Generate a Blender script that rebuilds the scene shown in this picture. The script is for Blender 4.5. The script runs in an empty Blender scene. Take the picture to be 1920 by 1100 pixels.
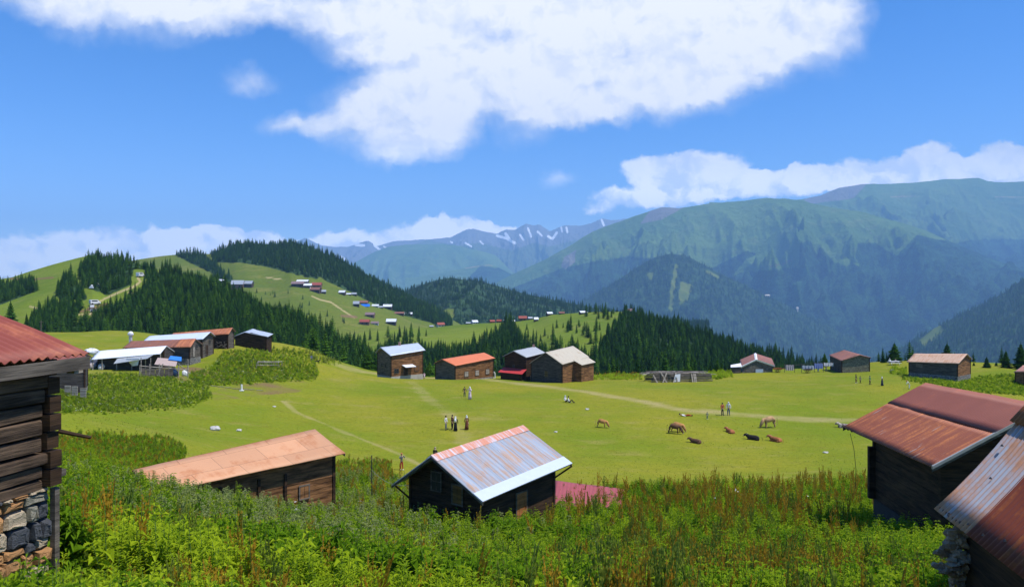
import bpy, math, random
import numpy as np
from mathutils import Vector, Matrix
random.seed(7); RNG = np.random.default_rng(11)
SC = bpy.context.scene; COL = SC.collection
F = 1387.0; CX = 960.0; HY = 530.0; H = 17.0      # focal length (in px of the 1920 wide photo), horizon row, eye height

# ---------------------------------------------------------------- camera
cd = bpy.data.cameras.new('camera'); cam = bpy.data.objects.new('camera', cd); COL.objects.link(cam)
cam.location = (0, 0, H); cam.rotation_euler = (math.radians(90), 0, 0)
cd.sensor_width = 36; cd.lens = 36 * F / 1920; cd.shift_y = (HY - 550) / 1920
cd.clip_start = 0.1; cd.clip_end = 60000
SC.camera = cam
SC.render.resolution_x = 1024; SC.render.resolution_y = 586
SC.view_settings.view_transform = 'Standard'; SC.view_settings.look = 'None'
SC.view_settings.exposure = 0.42; SC.view_settings.gamma = 1.0
SC.cycles.max_bounces = 6; SC.cycles.transparent_max_bounces = 8; SC.cycles.volume_bounces = 1

# ---------------------------------------------------------------- sun
SUN_EL = 64.0
sdir = Vector((math.cos(math.radians(SUN_EL)) * 0.94, -math.cos(math.radians(SUN_EL)) * 0.34, math.sin(math.radians(SUN_EL)))).normalized()
sl = bpy.data.lights.new('sun', 'SUN'); sl.energy = 4.0; sl.angle = math.radians(0.53); sl.color = (1.0, 0.96, 0.88)
sun = bpy.data.objects.new('sun', sl); COL.objects.link(sun); sun.rotation_euler = sdir.to_track_quat('Z', 'Y').to_euler()
sun.location = (0, 0, 80)

# ---------------------------------------------------------------- node helpers
def nd(t, typ, ins=None, **kw):
    n = t.nodes.new(typ)
    for k, v in kw.items(): setattr(n, k, v)
    if ins:
        for k, v in ins.items():
            s = n.inputs[k]
            if isinstance(v, bpy.types.NodeSocket): t.links.new(v, s)
            else: s.default_value = v
    return n
def mth(t, op, a, b=0.0, c=None, clamp=False):
    ins = {0: a, 1: b}
    if c is not None: ins[2] = c
    return nd(t, 'ShaderNodeMath', ins, operation=op, use_clamp=clamp).outputs[0]
def mixc(t, f, a, b, mode='MIX'):
    n = nd(t, 'ShaderNodeMix', None, data_type='RGBA', blend_type=mode)
    for k, v in ((0, f), (6, a), (7, b)):
        if isinstance(v, bpy.types.NodeSocket): t.links.new(v, n.inputs[k])
        else: n.inputs[k].default_value = (*v, 1) if isinstance(v, tuple) and len(v) == 3 else v
    return n.outputs[2]
def ramp(t, f, stops):
    n = nd(t, 'ShaderNodeValToRGB', {0: f}); cr = n.color_ramp
    while len(cr.elements) < len(stops): cr.elements.new(0.5)
    for e, (p, c) in zip(cr.elements, stops):
        e.position = p; e.color = (*c, 1) if not isinstance(c, (int, float)) else (c, c, c, 1)
    return n.outputs[0]
def noise(t, vec, scale, detail=4, rough=0.55, dist=0.0):
    n = nd(t, 'ShaderNodeTexNoise', {'Scale': scale, 'Detail': detail, 'Roughness': rough, 'Distortion': dist})
    if vec is not None: t.links.new(vec, n.inputs['Vector'])
    return n.outputs[0]
def smooth(t, v, a, b):
    return nd(t, 'ShaderNodeMapRange', {'Value': v, 'From Min': a, 'From Max': b}, interpolation_type='SMOOTHSTEP').outputs[0]
def vscale(t, vec, s):
    return nd(t, 'ShaderNodeVectorMath', {0: vec, 1: s}, operation='MULTIPLY').outputs[0]

# ---------------------------------------------------------------- world: sky and clouds
W = bpy.data.worlds.new('World'); SC.world = W; W.use_nodes = True
wt = W.node_tree; wt.nodes.clear()
sky = nd(wt, 'ShaderNodeTexSky', sky_type='NISHITA', sun_disc=False, sun_elevation=math.radians(SUN_EL), sun_rotation=math.radians(110),
         altitude=2000.0, air_density=1.0, dust_density=0.6, ozone_density=2.0)
skyc = nd(wt, 'ShaderNodeHueSaturation', {'Saturation': 1.38, 'Value': 1.0, 'Color': sky.outputs[0]}).outputs[0]
skyc = mixc(wt, 1.0, skyc, (0.93, 0.90, 1.06), 'MULTIPLY')
tc = nd(wt, 'ShaderNodeTexCoord').outputs['Generated']
sx = nd(wt, 'ShaderNodeSeparateXYZ', {0: tc})
yy = mth(wt, 'MAXIMUM', sx.outputs[1], 0.02)
ca = mth(wt, 'DIVIDE', sx.outputs[0], yy); cb = mth(wt, 'DIVIDE', sx.outputs[2], yy)
cv = nd(wt, 'ShaderNodeCombineXYZ', {0: ca, 1: cb}).outputs[0]
def distort(scale, amp, vec):
    nn = nd(wt, 'ShaderNodeTexNoise', {'Scale': scale, 'Detail': 5.0, 'Roughness': 0.6, 'Vector': vec})
    o = nd(wt, 'ShaderNodeVectorMath', {0: nn.outputs[1], 1: (0.5, 0.5, 0.5)}, operation='SUBTRACT').outputs[0]
    o = vscale(wt, o, (amp, amp, 0))
    return nd(wt, 'ShaderNodeVectorMath', {0: vec, 1: o}, operation='ADD').outputs[0]
cvd = distort(34.0, 0.020, distort(9.0, 0.07, cv))
def cloud_field(blobs):
    acc = None
    for (px, py, rx, ry, wgt) in blobs:
        m = nd(wt, 'ShaderNodeMapping', {'Vector': cvd, 'Location': ((px - CX) / F, (HY - py) / F, 0), 'Scale': (rx / F, ry / F, 1)}, vector_type='TEXTURE')
        g = nd(wt, 'ShaderNodeTexGradient', {'Vector': m.outputs[0]}, gradient_type='SPHERICAL').outputs[1]
        g = mth(wt, 'MULTIPLY', g, wgt)
        acc = g if acc is None else mth(wt, 'ADD', acc, g)
    return acc
# every entry: direction of a cloud lobe, its angular half axes, its density
BIG = [(1150, 55, 520, 190, 2.3), (860, 60, 330, 130, 1.5), (1400, 25, 260, 140, 1.6), (960, 150, 260, 100, 1.4), (1060, 165, 300, 80, 1.2),
       (1300, 120, 200, 90, 1.2), (1500, 5, 120, 60, .8), (300, 8, 330, 95, 1.05), (150, -10, 330, 60, 1.0), (520, 0, 280, 80, 1.1), (680, 60, 130, 80, .8),
       (745, 240, 170, 85, 1.5), (570, 232, 110, 38, 1.0), (820, 255, 95, 60, 1.1), (740, 300, 80, 40, .7), (680, 190, 110, 60, .9), (800, 175, 160, 70, 1.0),
       (465, 147, 75, 36, .55), (1047, 337, 50, 26, .8), (1035, 225, 160, 40, .42), (975, 258, 80, 36, .42)]
HOR = [(1240, 322, 105, 50, 1.8), (1345, 315, 75, 42, 1.0), (1400, 352, 220, 34, 1.3), (1520, 340, 190, 28, 1.1), (1230, 375, 190, 24, .9), (1690, 322, 180, 36, 1.4),
       (1740, 288, 75, 40, 1.5), (1890, 286, 70, 36, 1.6), (1880, 322, 190, 34, 1.4), (1800, 310, 90, 30, 1.0), (1620, 338, 150, 24, 1.0), (1120, 398, 80, 16, .5),
       (290, 455, 330, 42, 1.5), (350, 440, 110, 22, .9), (470, 440, 70, 26, 1.2), (120, 470, 200, 30, .9), (40, 500, 130, 30, 1.4), (180, 492, 220, 22, .8), (-100, 480, 260, 50, 1.2),
       (640, 455, 130, 28, 1.2), (790, 436, 95, 30, 1.5), (875, 432, 80, 28, 1.3), (930, 430, 60, 22, .9), (1000, 428, 60, 12, .5)]
fb = cloud_field(BIG); fh = cloud_field(HOR)
n1 = noise(wt, cv, 7.0, 8, 0.55); n2 = noise(wt, cv, 26.0, 5, 0.6)
def cover(f, a1, a2, lo, hi):
    s = mth(wt, 'ADD', f, mth(wt, 'MULTIPLY', mth(wt, 'SUBTRACT', n1, 0.5), a1))
    s = mth(wt, 'ADD', s, mth(wt, 'MULTIPLY', mth(wt, 'SUBTRACT', n2, 0.5), a2))
    return smooth(wt, s, lo, hi), s
mb, sb = cover(fb, 1.0, 0.40, 0.06, 1.20)
mh, sh = cover(fh, 1.0, 0.75, 0.22, 0.62)
# no cloud where no lobe lies
mb = mth(wt, 'MULTIPLY', mb, smooth(wt, fb, 0.0, 0.18)); mh = mth(wt, 'MULTIPLY', mh, smooth(wt, fh, 0.0, 0.15))
msk = mth(wt, 'MAXIMUM', mb, mh)
n3 = noise(wt, vscale(wt, cvd, (1, 2.2, 1)), 11.0, 4, 0.5)
shade = smooth(wt, mth(wt, 'ADD', mth(wt, 'MULTIPLY', mth(wt, 'MINIMUM', sb, 1.4), 0.35), mth(wt, 'MULTIPLY', n3, 1.3)), 0.66, 1.16)
shadeh = smooth(wt, mth(wt, 'ADD', n3, mth(wt, 'MULTIPLY', sh, 0.14)), 0.40, 0.66)
lit = nd(wt, 'ShaderNodeVectorMath', {0: cvd, 1: (0.010, 0.016, 0)}, operation='ADD').outputs[0]
rel = mth(wt, 'SUBTRACT', noise(wt, cvd, 13.0, 6, 0.6), noise(wt, lit, 13.0, 6, 0.6))
shade = mth(wt, 'ADD', shade, mth(wt, 'MULTIPLY', rel, 3.2), clamp=True); shadeh = mth(wt, 'ADD', shadeh, mth(wt, 'MULTIPLY', rel, 6.5), clamp=True)
shade = mth(wt, 'ADD', mth(wt, 'MULTIPLY', shade, smooth(wt, cb, 0.12, 0.2)), mth(wt, 'MULTIPLY', shadeh, mth(wt, 'SUBTRACT', 1.0, smooth(wt, cb, 0.12, 0.2))))
ccol = mixc(wt, shade, (0.60, 0.69, 0.90), (1.0, 1.0, 1.0))
bg1 = nd(wt, 'ShaderNodeBackground', {'Color': skyc, 'Strength': 0.142})
cst = mth(wt, 'SUBTRACT', 1.48, mth(wt, 'MULTIPLY', smooth(wt, cb, 0.06, 0.22), 0.60))
bg2 = nd(wt, 'ShaderNodeBackground', {'Color': ccol, 'Strength': cst})
fwd = mth(wt, 'GREATER_THAN', sx.outputs[1], 0.03)
mixw = nd(wt, 'ShaderNodeMixShader', {0: mth(wt, 'MULTIPLY', mth(wt, 'MULTIPLY', msk, fwd), 0.97), 1: bg1.outputs[0], 2: bg2.outputs[0]})
wo = nd(wt, 'ShaderNodeOutputWorld'); wt.links.new(mixw.outputs[0], wo.inputs[0])

# ---------------------------------------------------------------- maths helpers
def P(px, py, d): return Vector(((px - CX) / F * d, d, H - (py - HY) / F * d))
def _h(ix, iy, s):
    n = (ix.astype(np.int64) * 374761393 + iy.astype(np.int64) * 668265263 + s * 974634777) & 0xffffffff
    n = ((n ^ (n >> 13)) * 1274126177) & 0xffffffff
    return ((n ^ (n >> 16)) & 0xffff) / 65535.0
def vnoise(x, y, s=0):
    x = np.asarray(x, float); y = np.asarray(y, float)
    ix = np.floor(x); iy = np.floor(y); fx = x - ix; fy = y - iy
    fx = fx * fx * fx * (fx * (fx * 6 - 15) + 10); fy = fy * fy * fy * (fy * (fy * 6 - 15) + 10)
    a = _h(ix, iy, s); b = _h(ix + 1, iy, s); c = _h(ix, iy + 1, s); d = _h(ix + 1, iy + 1, s)
    return (a + (b - a) * fx) * (1 - fy) + (c + (d - c) * fx) * fy
def fbm(x, y, o=5, s=0, ridged=False, g=0.5):
    t = 0; a = 1; w = 0
    for i in range(o):
        n = vnoise(x * 2 ** i + 17.3 * i, y * 2 ** i - 9.1 * i, s + i)
        if ridged: n = 1 - np.abs(2 * n - 1)
        t = t + a * n; w += a; a *= g
    return t / w
def inpoly(px, py, poly):
    px = np.asarray(px, float); py = np.asarray(py, float); r = np.zeros(np.broadcast(px, py).shape, bool)
    n = len(poly)
    for i in range(n):
        x1, y1 = poly[i]; x2, y2 = poly[(i + 1) % n]
        c = ((y1 > py) != (y2 > py)) & (px < (x2 - x1) * (py - y1) / ((y2 - y1) if y2 != y1 else 1e-9) + x1)
        r ^= c
    return r
def segdist(x, y, pts):
    d = np.full(np.shape(x), 1e9)
    for (ax, ay), (bx, by) in zip(pts[:-1], pts[1:]):
        L = (bx - ax) ** 2 + (by - ay) ** 2 + 1e-9
        t = np.clip(((x - ax) * (bx - ax) + (y - ay) * (by - ay)) / L, 0, 1)
        d = np.minimum(d, np.hypot(x - ax - t * (bx - ax), y - ay - t * (by - ay)))
    return d

# ---------------------------------------------------------------- near ground: a smooth surface through measured points
CP = [(753, 881, 67), (855, 806, 84), (876, 748, 105), (775, 710, 146), (1355, 779, 95), (1440, 802, 90), (1127, 802, 88), (1100, 712, 135), (600, 690, 145),
      (660, 697, 150), (1300, 715, 134), (1400, 698, 150), (1600, 692, 152), (1760, 710, 130), (1680, 684, 152), (1900, 745, 112), (1910, 700, 135),
      (1200, 900, 62), (1600, 900, 62), (640, 880, 66), (400, 800, 76), (250, 805, 70), (150, 800, 66), (550, 760, 95), (450, 742, 95), (400, 706, 105), (470, 662, 118),
      (560, 672, 125), (590, 700, 118), (230, 692, 105), (370, 684, 112), (400, 673, 120), (435, 652, 130), (480, 655, 140), (200, 706, 95), (200, 770, 78), (350, 704, 100),
      (120, 740, 85), (100, 718, 80), (200, 830, 50), (300, 836, 52), (200, 622, 190), (90, 628, 190), (280, 652, 175), (250, 646, 160), (60, 640, 150), (1000, 712, 137),
      (850, 709, 137), (1820, 705, 137), (-150, 640, 150), (-100, 800, 66), (2050, 760, 112), (2050, 705, 140), (960, 850, 74), (1900, 860, 70), (550, 650, 150)]
cps = [tuple(P(*c)) for c in CP]
cps += [(0, 0, 15.3), (0, 5, 13.9), (0, 10, 11.9), (0, 20, 8.5), (0, 30, 5.9), (0, 38, 4.2), (0, 50, 2.3), (-6, 9, 13.5), (-8, 5, 14.6), (-6, 0, 15.4), (8, 0, 15.0), (7, 9, 12.2),
        (5.5, 12, 11.2), (-12, 20, 9.9), (-17, 30, 8.6), (-10, 38, 4.6), (-12, 42, 3.9), (-20, 38, 7.0), (12, 20, 9.1), (14, 26, 7.6), (18, 34, 6.0), (15, 45, 3.3), (28, 50, 2.8),
        (30, 30, 8.0), (-30, 30, 10.5), (-40, 60, 8.0), (25, 10, 12.5), (-25, 10, 14.0), (0, -20, 18), (25, -20, 18), (-25, -20, 18), (-28, 48, 6.5), (0, 57, 1.2), (-8, 52, 2.0), (8, 60, 1.1)]
cps = np.array(cps)
def _U(r2): return 0.5 * r2 * np.log(r2 + 1e-9)
_n = len(cps); _s = 60.0
_X = cps[:, :2] / _s
_r2 = ((_X[:, None] - _X[None]) ** 2).sum(-1)
_A = np.zeros((_n + 3, _n + 3)); _A[:_n, :_n] = _U(_r2) + np.eye(_n) * 0.004; _A[:_n, _n] = 1; _A[:_n, _n + 1:] = _X; _A[_n, :_n] = 1; _A[_n + 1:, :_n] = _X.T
_w = np.linalg.solve(_A, np.concatenate([cps[:, 2], np.zeros(3)]))
RIM = [(-600, 200), (0, 205), (300, 196), (420, 165), (560, 158), (620, 152), (1100, 150), (1350, 152), (1700, 160), (1920, 160), (2600, 170)]
def ground(x, y, fine=True):
    x = np.asarray(x, float); y = np.asarray(y, float); sh = np.broadcast(x, y).shape
    X = np.broadcast_to(x, sh).ravel(); Y = np.broadcast_to(y, sh).ravel(); z = np.zeros(X.size)
    Yc = np.clip(Y, -20, 190); Xc = np.clip(X, -140, 140)
    for i in range(0, X.size, 60000):
        q = np.stack([Xc[i:i + 60000], Yc[i:i + 60000]], 1) / _s
        r2 = ((q[:, None] - _X[None]) ** 2).sum(-1)
        z[i:i + 60000] = _U(r2) @ _w[:_n] + _w[_n] + q @ _w[_n + 1:]
    px = CX + F * X / np.maximum(Y, 1)
    rim = np.interp(px, [r[0] for r in RIM], [r[1] for r in RIM])
    over = np.maximum(Y - rim, 0)
    z = z - 0.62 * np.where(over < 20, over * over / 40, over - 10)
    z = np.maximum(z, -560 + 0 * z)
    if fine:
        k = np.clip(Y / 60, 0.25, 1)
        z = z + k * (0.30 * (fbm(X / 7, Y / 7, 3, 5) - 0.5) + 0.5 * (fbm(X / 28, Y / 28, 2, 9) - 0.5))
    return z.reshape(sh)
def gz(x, y): return float(ground(x, y))
def hit(px, py, d0=8, d1=205):
    ds = np.arange(d0, d1, 0.25)
    zz = ground((px - CX) / F * ds, ds); ray = H - (py - HY) / F * ds
    b = np.where(ray <= zz)[0]
    d = ds[b[0]] if len(b) else d1
    return Vector(((px - CX) / F * d, d, gz((px - CX) / F * d, d)))

# ---------------------------------------------------------------- object helpers
def tag(o, label=None, cat=None, group=None, kind=None):
    for k, v in (('label', label), ('category', cat), ('group', group), ('kind', kind)):
        if v: o[k] = v
    return o
def empty(name, loc, label, cat, group=None):
    o = bpy.data.objects.new(name, None); COL.objects.link(o); o.location = loc; o.empty_display_size = 0.3
    return tag(o, label, cat, group)
def link(name, me, parent=None, loc=None):
    o = bpy.data.objects.new(name, me); COL.objects.link(o)
    if parent is not None: o.parent = parent
    if loc is not None: o.location = loc
    return o
class MB:
    def __init__(s): s.v = []; s.f = []; s.m = []; s.uv = {}
    def quad(s, a, b, c, d, m=0, uv=None):
        i = len(s.v); s.v += [tuple(a), tuple(b), tuple(c), tuple(d)]; s.f.append((i, i + 1, i + 2, i + 3)); s.m.append(m)
        if uv: s.uv[len(s.f) - 1] = uv
    def poly(s, pts, m=0):
        i = len(s.v); s.v += [tuple(p) for p in pts]; s.f.append(tuple(range(i, i + len(pts)))); s.m.append(m)
    def prism(s, pts, off, m=0):
        off = Vector(off); n = len(pts); A = [Vector(p) for p in pts]; B = [p + off for p in A]; i = len(s.v)
        s.v += [tuple(p) for p in A + B]
        s.f.append(tuple(range(i + n - 1, i - 1, -1))); s.f.append(tuple(range(i + n, i + 2 * n))); s.m += [m, m]
        for k in range(n):
            j = (k + 1) % n; s.f.append((i + k, i + j, i + n + j, i + n + k)); s.m.append(m)
    def box(s, c, size, ax=None, m=0):
        c = Vector(c); X, Y, Z = ax if ax else (Vector((1, 0, 0)), Vector((0, 1, 0)), Vector((0, 0, 1)))
        hx, hy, hz = X * size[0] / 2, Y * size[1] / 2, Z * size[2] / 2
        s.prism([c - hx - hy - hz, c + hx - hy - hz, c + hx + hy - hz, c - hx + hy - hz], hz * 2, m)
    def tube(s, pts, rad, n=8, m=0, cap=True):
        pts = [Vector(p) for p in pts]; rad = rad if isinstance(rad, (list, tuple)) else [rad] * len(pts); i0 = len(s.v)
        for k, p in enumerate(pts):
            t = (pts[min(k + 1, len(pts) - 1)] - pts[max(k - 1, 0)]).normalized()
            u = t.cross(Vector((0, 0, 1)) if abs(t.z) < 0.9 else Vector((1, 0, 0))).normalized(); w = t.cross(u)
            for j in range(n):
                a = 2 * math.pi * j / n; s.v.append(tuple(p + (u * math.cos(a) + w * math.sin(a)) * rad[k]))
        for k in range(len(pts) - 1):
            for j in range(n):
                a = i0 + k * n + j; b = i0 + k * n + (j + 1) % n; s.f.append((a, b, b + n, a + n)); s.m.append(m)
        if cap:
            s.f.append(tuple(i0 + j for j in range(n - 1, -1, -1))); s.f.append(tuple(i0 + (len(pts) - 1) * n + j for j in range(n))); s.m += [m, m]
    def blob(s, c, r, seed=0, amp=0.25, m=0, nu=12, nv=8):
        c = Vector(c); i0 = len(s.v); rr = random.Random(seed); ph = [rr.uniform(0, 6) for _ in range(6)]
        for a in range(nv + 1):
            th = math.pi * a / nv
            for b in range(nu):
                f = 2 * math.pi * b / nu
                k = 1 + amp * (math.sin(2 * f + ph[0]) * math.sin(th * 2 + ph[1]) + .6 * math.sin(3 * f + ph[2]) * math.sin(3 * th + ph[3]) + .4 * rr.uniform(-.6, .6) * math.sin(th))
                s.v.append((c.x + r[0] * k * math.sin(th) * math.cos(f), c.y + r[1] * k * math.sin(th) * math.sin(f), c.z + r[2] * k * math.cos(th)))
        for a in range(nv):
            for b in range(nu):
                p = i0 + a * nu + b; q = i0 + a * nu + (b + 1) % nu; s.f.append((p, p + nu, q + nu, q)); s.m.append(m)
    def build(s, name, mats, parent=None, loc=None, base=None, shade=False, link_it=True):
        me = bpy.data.meshes.new(name); vs = s.v
        if base is not None: vs = [(x - base[0], y - base[1], z - base[2]) for x, y, z in vs]
        me.from_pydata(vs, [], s.f); mats = mats if isinstance(mats, (list, tuple)) else [mats]
        for m in mats: me.materials.append(m)
        if len(mats) > 1: me.polygons.foreach_set('material_index', s.m)
        if s.uv:
            L = me.uv_layers.new(name='UVMap').data
            for fi, uv in s.uv.items():
                for li, c in zip(me.polygons[fi].loop_indices, uv): L[li].uv = c
        if shade: me.polygons.foreach_set('use_smooth', [True] * len(me.polygons))
        me.update()
        if not link_it: return me
        return link(name, me, parent, loc)
def grid_mesh(name, V, attrs=None, mat=None, uv=None, smooth_=True):
    n, m = V.shape[:2]; me = bpy.data.meshes.new(name)
    me.vertices.add(n * m); me.vertices.foreach_set('co', V.reshape(-1).astype(np.float32))
    idx = np.arange(n * m).reshape(n, m)
    q = np.stack([idx[:-1, :-1], idx[:-1, 1:], idx[1:, 1:], idx[1:, :-1]], -1).reshape(-1, 4)
    me.loops.add(q.size); me.polygons.add(len(q)); me.loops.foreach_set('vertex_index', q.ravel().astype(np.int32))
    me.polygons.foreach_set('loop_start', np.arange(0, q.size, 4, dtype=np.int32))
    if smooth_: me.polygons.foreach_set('use_smooth', np.ones(len(q), bool))
    for k, a in (attrs or {}).items():
        at = me.attributes.new(k, 'FLOAT', 'POINT'); at.data.foreach_set('value', a.ravel().astype(np.float32))
    if uv is not None:
        L = me.uv_layers.new(name='UVMap'); L.data.foreach_set('uv', uv.reshape(-1, 2)[q.ravel()].ravel().astype(np.float32))
    me.update(calc_edges=True)
    if mat: me.materials.append(mat)
    return me

# ---------------------------------------------------------------- materials
MATS = {}
def newmat(name):
    m = bpy.data.materials.new(name); m.use_nodes = True; t = m.node_tree; t.nodes.clear()
    o = nd(t, 'ShaderNodeOutputMaterial'); b = nd(t, 'ShaderNodeBsdfPrincipled', {'Roughness': 0.85, 'Specular IOR Level': 0.2}); t.links.new(b.outputs[0], o.inputs[0])
    return m, t, b
def setin(t, b, k, v):
    if isinstance(v, bpy.types.NodeSocket): t.links.new(v, b.inputs[k])
    else: b.inputs[k].default_value = v
def bump(t, b, h, strength=0.5, dist=0.02):
    n = nd(t, 'ShaderNodeBump', {'Height': h, 'Strength': strength, 'Distance': dist}); t.links.new(n.outputs[0], b.inputs['Normal'])
def plain(name, col, rough=0.8, metal=0.0, var=0.25, scale=3.0, rug=0.0):
    if name in MATS: return MATS[name]
    m, t, b = newmat(name); oc = nd(t, 'ShaderNodeTexCoord').outputs['Object']
    n = noise(t, oc, scale, 4)
    c = mixc(t, n, tuple(x * (1 - var) for x in col), tuple(min(1, x * (1 + var)) for x in col))
    setin(t, b, 'Base Color', c); b.inputs['Roughness'].default_value = rough; b.inputs['Metallic'].default_value = metal
    if rug: bump(t, b, mth(t, 'ADD', noise(t, oc, scale * 1.5, 6, .65), mth(t, 'MULTIPLY', noise(t, oc, scale * 6, 4, .7), .4)), 1.0, rug)
    MATS[name] = m; return m
def wood(name, c1, c2, row=0.24, bs=0.6):
    if name in MATS: return MATS[name]
    m, t, b = newmat(name); oc = nd(t, 'ShaderNodeTexCoord').outputs['Object']
    g = noise(t, vscale(t, oc, (1.2, 1.2, 26)), 2.0, 6, 0.7)
    big = noise(t, vscale(t, oc, (0.5, 0.5, 3.5)), 1.6, 3, 0.6)
    f = mth(t, 'ADD', mth(t, 'MULTIPLY', g, 0.55), mth(t, 'MULTIPLY', big, 0.75))
    c = mixc(t, smooth(t, f, 0.45, 0.85), c1, c2)
    crack = smooth(t, noise(t, vscale(t, oc, (0.8, 0.8, 40)), 3.0, 3, 0.5), 0.60, 0.68)
    c = mixc(t, mth(t, 'MULTIPLY', crack, 0.7), c, tuple(x * 0.25 for x in c1))
    setin(t, b, 'Base Color', c); bump(t, b, f, bs, 0.02); MATS[name] = m; return m
def stone(name, c1, c2, sc=3.0):
    if name in MATS: return MATS[name]
    m, t, b = newmat(name); oc = nd(t, 'ShaderNodeTexCoord').outputs['Object']
    v = nd(t, 'ShaderNodeTexVoronoi', {'Vector': vscale(t, oc, (1, 1, 1.7)), 'Scale': sc, 'Randomness': 0.9}, feature='DISTANCE_TO_EDGE').outputs[0]
    vc = nd(t, 'ShaderNodeTexVoronoi', {'Vector': vscale(t, oc, (1, 1, 1.7)), 'Scale': sc, 'Randomness': 0.9}).outputs['Color']
    s = nd(t, 'ShaderNodeSeparateColor', {0: vc}).outputs[0]
    c = mixc(t, s, c1, c2); c = mixc(t, mth(t, 'MULTIPLY', noise(t, oc, 8, 5), 0.5), c, (0.12, 0.11, 0.09))
    edge = smooth(t, v, 0.0, 0.08)
    c = mixc(t, edge, (0.03, 0.028, 0.022), c)
    setin(t, b, 'Base Color', c); bump(t, b, mth(t, 'ADD', edge, mth(t, 'MULTIPLY', noise(t, oc, 12, 5), 0.5)), 0.7, 0.06); MATS[name] = m; return m
def roofmat(name, base, rust=(0.33, 0.10, 0.03), amt=0.3, metal=0.0, corr=0.0, valley=None, seamu=0.0, seamv=0.0, streak=0.5, rough=0.6, pale=None, edge=0.0):
    if name in MATS: return MATS[name]
    m, t, b = newmat(name); uv = nd(t, 'ShaderNodeUVMap', uv_map='UVMap').outputs[0]
    sep = nd(t, 'ShaderNodeSeparateXYZ', {0: uv})
    st = noise(t, vscale(t, uv, (5.0, 0.5, 1)), 1.0, 5, 0.6)      # streaks running down the slope
    bl = noise(t, uv, 0.9, 6, 0.62, 0.4); fn = noise(t, uv, 14, 4)
    r = mth(t, 'ADD', mth(t, 'MULTIPLY', st, streak), mth(t, 'MULTIPLY', bl, 1.0 - streak))
    r = mth(t, 'ADD', r, mth(t, 'MULTIPLY', mth(t, 'SUBTRACT', fn, 0.5), 0.12))
    rm = smooth(t, r, 0.66 - amt * 0.55, 0.80 - amt * 0.50)
    c = mixc(t, bl, tuple(x * 0.86 for x in base), tuple(min(1, x * 1.12) for x in base))
    c = mixc(t, mth(t, 'MULTIPLY', rm, 0.85), c, mixc(t, fn, tuple(x * 0.7 for x in rust), tuple(min(1, x * 1.5) for x in rust)))
    if pale:
        pm = smooth(t, noise(t, vscale(t, uv, (6.0, 0.7, 1)), 1.3, 4, 0.6), 0.62, 0.7); c = mixc(t, mth(t, 'MULTIPLY', pm, 0.5), c, pale)
    hgt = mth(t, 'MULTIPLY', fn, 0.1)
    if valley:
        vl = mth(t, 'SINE', mth(t, 'MULTIPLY', mth(t, 'SUBTRACT', sep.outputs[0], valley[1]), 2 * math.pi / valley[0])); vm = smooth(t, mth(t, 'ADD', vl, mth(t, 'MULTIPLY', mth(t, 'SUBTRACT', st, .5), .9)), -0.35, -0.95)
        c = mixc(t, mth(t, 'MULTIPLY', vm, 0.85), c, rust)
    if seamu or seamv:
        br = nd(t, 'ShaderNodeTexBrick', {'Vector': uv, 'Scale': 1.0, 'Mortar Size': 0.012, 'Mortar Smooth': 0.3, 'Brick Width': seamu, 'Row Height': seamv, 'Color1': (1, 1, 1, 1), 'Color2': (0.8, 0.8, 0.8, 1), 'Mortar': (0.2, 0.2, 0.2, 1)}, offset=0.35)
        c = mixc(t, 0.8, c, br.outputs[0], 'MULTIPLY')
    if corr:
        wv = mth(t, 'SINE', mth(t, 'MULTIPLY', sep.outputs[0], 2 * math.pi / corr)); hgt = mth(t, 'ADD', hgt, mth(t, 'MULTIPLY', wv, 0.5))
    setin(t, b, 'Base Color', c); bump(t, b, hgt, 0.5, 0.03); b.inputs['Roughness'].default_value = rough
    mt = mth(t, 'MULTIPLY', mth(t, 'SUBTRACT', 1.0, rm), metal); setin(t, b, 'Metallic', mt); b.inputs['Specular IOR Level'].default_value = 0.35
    MATS[name] = m; return m

wood_dark = wood('wood_dark', (0.016, 0.010, 0.006), (0.085, 0.046, 0.023))  # dark wood, lowered further: shade of the gables is put into the colour
wood_brown = wood('wood_brown', (0.06, 0.028, 0.011), (0.36, 0.175, 0.07))
wood_grey = wood('wood_grey', (0.05, 0.042, 0.034), (0.20, 0.165, 0.13))
wood_pale = wood('wood_pale', (0.16, 0.13, 0.10), (0.48, 0.42, 0.35))
wood_shade = wood('wood_weathered_shaded', (0.035, 0.030, 0.026), (0.12, 0.10, 0.085))  # weathered wood with the shade of sun-averted walls painted into its colour
wood_orange = wood('wood_orange', (0.20, 0.075, 0.02), (0.50, 0.20, 0.06))
stone_grey = stone('stone_grey', (0.17, 0.16, 0.15), (0.36, 0.34, 0.31))
plaster = plain('plaster_pale', (0.42, 0.39, 0.35), 0.9, var=0.25, scale=1.5)
glass = plain('window_dark', (0.02, 0.025, 0.03), 0.15, var=0.1)

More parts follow.
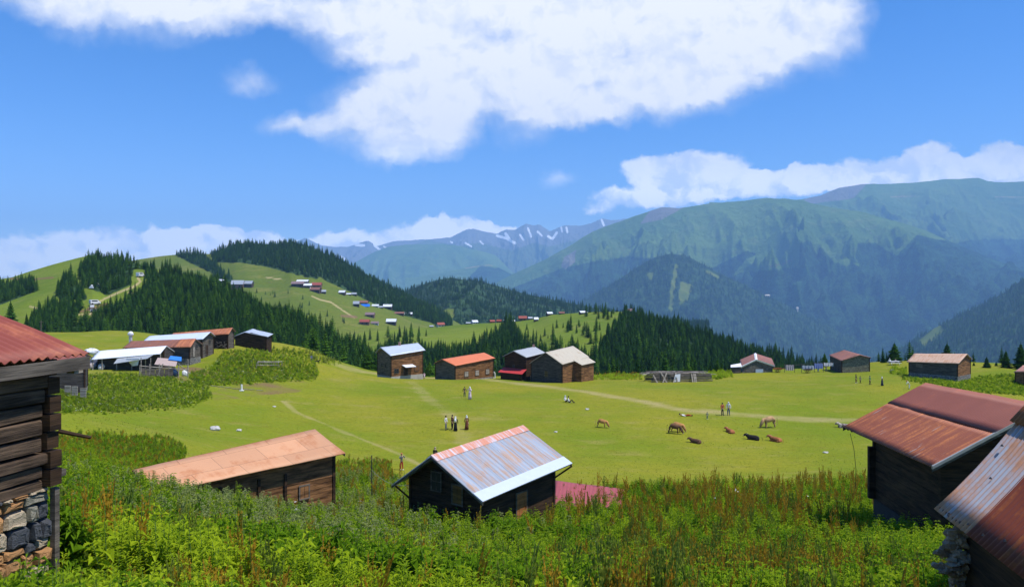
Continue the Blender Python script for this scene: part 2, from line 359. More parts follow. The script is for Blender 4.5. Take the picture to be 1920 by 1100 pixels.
# ================================================================ THE SETTING
def grassmat(name, g1, g2, g3, sc=1.0, bs=0.4, rock=None, forest=(0.022, 0.045, 0.016), bdist=0.1):
    m, t, b = newmat(name); gp = nd(t, 'ShaderNodeNewGeometry').outputs['Position']
    def at(n): return nd(t, 'ShaderNodeAttribute', attribute_name=n).outputs['Fac']
    a = noise(t, gp, 0.035 * sc, 5, 0.6); c0 = noise(t, vscale(t, gp, (0.5, 1, 1)), 0.35 * sc, 5, 0.7); d = noise(t, gp, 3.0 * sc, 4, 0.7)
    c = mixc(t, smooth(t, a, 0.35, 0.65), g1, g2)
    c = mixc(t, mth(t, 'MULTIPLY', smooth(t, c0, 0.50, 0.72), 0.75), c, g3)
    c = mixc(t, mth(t, 'MULTIPLY', smooth(t, d, 0.42, 0.75), 0.6), c, tuple(x * 0.6 for x in g2))
    c = mixc(t, mth(t, 'MULTIPLY', smooth(t, noise(t, vscale(t, gp, (0.45, 1.1, 1)), 0.9 * sc, 6, 0.75), 0.5, 0.68), 0.5), c, tuple(x * 0.62 for x in g1))
    tan = mixc(t, d, (0.36, 0.27, 0.12), (0.52, 0.42, 0.22))
    dn = mth(t, 'ADD', at('path'), mth(t, 'MULTIPLY', mth(t, 'SUBTRACT', c0, 0.5), 0.9))
    c = mixc(t, mth(t, 'MULTIPLY', smooth(t, dn, 0.15, 1.0), 0.8), c, tan)
    er = mth(t, 'ADD', at('dirt'), mth(t, 'MULTIPLY', mth(t, 'SUBTRACT', c0, 0.5), 1.2))
    c = mixc(t, mth(t, 'MULTIPLY', smooth(t, er, 0.3, 1.0), 0.85), c, mixc(t, d, (0.13, 0.075, 0.04), (0.26, 0.16, 0.09)))
    fo = mth(t, 'ADD', at('forest'), mth(t, 'MULTIPLY', mth(t, 'SUBTRACT', noise(t, gp, 0.05 * sc, 6, 0.7), 0.5), 0.8))
    c = mixc(t, smooth(t, fo, 0.35, 0.65), c, mixc(t, smooth(t, mth(t, 'ADD', mth(t, 'MULTIPLY', d, .5), mth(t, 'MULTIPLY', c0, .5)), .38, .68), tuple(x * 0.25 for x in forest), tuple(x * 2.9 for x in forest)))
    if rock:
        nz = nd(t, 'ShaderNodeSeparateXYZ', {0: nd(t, 'ShaderNodeNewGeometry').outputs['Normal']}).outputs[2]
        rk = mth(t, 'ADD', at('rock'), mth(t, 'MULTIPLY', mth(t, 'SUBTRACT', noise(t, gp, 0.012 * sc, 6, 0.7), 0.5), 1.2))
        c = mixc(t, smooth(t, rk, 0.35, 0.7), c, rock)
        c = mixc(t, smooth(t, at('snow'), 0.35, 0.6), c, (0.85, 0.87, 0.9))
    setin(t, b, 'Base Color', c); b.inputs['Roughness'].default_value = 0.95; b.inputs['Specular IOR Level'].default_value = 0.05
    bump(t, b, mth(t, 'ADD', mth(t, 'MULTIPLY', c0, 0.7), mth(t, 'MULTIPLY', d, 0.3)), bs, bdist); return m

# ---- ground: one sheet from behind the camera to the horizon
meadow_mat = grassmat('meadow_grass', (0.270, 0.256, 0.022), (0.165, 0.218, 0.014), (0.29, 0.255, 0.06), 1.0, 1.0, bdist=0.3)
NA = 760
aa = np.sinh(np.linspace(-1.6, 1.6, NA)) / np.sinh(1.6) * 1.15
rows = np.concatenate([np.linspace(-18, 6, 26)[:-1], 6 * (40 / 6) ** np.linspace(0, 1, 110)[:-1], np.linspace(40, 175, 330)[:-1], 175 * (40000 / 175) ** np.linspace(0, 1, 110)])
GA, GY = np.meshgrid(aa, rows); GX = GA * (GY + 22)
GZ = ground(GX, GY)
GZ = np.where(GY > 3000, -560, GZ)
gpx = CX + F * GX / np.maximum(GY, 1); gpy = HY - F * (GZ - H) / np.maximum(GY, 1)
def trail(pts, w, amp=1.0):
    pp = [tuple(hit(*p))[:2] for p in pts]; wob = 0.8 * (fbm(GX / 5, GY / 5, 3, 33) - 0.5)
    return amp * np.clip(1.3 - (segdist(GX, GY, pp) + wob) / w, 0, 1)
path = np.maximum.reduce([trail([(530, 752), (560, 775), (640, 808), (700, 832), (745, 850), (790, 872)], 0.5, .55),
                          trail([(640, 685), (700, 699), (765, 706), (850, 709), (950, 716), (1050, 728)], 2.4, .6), trail([(1050, 728), (1180, 748), (1290, 770), (1400, 779), (1500, 785), (1600, 788), (1750, 800)], 1.9, .62),
                          trail([(770, 714), (800, 745), (830, 765), (855, 790), (870, 830)], 1.3, .42)])
dirt = np.maximum.reduce([inpoly(gpx, gpy, [(395, 735), (430, 722), (560, 712), (590, 718), (560, 735), (480, 742), (400, 752)]) * (0.15 + 0.8 * fbm(GX / 4, GY / 4, 3, 55)), trail([(350, 690), (400, 705), (430, 715)], 2.5, .9), trail([(270, 700), (345, 712)], 1.8, .7),
                          trail([(180, 692), (330, 694)], 2.2, .8), trail([(825, 710), (925, 709)], 0.8, .5)])
ground_me = grid_mesh('ground', np.stack([GX, GY, GZ], -1), dict(path=path, dirt=dirt, forest=np.where(GY > 210, 1.0, 0)), meadow_mat)
tag(link('ground', ground_me), kind='structure')

# ---- hills and mountains: each one a surface rising from its foot to its crest
class Hill: pass
HILLS = {}
def hill(name, ridge, dr, df, pf, px0, px1, n, m, mat, namp=0.0, ns=100.0, pw=0.8, back=0.3, bslope=0.5, gul=0.0, gs=300.0, forest=None, grass=None, rock=None, snow=None, ramp_=0.0, dirt=None, path=None, drop=None, far=1.0):
    px = np.linspace(px0, px1, n); rp = np.interp(px, [r[0] for r in ridge], [r[1] for r in ridge])
    k = max(1, int(n * 8 / (px1 - px0))); ker = np.ones(k) / k; rs = np.convolve(np.pad(rp, k, mode='edge'), ker, 'same')[k:-k]; rp = rs
    def ev(q): return np.interp(px, [a for a, _ in q], [b for _, b in q]) if isinstance(q, (list, tuple)) else np.full(n, float(q))
    DR = ev(dr) * far; DF = ev(df) * far; PF = ev(pf); namp *= far; ns *= far; gul *= far; gs *= far
    if drop: rp = rp + ev(drop)
    zr = H - (rp - HY) / F * DR; zf = H - (PF - HY) / F * DF
    v = np.linspace(0, 1, m)[:, None]; vb = np.linspace(0, 1, max(6, m // 6))[1:, None]
    D = DF + (DR - DF) * v; Z = zf + (zr - zf) * v ** pw
    Db = DR + back * (DR - DF) * vb; Zb = zr - bslope * (Db - DR)
    D = np.concatenate([D, Db]); Z = np.concatenate([Z, Zb]); vv = np.concatenate([np.repeat(v, n, 1), 1 + np.repeat(vb, n, 1)])
    X = (px - CX) / F * D
    mask = np.where(vv > 1, ramp_, np.clip(np.abs(1 - vv) * 2.2, ramp_, 1))
    if namp: Z = Z + namp * (fbm(X / ns, D / ns, 6, 3) - 0.5) * mask
    if gul:
        wx = X / gs + 0.7 * fbm(X / gs / 1.7, D / gs / 1.7, 3, 8); wy = D / gs * 0.6
        Z = Z + gul * (fbm(wx, wy, 7, 21, True, 0.58) - 0.62) * np.clip(mask, ramp_, 1) * np.clip(vv * 4, 0, 1)
    PY = HY - F * (Z - H) / D; PX = np.broadcast_to(px, PY.shape)
    def pm(polys, soft=None):
        a = np.zeros(PY.shape)
        for q in polys or []: a = np.maximum(a, inpoly(PX, PY, q).astype(float))
        return a
    fo = pm(forest)
    if grass: fo = fo * (1 - pm(grass))
    jit = fo
    for _ in range(2): jit = (np.roll(jit, 1, 0) + np.roll(jit, -1, 0) + np.roll(jit, 1, 1) + np.roll(jit, -1, 1) + jit) / 5
    def lines(ls):
        a = np.zeros(PY.shape)
        for w, pts in ls or []: a = np.maximum(a, np.clip(1.5 - segdist(PX, PY, pts) / w, 0, 1))
        return a
    me = grid_mesh(name, np.stack([X, D, Z], -1), dict(forest=jit, path=lines(path), dirt=lines(dirt), rock=pm(rock), snow=lines(snow)), mat)
    tag(link(name, me), kind='structure')
    h = Hill(); h.px = px; h.D = D[:m]; h.Z = Z[:m]; h.PY = PY[:m]; h.fo = fo[:m]; h.m = m; h.n = n; HILLS[name] = h; return h
def on_hill(h, px, py):
    i = int(np.clip(np.searchsorted(h.px, px), 1, h.n - 1)); c = h.PY[:, i]
    b = np.where(c <= py)[0]; k = b[0] if len(b) else len(c) - 1
    if k == 0: k = 1
    t = np.clip((c[k - 1] - py) / max(c[k - 1] - c[k], 1e-6), 0, 1)
    d = h.D[k - 1, i] * (1 - t) + h.D[k, i] * t; z = h.Z[k - 1, i] * (1 - t) + h.Z[k, i] * t
    return Vector(((px - CX) / F * d, d, z))

near_hill = grassmat('hill_grass', (0.175, 0.225, 0.024), (0.12, 0.18, 0.018), (0.23, 0.235, 0.06), 0.35, 0.6, bdist=0.5)
far_hill = grassmat('far_slope_grass', (0.145, 0.175, 0.024), (0.10, 0.145, 0.018), (0.21, 0.20, 0.05), 0.12, 0.6, bdist=1.0)
mount_mat = grassmat('mountain_grass', (0.18, 0.29, 0.05), (0.11, 0.21, 0.035), (0.25, 0.31, 0.08), 0.03, 1.0, rock=(0.26, 0.24, 0.21), forest=(0.022, 0.055, 0.018), bdist=80)
peak_mat = grassmat('peak_rock', (0.14, 0.17, 0.07), (0.11, 0.15, 0.06), (0.20, 0.19, 0.12), 0.02, 1.0, rock=(0.20, 0.20, 0.20), bdist=20)
ALL = [[(-400, 0), (2400, 0), (2400, 900), (-400, 900)]]

hill('snowy_mountains', [(500, 480), (560, 450), (572, 446), (600, 458), (650, 464), (690, 450), (705, 460), (740, 452), (800, 450), (845, 444), (862, 436), (876, 430), (890, 430), (905, 434), (930, 438), (948, 430), (965, 431), (985, 420), (1000, 424), (1012, 421), (1030, 434), (1045, 426), (1060, 422), (1085, 425), (1110, 418), (1128, 410), (1150, 412), (1175, 408), (1200, 412), (1260, 420)],
     15800, 12500, 600, 480, 1280, 640, 170, peak_mat, 260, 1200, 0.9, gul=1000, gs=620, ramp_=0.08,
     rock=[[(480, 380), (1280, 380), (1280, 450), (1100, 445), (1030, 462), (1000, 455), (960, 470), (900, 455), (860, 460), (800, 450), (740, 470), (700, 490), (640, 500), (480, 520)]],
     snow=[(2.6, [(668, 459), (682, 460)]), (2, [(640, 482), (648, 486)]), (2, [(702, 460), (712, 468)]), (2.4, [(932, 442), (950, 447), (966, 456)]), (2.6, [(948, 438), (956, 450)]), (1.8, [(975, 440), (982, 450)]), (1.8, [(990, 428), (996, 444)]), (1.8, [(1008, 434), (1016, 442)]), (2.2, [(1028, 443), (1036, 448), (1044, 436)]),
           (1.6, [(1052, 426), (1054, 434)]), (1.6, [(1062, 426), (1064, 436)]), (2, [(1128, 412), (1132, 422)]), (1.5, [(872, 455), (884, 462)]), (1.6, [(845, 453), (848, 455)]), (1.4, [(720, 462), (726, 466)]), (1.3, [(900, 452), (906, 458)])])
hill('hazy_green_mountain', [(560, 520), (665, 492), (700, 474), (730, 462), (770, 458), (850, 458), (900, 470), (930, 480), (963, 513), (1000, 530), (1080, 560)], 11000, 8500, 640, 540, 1100, 220, 70, mount_mat, 250, 1200, 0.9, gul=620, gs=600, ramp_=0.06, far=1.2)
hill('distant_spur', [(780, 520), (870, 502), (915, 496), (930, 500), (965, 518), (1020, 535)], 9000, 8000, 640, 760, 1040, 100, 40, mount_mat, 90, 700, 0.9, gul=180, gs=500, ramp_=0.06, path=[(1.6, [(872, 503), (890, 500), (925, 496)])], forest=[[(900, 498), (1040, 520), (1040, 640), (840, 640), (860, 540)]], far=1.2)
hill('high_ridge', [(1400, 380), (1500, 372), (1540, 364), (1570, 352), (1620, 345), (1660, 344), (1720, 342), (1780, 337), (1835, 333), (1850, 338), (1870, 340), (1960, 338), (2080, 350), (2300, 380)], 10500, 7500, 620, 1330, 2300, 460, 190, mount_mat, 420, 1900, 0.95, gul=1400, gs=950, ramp_=0.04,
     forest=[[(1740, 470), (1820, 450), (2300, 440), (2300, 700), (1400, 700)]], rock=[[(1500, 330), (1640, 330), (1600, 372), (1510, 384)]], path=[(1.0, [(1670, 369), (1725, 368)]), (1.0, [(1866, 369), (1930, 370)])], far=1.0)
hill('great_mountain', [(900, 545), (963, 513), (1010, 490), (1060, 465), (1095, 442), (1130, 425), (1170, 412), (1200, 402), (1240, 388), (1275, 390), (1310, 384), (1370, 378), (1430, 374), (1470, 372), (1500, 376), (1530, 384), (1575, 392), (1620, 400), (1680, 418), (1730, 432), (1800, 462), (1900, 500), (2100, 560), (2300, 620)],
     [(900, 8200), (1250, 7600), (1700, 6600), (2300, 6000)], [(900, 5600), (1500, 4600), (2300, 4200)], 690, 880, 2300, 720, 300, mount_mat, 300, 1500, 1.0, gul=1150, gs=760, ramp_=0.04,
     forest=[[(960, 540), (1060, 500), (1180, 480), (1330, 505), (1400, 470), (1440, 480), (1410, 510), (1500, 500), (1500, 455), (1530, 450), (1560, 490), (1590, 500), (1610, 455), (1640, 455), (1680, 480), (1720, 440), (1760, 450), (2300, 440), (2300, 800), (880, 800), (880, 560)]],
     grass=[[(1370, 520), (1400, 485), (1500, 445), (1498, 488), (1440, 503), (1390, 512)], [(1500, 492), (1523, 494), (1510, 503), (1500, 500)], [(1520, 450), (1540, 450), (1532, 480)], [(1590, 450), (1610, 450), (1603, 480), (1612, 500), (1600, 495)]],
     rock=[[(1058, 482), (1080, 468), (1078, 492), (1060, 505), (1052, 500)], [(1225, 385), (1290, 385), (1240, 412), (1200, 420)], [(1618, 420), (1640, 445), (1630, 432)]], dirt=[(1.4, [(1428, 502), (1444, 500), (1470, 493), (1496, 484)])], far=1.12)
hill('pointed_hill', [(1040, 590), (1090, 560), (1150, 525), (1200, 492), (1225, 478), (1255, 471), (1280, 474), (1300, 482), (1345, 505), (1400, 532), (1450, 556), (1530, 596), (1620, 640), (1720, 680)], 3700, [(1040, 2900), (1720, 3000)], 760, 1030, 1740, 260, 90, far_hill, 60, 260, 0.95, gul=210, gs=190, ramp_=0.04, drop=5,
     forest=ALL, grass=[[(1269, 486), (1272, 500), (1266, 540), (1262, 585), (1252, 588), (1258, 540), (1264, 500)], [(1276, 528), (1300, 535), (1290, 565), (1270, 575)], [(1325, 505), (1352, 520), (1345, 522), (1322, 510)], [(1210, 512), (1226, 510), (1222, 530)]], path=[(1.2, [(1432, 554), (1445, 558), (1456, 562)])], far=1.45)
hill('right_wooded_hill', [(1560, 700), (1640, 668), (1700, 640), (1745, 612), (1790, 588), (1850, 560), (1885, 540), (1920, 515), (1990, 480), (2200, 430)], 2500, 1500, 800, 1560, 2200, 180, 60, far_hill, 45, 180, 0.95, gul=60, gs=160, ramp_=0.04, drop=6,
     forest=ALL, grass=[[(1720, 640), (1760, 610), (1772, 618), (1735, 650)]], far=1.4)
hill('valley_side', [(1000, 640), (1300, 655), (1500, 640), (1650, 655), (1800, 690), (2000, 730)], 4300, 3200, 780, 990, 2000, 160, 50, far_hill, 80, 300, 0.95, gul=100, gs=300, ramp_=0.2, forest=ALL, grass=[[(1680, 660), (1730, 640), (1740, 655), (1690, 675)]], dirt=[(1.6, [(1610, 632), (1650, 628)]), (1.3, [(1560, 618), (1563, 610)]), (1.6, [(1640, 613), (1680, 606)]), (1.2, [(1565, 645), (1615, 632)])], far=1.3)
hill('dark_wooded_hill', [(700, 575), (760, 540), (800, 524), (825, 517), (845, 514), (870, 519), (890, 519), (930, 530), (980, 545), (1050, 558), (1120, 573), (1200, 588), (1320, 600)], 1900, [(700, 1250), (1320, 1300)], 650, 690, 1330, 200, 60, far_hill, 30, 120, 0.9, gul=45, gs=110, ramp_=0.05, drop=6,
     forest=ALL, grass=[[(825, 582), (856, 579), (852, 594), (838, 600), (828, 594)]])
L7F = [[(395, 478), (440, 445), (545, 440), (640, 475), (700, 510), (850, 600), (850, 640), (812, 606), (760, 592), (700, 569), (655, 546), (612, 527), (600, 518), (594, 524), (560, 516), (500, 500), (452, 492), (405, 492)],
       [(330, 478), (380, 474), (415, 505), (420, 516), (400, 512), (355, 492)], [(400, 520), (432, 515), (436, 528), (405, 530)]]
hill('village_hill', [(180, 500), (260, 484), (300, 478), (340, 474), (395, 474), (420, 458), (440, 449), (460, 447), (500, 450), (528, 448), (545, 445), (580, 454), (600, 464), (640, 480), (700, 515), (760, 545), (820, 578), (880, 612), (960, 650)], 1150, [(180, 760), (560, 640), (960, 560)], 690, 170, 960, 260, 100, far_hill, 10, 90, 0.85, ramp_=0.03, drop=[(395, 2), (430, 8), (640, 8), (820, 6)],
     forest=L7F, path=[(1.5, [(585, 555), (600, 562), (620, 566), (640, 580), (665, 596)]), (1.2, [(500, 520), (530, 524)])], dirt=[(3, [(640, 592), (668, 594)])])
L8G = [[(560, 660), (640, 590), (700, 590), (760, 600), (820, 605), (950, 600), (925, 635), (870, 658), (850, 662), (820, 652), (760, 650), (720, 655), (700, 672), (655, 660), (640, 655)],
       [(960, 600), (1030, 585), (1100, 575), (1175, 580), (1160, 600), (1145, 622), (1132, 650), (1108, 684), (1080, 660), (1060, 675), (1040, 660), (1030, 682), (1015, 652), (980, 642)]]
hill('village_ridge', [(480, 640), (560, 640), (640, 628), (700, 620), (760, 616), (812, 613), (880, 607), (960, 603), (1000, 598), (1030, 590), (1100, 585), (1170, 584), (1205, 583), (1230, 588), (1260, 594), (1320, 612), (1400, 642), (1480, 660), (1530, 680), (1620, 720)], [(480, 560), (1000, 540), (1620, 400)], [(480, 230), (1000, 220), (1620, 200)], [(480, 800), (1620, 840)], 470, 1640, 300, 90, near_hill, 7, 40, 0.8, ramp_=0.03, forest=ALL, grass=L8G, drop=[(1180, 0), (1230, 15), (1620, 16)])
L9F = [[(150, 505), (188, 478), (290, 492), (300, 540), (268, 545), (262, 515), (250, 530), (262, 548), (215, 562), (180, 545), (160, 540), (150, 525)],
       [(188, 572), (222, 563), (262, 556), (270, 540), (290, 545), (310, 495), (420, 515), (500, 562), (560, 590), (640, 615), (740, 700), (700, 760), (100, 760), (100, 620), (150, 605), (170, 600)],
       [(55, 640), (60, 590), (95, 575), (150, 572), (165, 600), (150, 645), (60, 650)], [(105, 552), (130, 520), (155, 540), (165, 562), (110, 562)], [(-200, 575), (-100, 550), (68, 532), (72, 545), (30, 560), (0, 572)], [(268, 560), (420, 566), (300, 600)]]
hill('wooded_hill', [(-300, 560), (-100, 540), (0, 523), (20, 520), (50, 510), (100, 495), (150, 482), (190, 474), (240, 476), (290, 490), (340, 502), (420, 524), (500, 564), (560, 590), (620, 618), (680, 655), (740, 700), (780, 740)], [(-300, 520), (200, 480), (780, 240)], [(-300, 230), (200, 225), (780, 180)], [(-300, 760), (780, 800)], -280, 780, 320, 110, near_hill, 5, 35, 0.85, ramp_=0.02, forest=L9F, drop=[(175, 0), (195, 14), (420, 15), (640, 17), (780, 16)],
     grass=[[(250, 505), (272, 505), (278, 535), (262, 556), (225, 575), (185, 590), (172, 575), (205, 552), (245, 535)], [(166, 560), (192, 560), (188, 592), (160, 612), (140, 600)], [(140, 640), (160, 640), (155, 655), (135, 655)]],
     path=[(2.2, [(262, 512), (258, 520), (263, 528), (250, 538), (230, 545), (205, 556), (180, 568), (170, 575)]), (2.0, [(55, 574), (70, 578), (110, 584), (150, 590), (180, 588)]), (2.0, [(172, 575), (172, 600), (160, 625), (150, 648)]), (1.8, [(240, 548), (270, 556), (310, 560)]), (5, [(85, 655), (150, 655)])],
     dirt=[(3.0, [(120, 580), (150, 584), (185, 578)]), (2.5, [(165, 578), (200, 570)]), (2.0, [(20, 522), (60, 524), (100, 520)])])

# ---------------------------------------------------------------- conifers
def leafmat(name, c1, c2, trans=0.25, glow=0.0):
    m = bpy.data.materials.new(name); m.use_nodes = True; t = m.node_tree; t.nodes.clear()
    o = nd(t, 'ShaderNodeOutputMaterial'); rnd = nd(t, 'ShaderNodeObjectInfo').outputs['Random']
    gp = nd(t, 'ShaderNodeNewGeometry').outputs['Position']; n = noise(t, gp, 0.15, 3); n2 = noise(t, gp, 9.0, 2)
    c = mixc(t, mth(t, 'ADD', mth(t, 'MULTIPLY', rnd, 0.6), mth(t, 'MULTIPLY', n, 0.4)), c1, c2)
    c = mixc(t, mth(t, 'MULTIPLY', n2, 0.5), c, tuple(x * 0.5 for x in c1))
    d = nd(t, 'ShaderNodeBsdfDiffuse', {'Color': c}); tr = nd(t, 'ShaderNodeBsdfTranslucent', {'Color': c})
    mx = nd(t, 'ShaderNodeMixShader', {0: trans, 1: d.outputs[0], 2: tr.outputs[0]}); t.links.new(mx.outputs[0], o.inputs[0])
    MATS[name] = m; return m
needle = leafmat('spruce_needles', (0.010, 0.036, 0.006), (0.062, 0.155, 0.018), 0.2)
needle_light = leafmat('light_spruce_needles', (0.035, 0.10, 0.010), (0.13, 0.26, 0.025), 0.25)
bark = plain('bark', (0.09, 0.065, 0.045), 0.95)
def conifer(seed, h=1.0, rad=0.2, whorls=13, br=9, detail=True):
    rr = random.Random(seed); tr = MB(); cr = MB()
    tr.tube([(0, 0, -0.03 * h), (0, 0, 0.5 * h), (0, 0, 0.97 * h)], [0.02 * h, 0.012 * h, 0.003 * h], 5)
    for w in range(whorls):
        f = w / (whorls - 1); z = h * (0.06 + 0.88 * f ** 0.92); r = rad * h * (1 - f) ** 0.8 * rr.uniform(0.82, 1.12) + 0.012 * h
        nb = max(4, int(br * (1 - 0.45 * f))); a0 = rr.uniform(0, 6)
        for b in range(nb):
            a = a0 + 2 * math.pi * (b + rr.uniform(-.3, .3)) / nb; R = r * rr.uniform(0.7, 1.15); wd = R * 0.48 * rr.uniform(.8, 1.2)
            dx, dy = math.cos(a), math.sin(a); dr_ = -0.16 * R - 0.01 * h; up = 0.07 * h * (1 - f * .5)
            p0 = Vector((0, 0, z + up * .5)); mid = Vector((dx * R * .55, dy * R * .55, z + dr_ * .6)); tip = Vector((dx * R, dy * R, z + dr_ * 1.2 + rr.uniform(-.02, .02) * h))
            sd = Vector((-dy, dx, 0)); l = mid + sd * wd + Vector((0, 0, -0.03 * h)); q = mid - sd * wd + Vector((0, 0, -0.03 * h))
            cr.poly([p0, l, mid + Vector((0, 0, .012 * h))]); cr.poly([p0, mid + Vector((0, 0, .012 * h)), q])
            cr.poly([mid + Vector((0, 0, .012 * h)), l, tip + sd * wd * .3]); cr.poly([mid + Vector((0, 0, .012 * h)), tip - sd * wd * .3, q])
            if detail:
                for s_ in (-1, 1):
                    e = mid + sd * wd * s_ * rr.uniform(.6, 1.3) + Vector((dx, dy, 0)) * R * rr.uniform(-.1, .35) + Vector((0, 0, -.05 * h)); cr.poly([mid, e, mid + Vector((dx, dy, 0)) * R * .25 + Vector((0, 0, -.01 * h))])
    cr.poly([(0.012 * h, 0, .9 * h), (-.006 * h, .01 * h, .9 * h), (0, 0, 1.03 * h)]); cr.poly([(-0.012 * h, 0, .9 * h), (.006 * h, -.01 * h, .9 * h), (0, 0, 1.03 * h)])
    return tr, cr
def whole_tree(seed, mat, **k):
    tr, cr = conifer(seed, **k); o = len(cr.v); cr.v += tr.v; cr.f += [tuple(i + o for i in f) for f in tr.f]; cr.m += [1] * len(tr.f)
    return cr.build('pine_tree', [mat, bark], link_it=False)
TREES = [whole_tree(1, needle, rad=0.19), whole_tree(2, needle, rad=0.23, whorls=12), whole_tree(3, needle, rad=0.16, whorls=14, br=8), whole_tree(4, needle_light, rad=0.26, whorls=11), whole_tree(5, needle, rad=0.21), whole_tree(6, needle_light, rad=0.21)]

# points of every wooded slope
pts = []   # x, y, z, height, kind
def sow(h, count, h0, h1, polys=None, excl=None, light=0.1, region=None, pxr=None, clump=0.0, vmax=1.0):
    n = count * 3; k = 0
    pxs = RNG.uniform(max(pxr[0] if pxr else h.px[0], -60), min(pxr[1] if pxr else h.px[-1], 1980), n); vs = RNG.uniform(0, vmax, n) ** 1.0
    ci = np.clip(np.searchsorted(h.px, pxs), 1, h.n - 1); fi = vs * (h.m - 1.001); r0 = fi.astype(int); tt = fi - r0
    d = h.D[r0, ci] * (1 - tt) + h.D[r0 + 1, ci] * tt; z = h.Z[r0, ci] * (1 - tt) + h.Z[r0 + 1, ci] * tt; py = HY - F * (z - H) / d
    ok = (h.fo[r0, ci] > 0.5) if polys is None else np.zeros(n, bool)
    for q in polys or []: ok |= inpoly(pxs, py, q)
    for q in excl or []: ok &= ~inpoly(pxs, py, q)
    x = (pxs - CX) / F * d
    if clump: ok &= fbm(x / 12, d / 12, 2, 77) > clump
    ok &= (fbm(x / 9, d / 14, 2, 177) > .34) | (RNG.random(n) < .35)
    idx = np.where(ok)[0][:count]
    hh = RNG.uniform(h0, h1, len(idx)) * (0.7 + 0.5 * vnoise(x[idx] / 25, d[idx] / 25, 4)) * np.clip(RNG.normal(1, .2, len(idx)), .5, 1.45)
    kd = np.where(RNG.random(len(idx)) < light, RNG.choice([3, 5], len(idx)), RNG.choice([0, 1, 2, 4], len(idx)))
    for i, a, b in zip(idx, hh, kd): pts.append((x[i], d[i], z[i], a, b))
G8 = lambda: L8G
sow(HILLS['wooded_hill'], 8200, 4.3, 7.2, light=0.22)
sow(HILLS['wooded_hill'], 60, 2.0, 4.0, polys=[[(185, 500), (215, 500), (215, 560), (160, 560), (110, 540)], [(100, 640), (200, 620), (380, 660), (380, 690), (100, 690)]], light=0.9)
sow(HILLS['village_ridge'], 8200, 4.8, 7.6, light=0.08)
sow(HILLS['village_ridge'], 900, 4.0, 8.0, polys=[[(985, 618), (1130, 600), (1130, 660), (1000, 660)], [(1055, 580), (1170, 580), (1170, 600), (1080, 600)], [(600, 640), (700, 655), (800, 640), (800, 625), (640, 640)]], clump=0.46, light=0.2)
sow(HILLS['village_hill'], 6500, 7.0, 10.0, light=0.04)
sow(HILLS['village_hill'], 260, 5.0, 8.0, polys=[[(470, 540), (540, 545), (600, 575), (650, 590), (668, 600), (668, 625), (560, 640)]], light=0.1)
sow(HILLS['dark_wooded_hill'], 6500, 9.0, 13.0, light=0.0)
sow(HILLS['pointed_hill'], 14000, 19.0, 28.0, light=0.32)
sow(HILLS['right_wooded_hill'], 8000, 14.0, 22.0, light=0.3)
sow(HILLS['valley_side'], 9000, 18.0, 26.0, light=0.42)
# young spruces on the brow behind the meadow
for i in range(420):
    px = RNG.uniform(560, 1920); rim = np.interp(px, [r[0] for r in RIM], [r[1] for r in RIM]); d = rim + RNG.uniform(6, 55)
    x = (px - CX) / F * d; z = gz(x, d); hgt = RNG.uniform(3, 6.5)
    if 1330 < px < 1660 or px > 1780: hgt = RNG.uniform(2.5, 4.5)
    if 1340 < px < 1920 and RNG.random() < 0.4: continue
    pts.append((x, d, z, hgt, RNG.choice([3, 5, 1]) if px < 900 else RNG.choice([0, 1, 3, 4])))
pts = np.array(pts)
ppx = CX + F * pts[:, 0] / pts[:, 1]
pbase = HY - F * (pts[:, 2] - H) / pts[:, 1]; ptop = pbase - F * pts[:, 3] / pts[:, 1]
rimv = ground(pts[:, 0] * np.interp(ppx, [r[0] for r in RIM], [r[1] for r in RIM]) / pts[:, 1], np.interp(ppx, [r[0] for r in RIM], [r[1] for r in RIM]), False)
rimpy = HY - F * (rimv - H) / np.interp(ppx, [r[0] for r in RIM], [r[1] for r in RIM])
seen = (ppx > 0) & (ppx < 1920) & (ptop < rimpy - 6)
size = np.where(seen, F * pts[:, 3] / pts[:, 1], 0)
order = np.argsort(-size)
single = order[:268]; rest = np.setdiff1d(np.arange(len(pts)), single)
for i in single:
    x, y, z, hgt, kd = pts[i]; o = link('pine_tree', TREES[int(kd)]); o.location = (x, y, z - 0.2); o.scale = (hgt, hgt, hgt); o.rotation_euler = (0, 0, RNG.uniform(0, 6.28))
    lt_ = int(kd) in (3, 5); q_ = ppx[i]; rim_ = y < 225
    where = ('on the brow right behind the meadow, %s' % ('left of the red lean-to' if q_ < 950 else 'right of the beige roofed house')) if rim_ else ('on the wood edge behind the left row of houses' if q_ < 560 else ('in the wood dipping behind the two storey house' if q_ < 900 else 'in the dark wood right of the village ridge'))
    tag(o, ('light green' if lt_ else 'dark green') + ' spruce ' + where, 'tree', ('light' if lt_ else 'dark') + ' spruces ' + where.replace(',', ''))

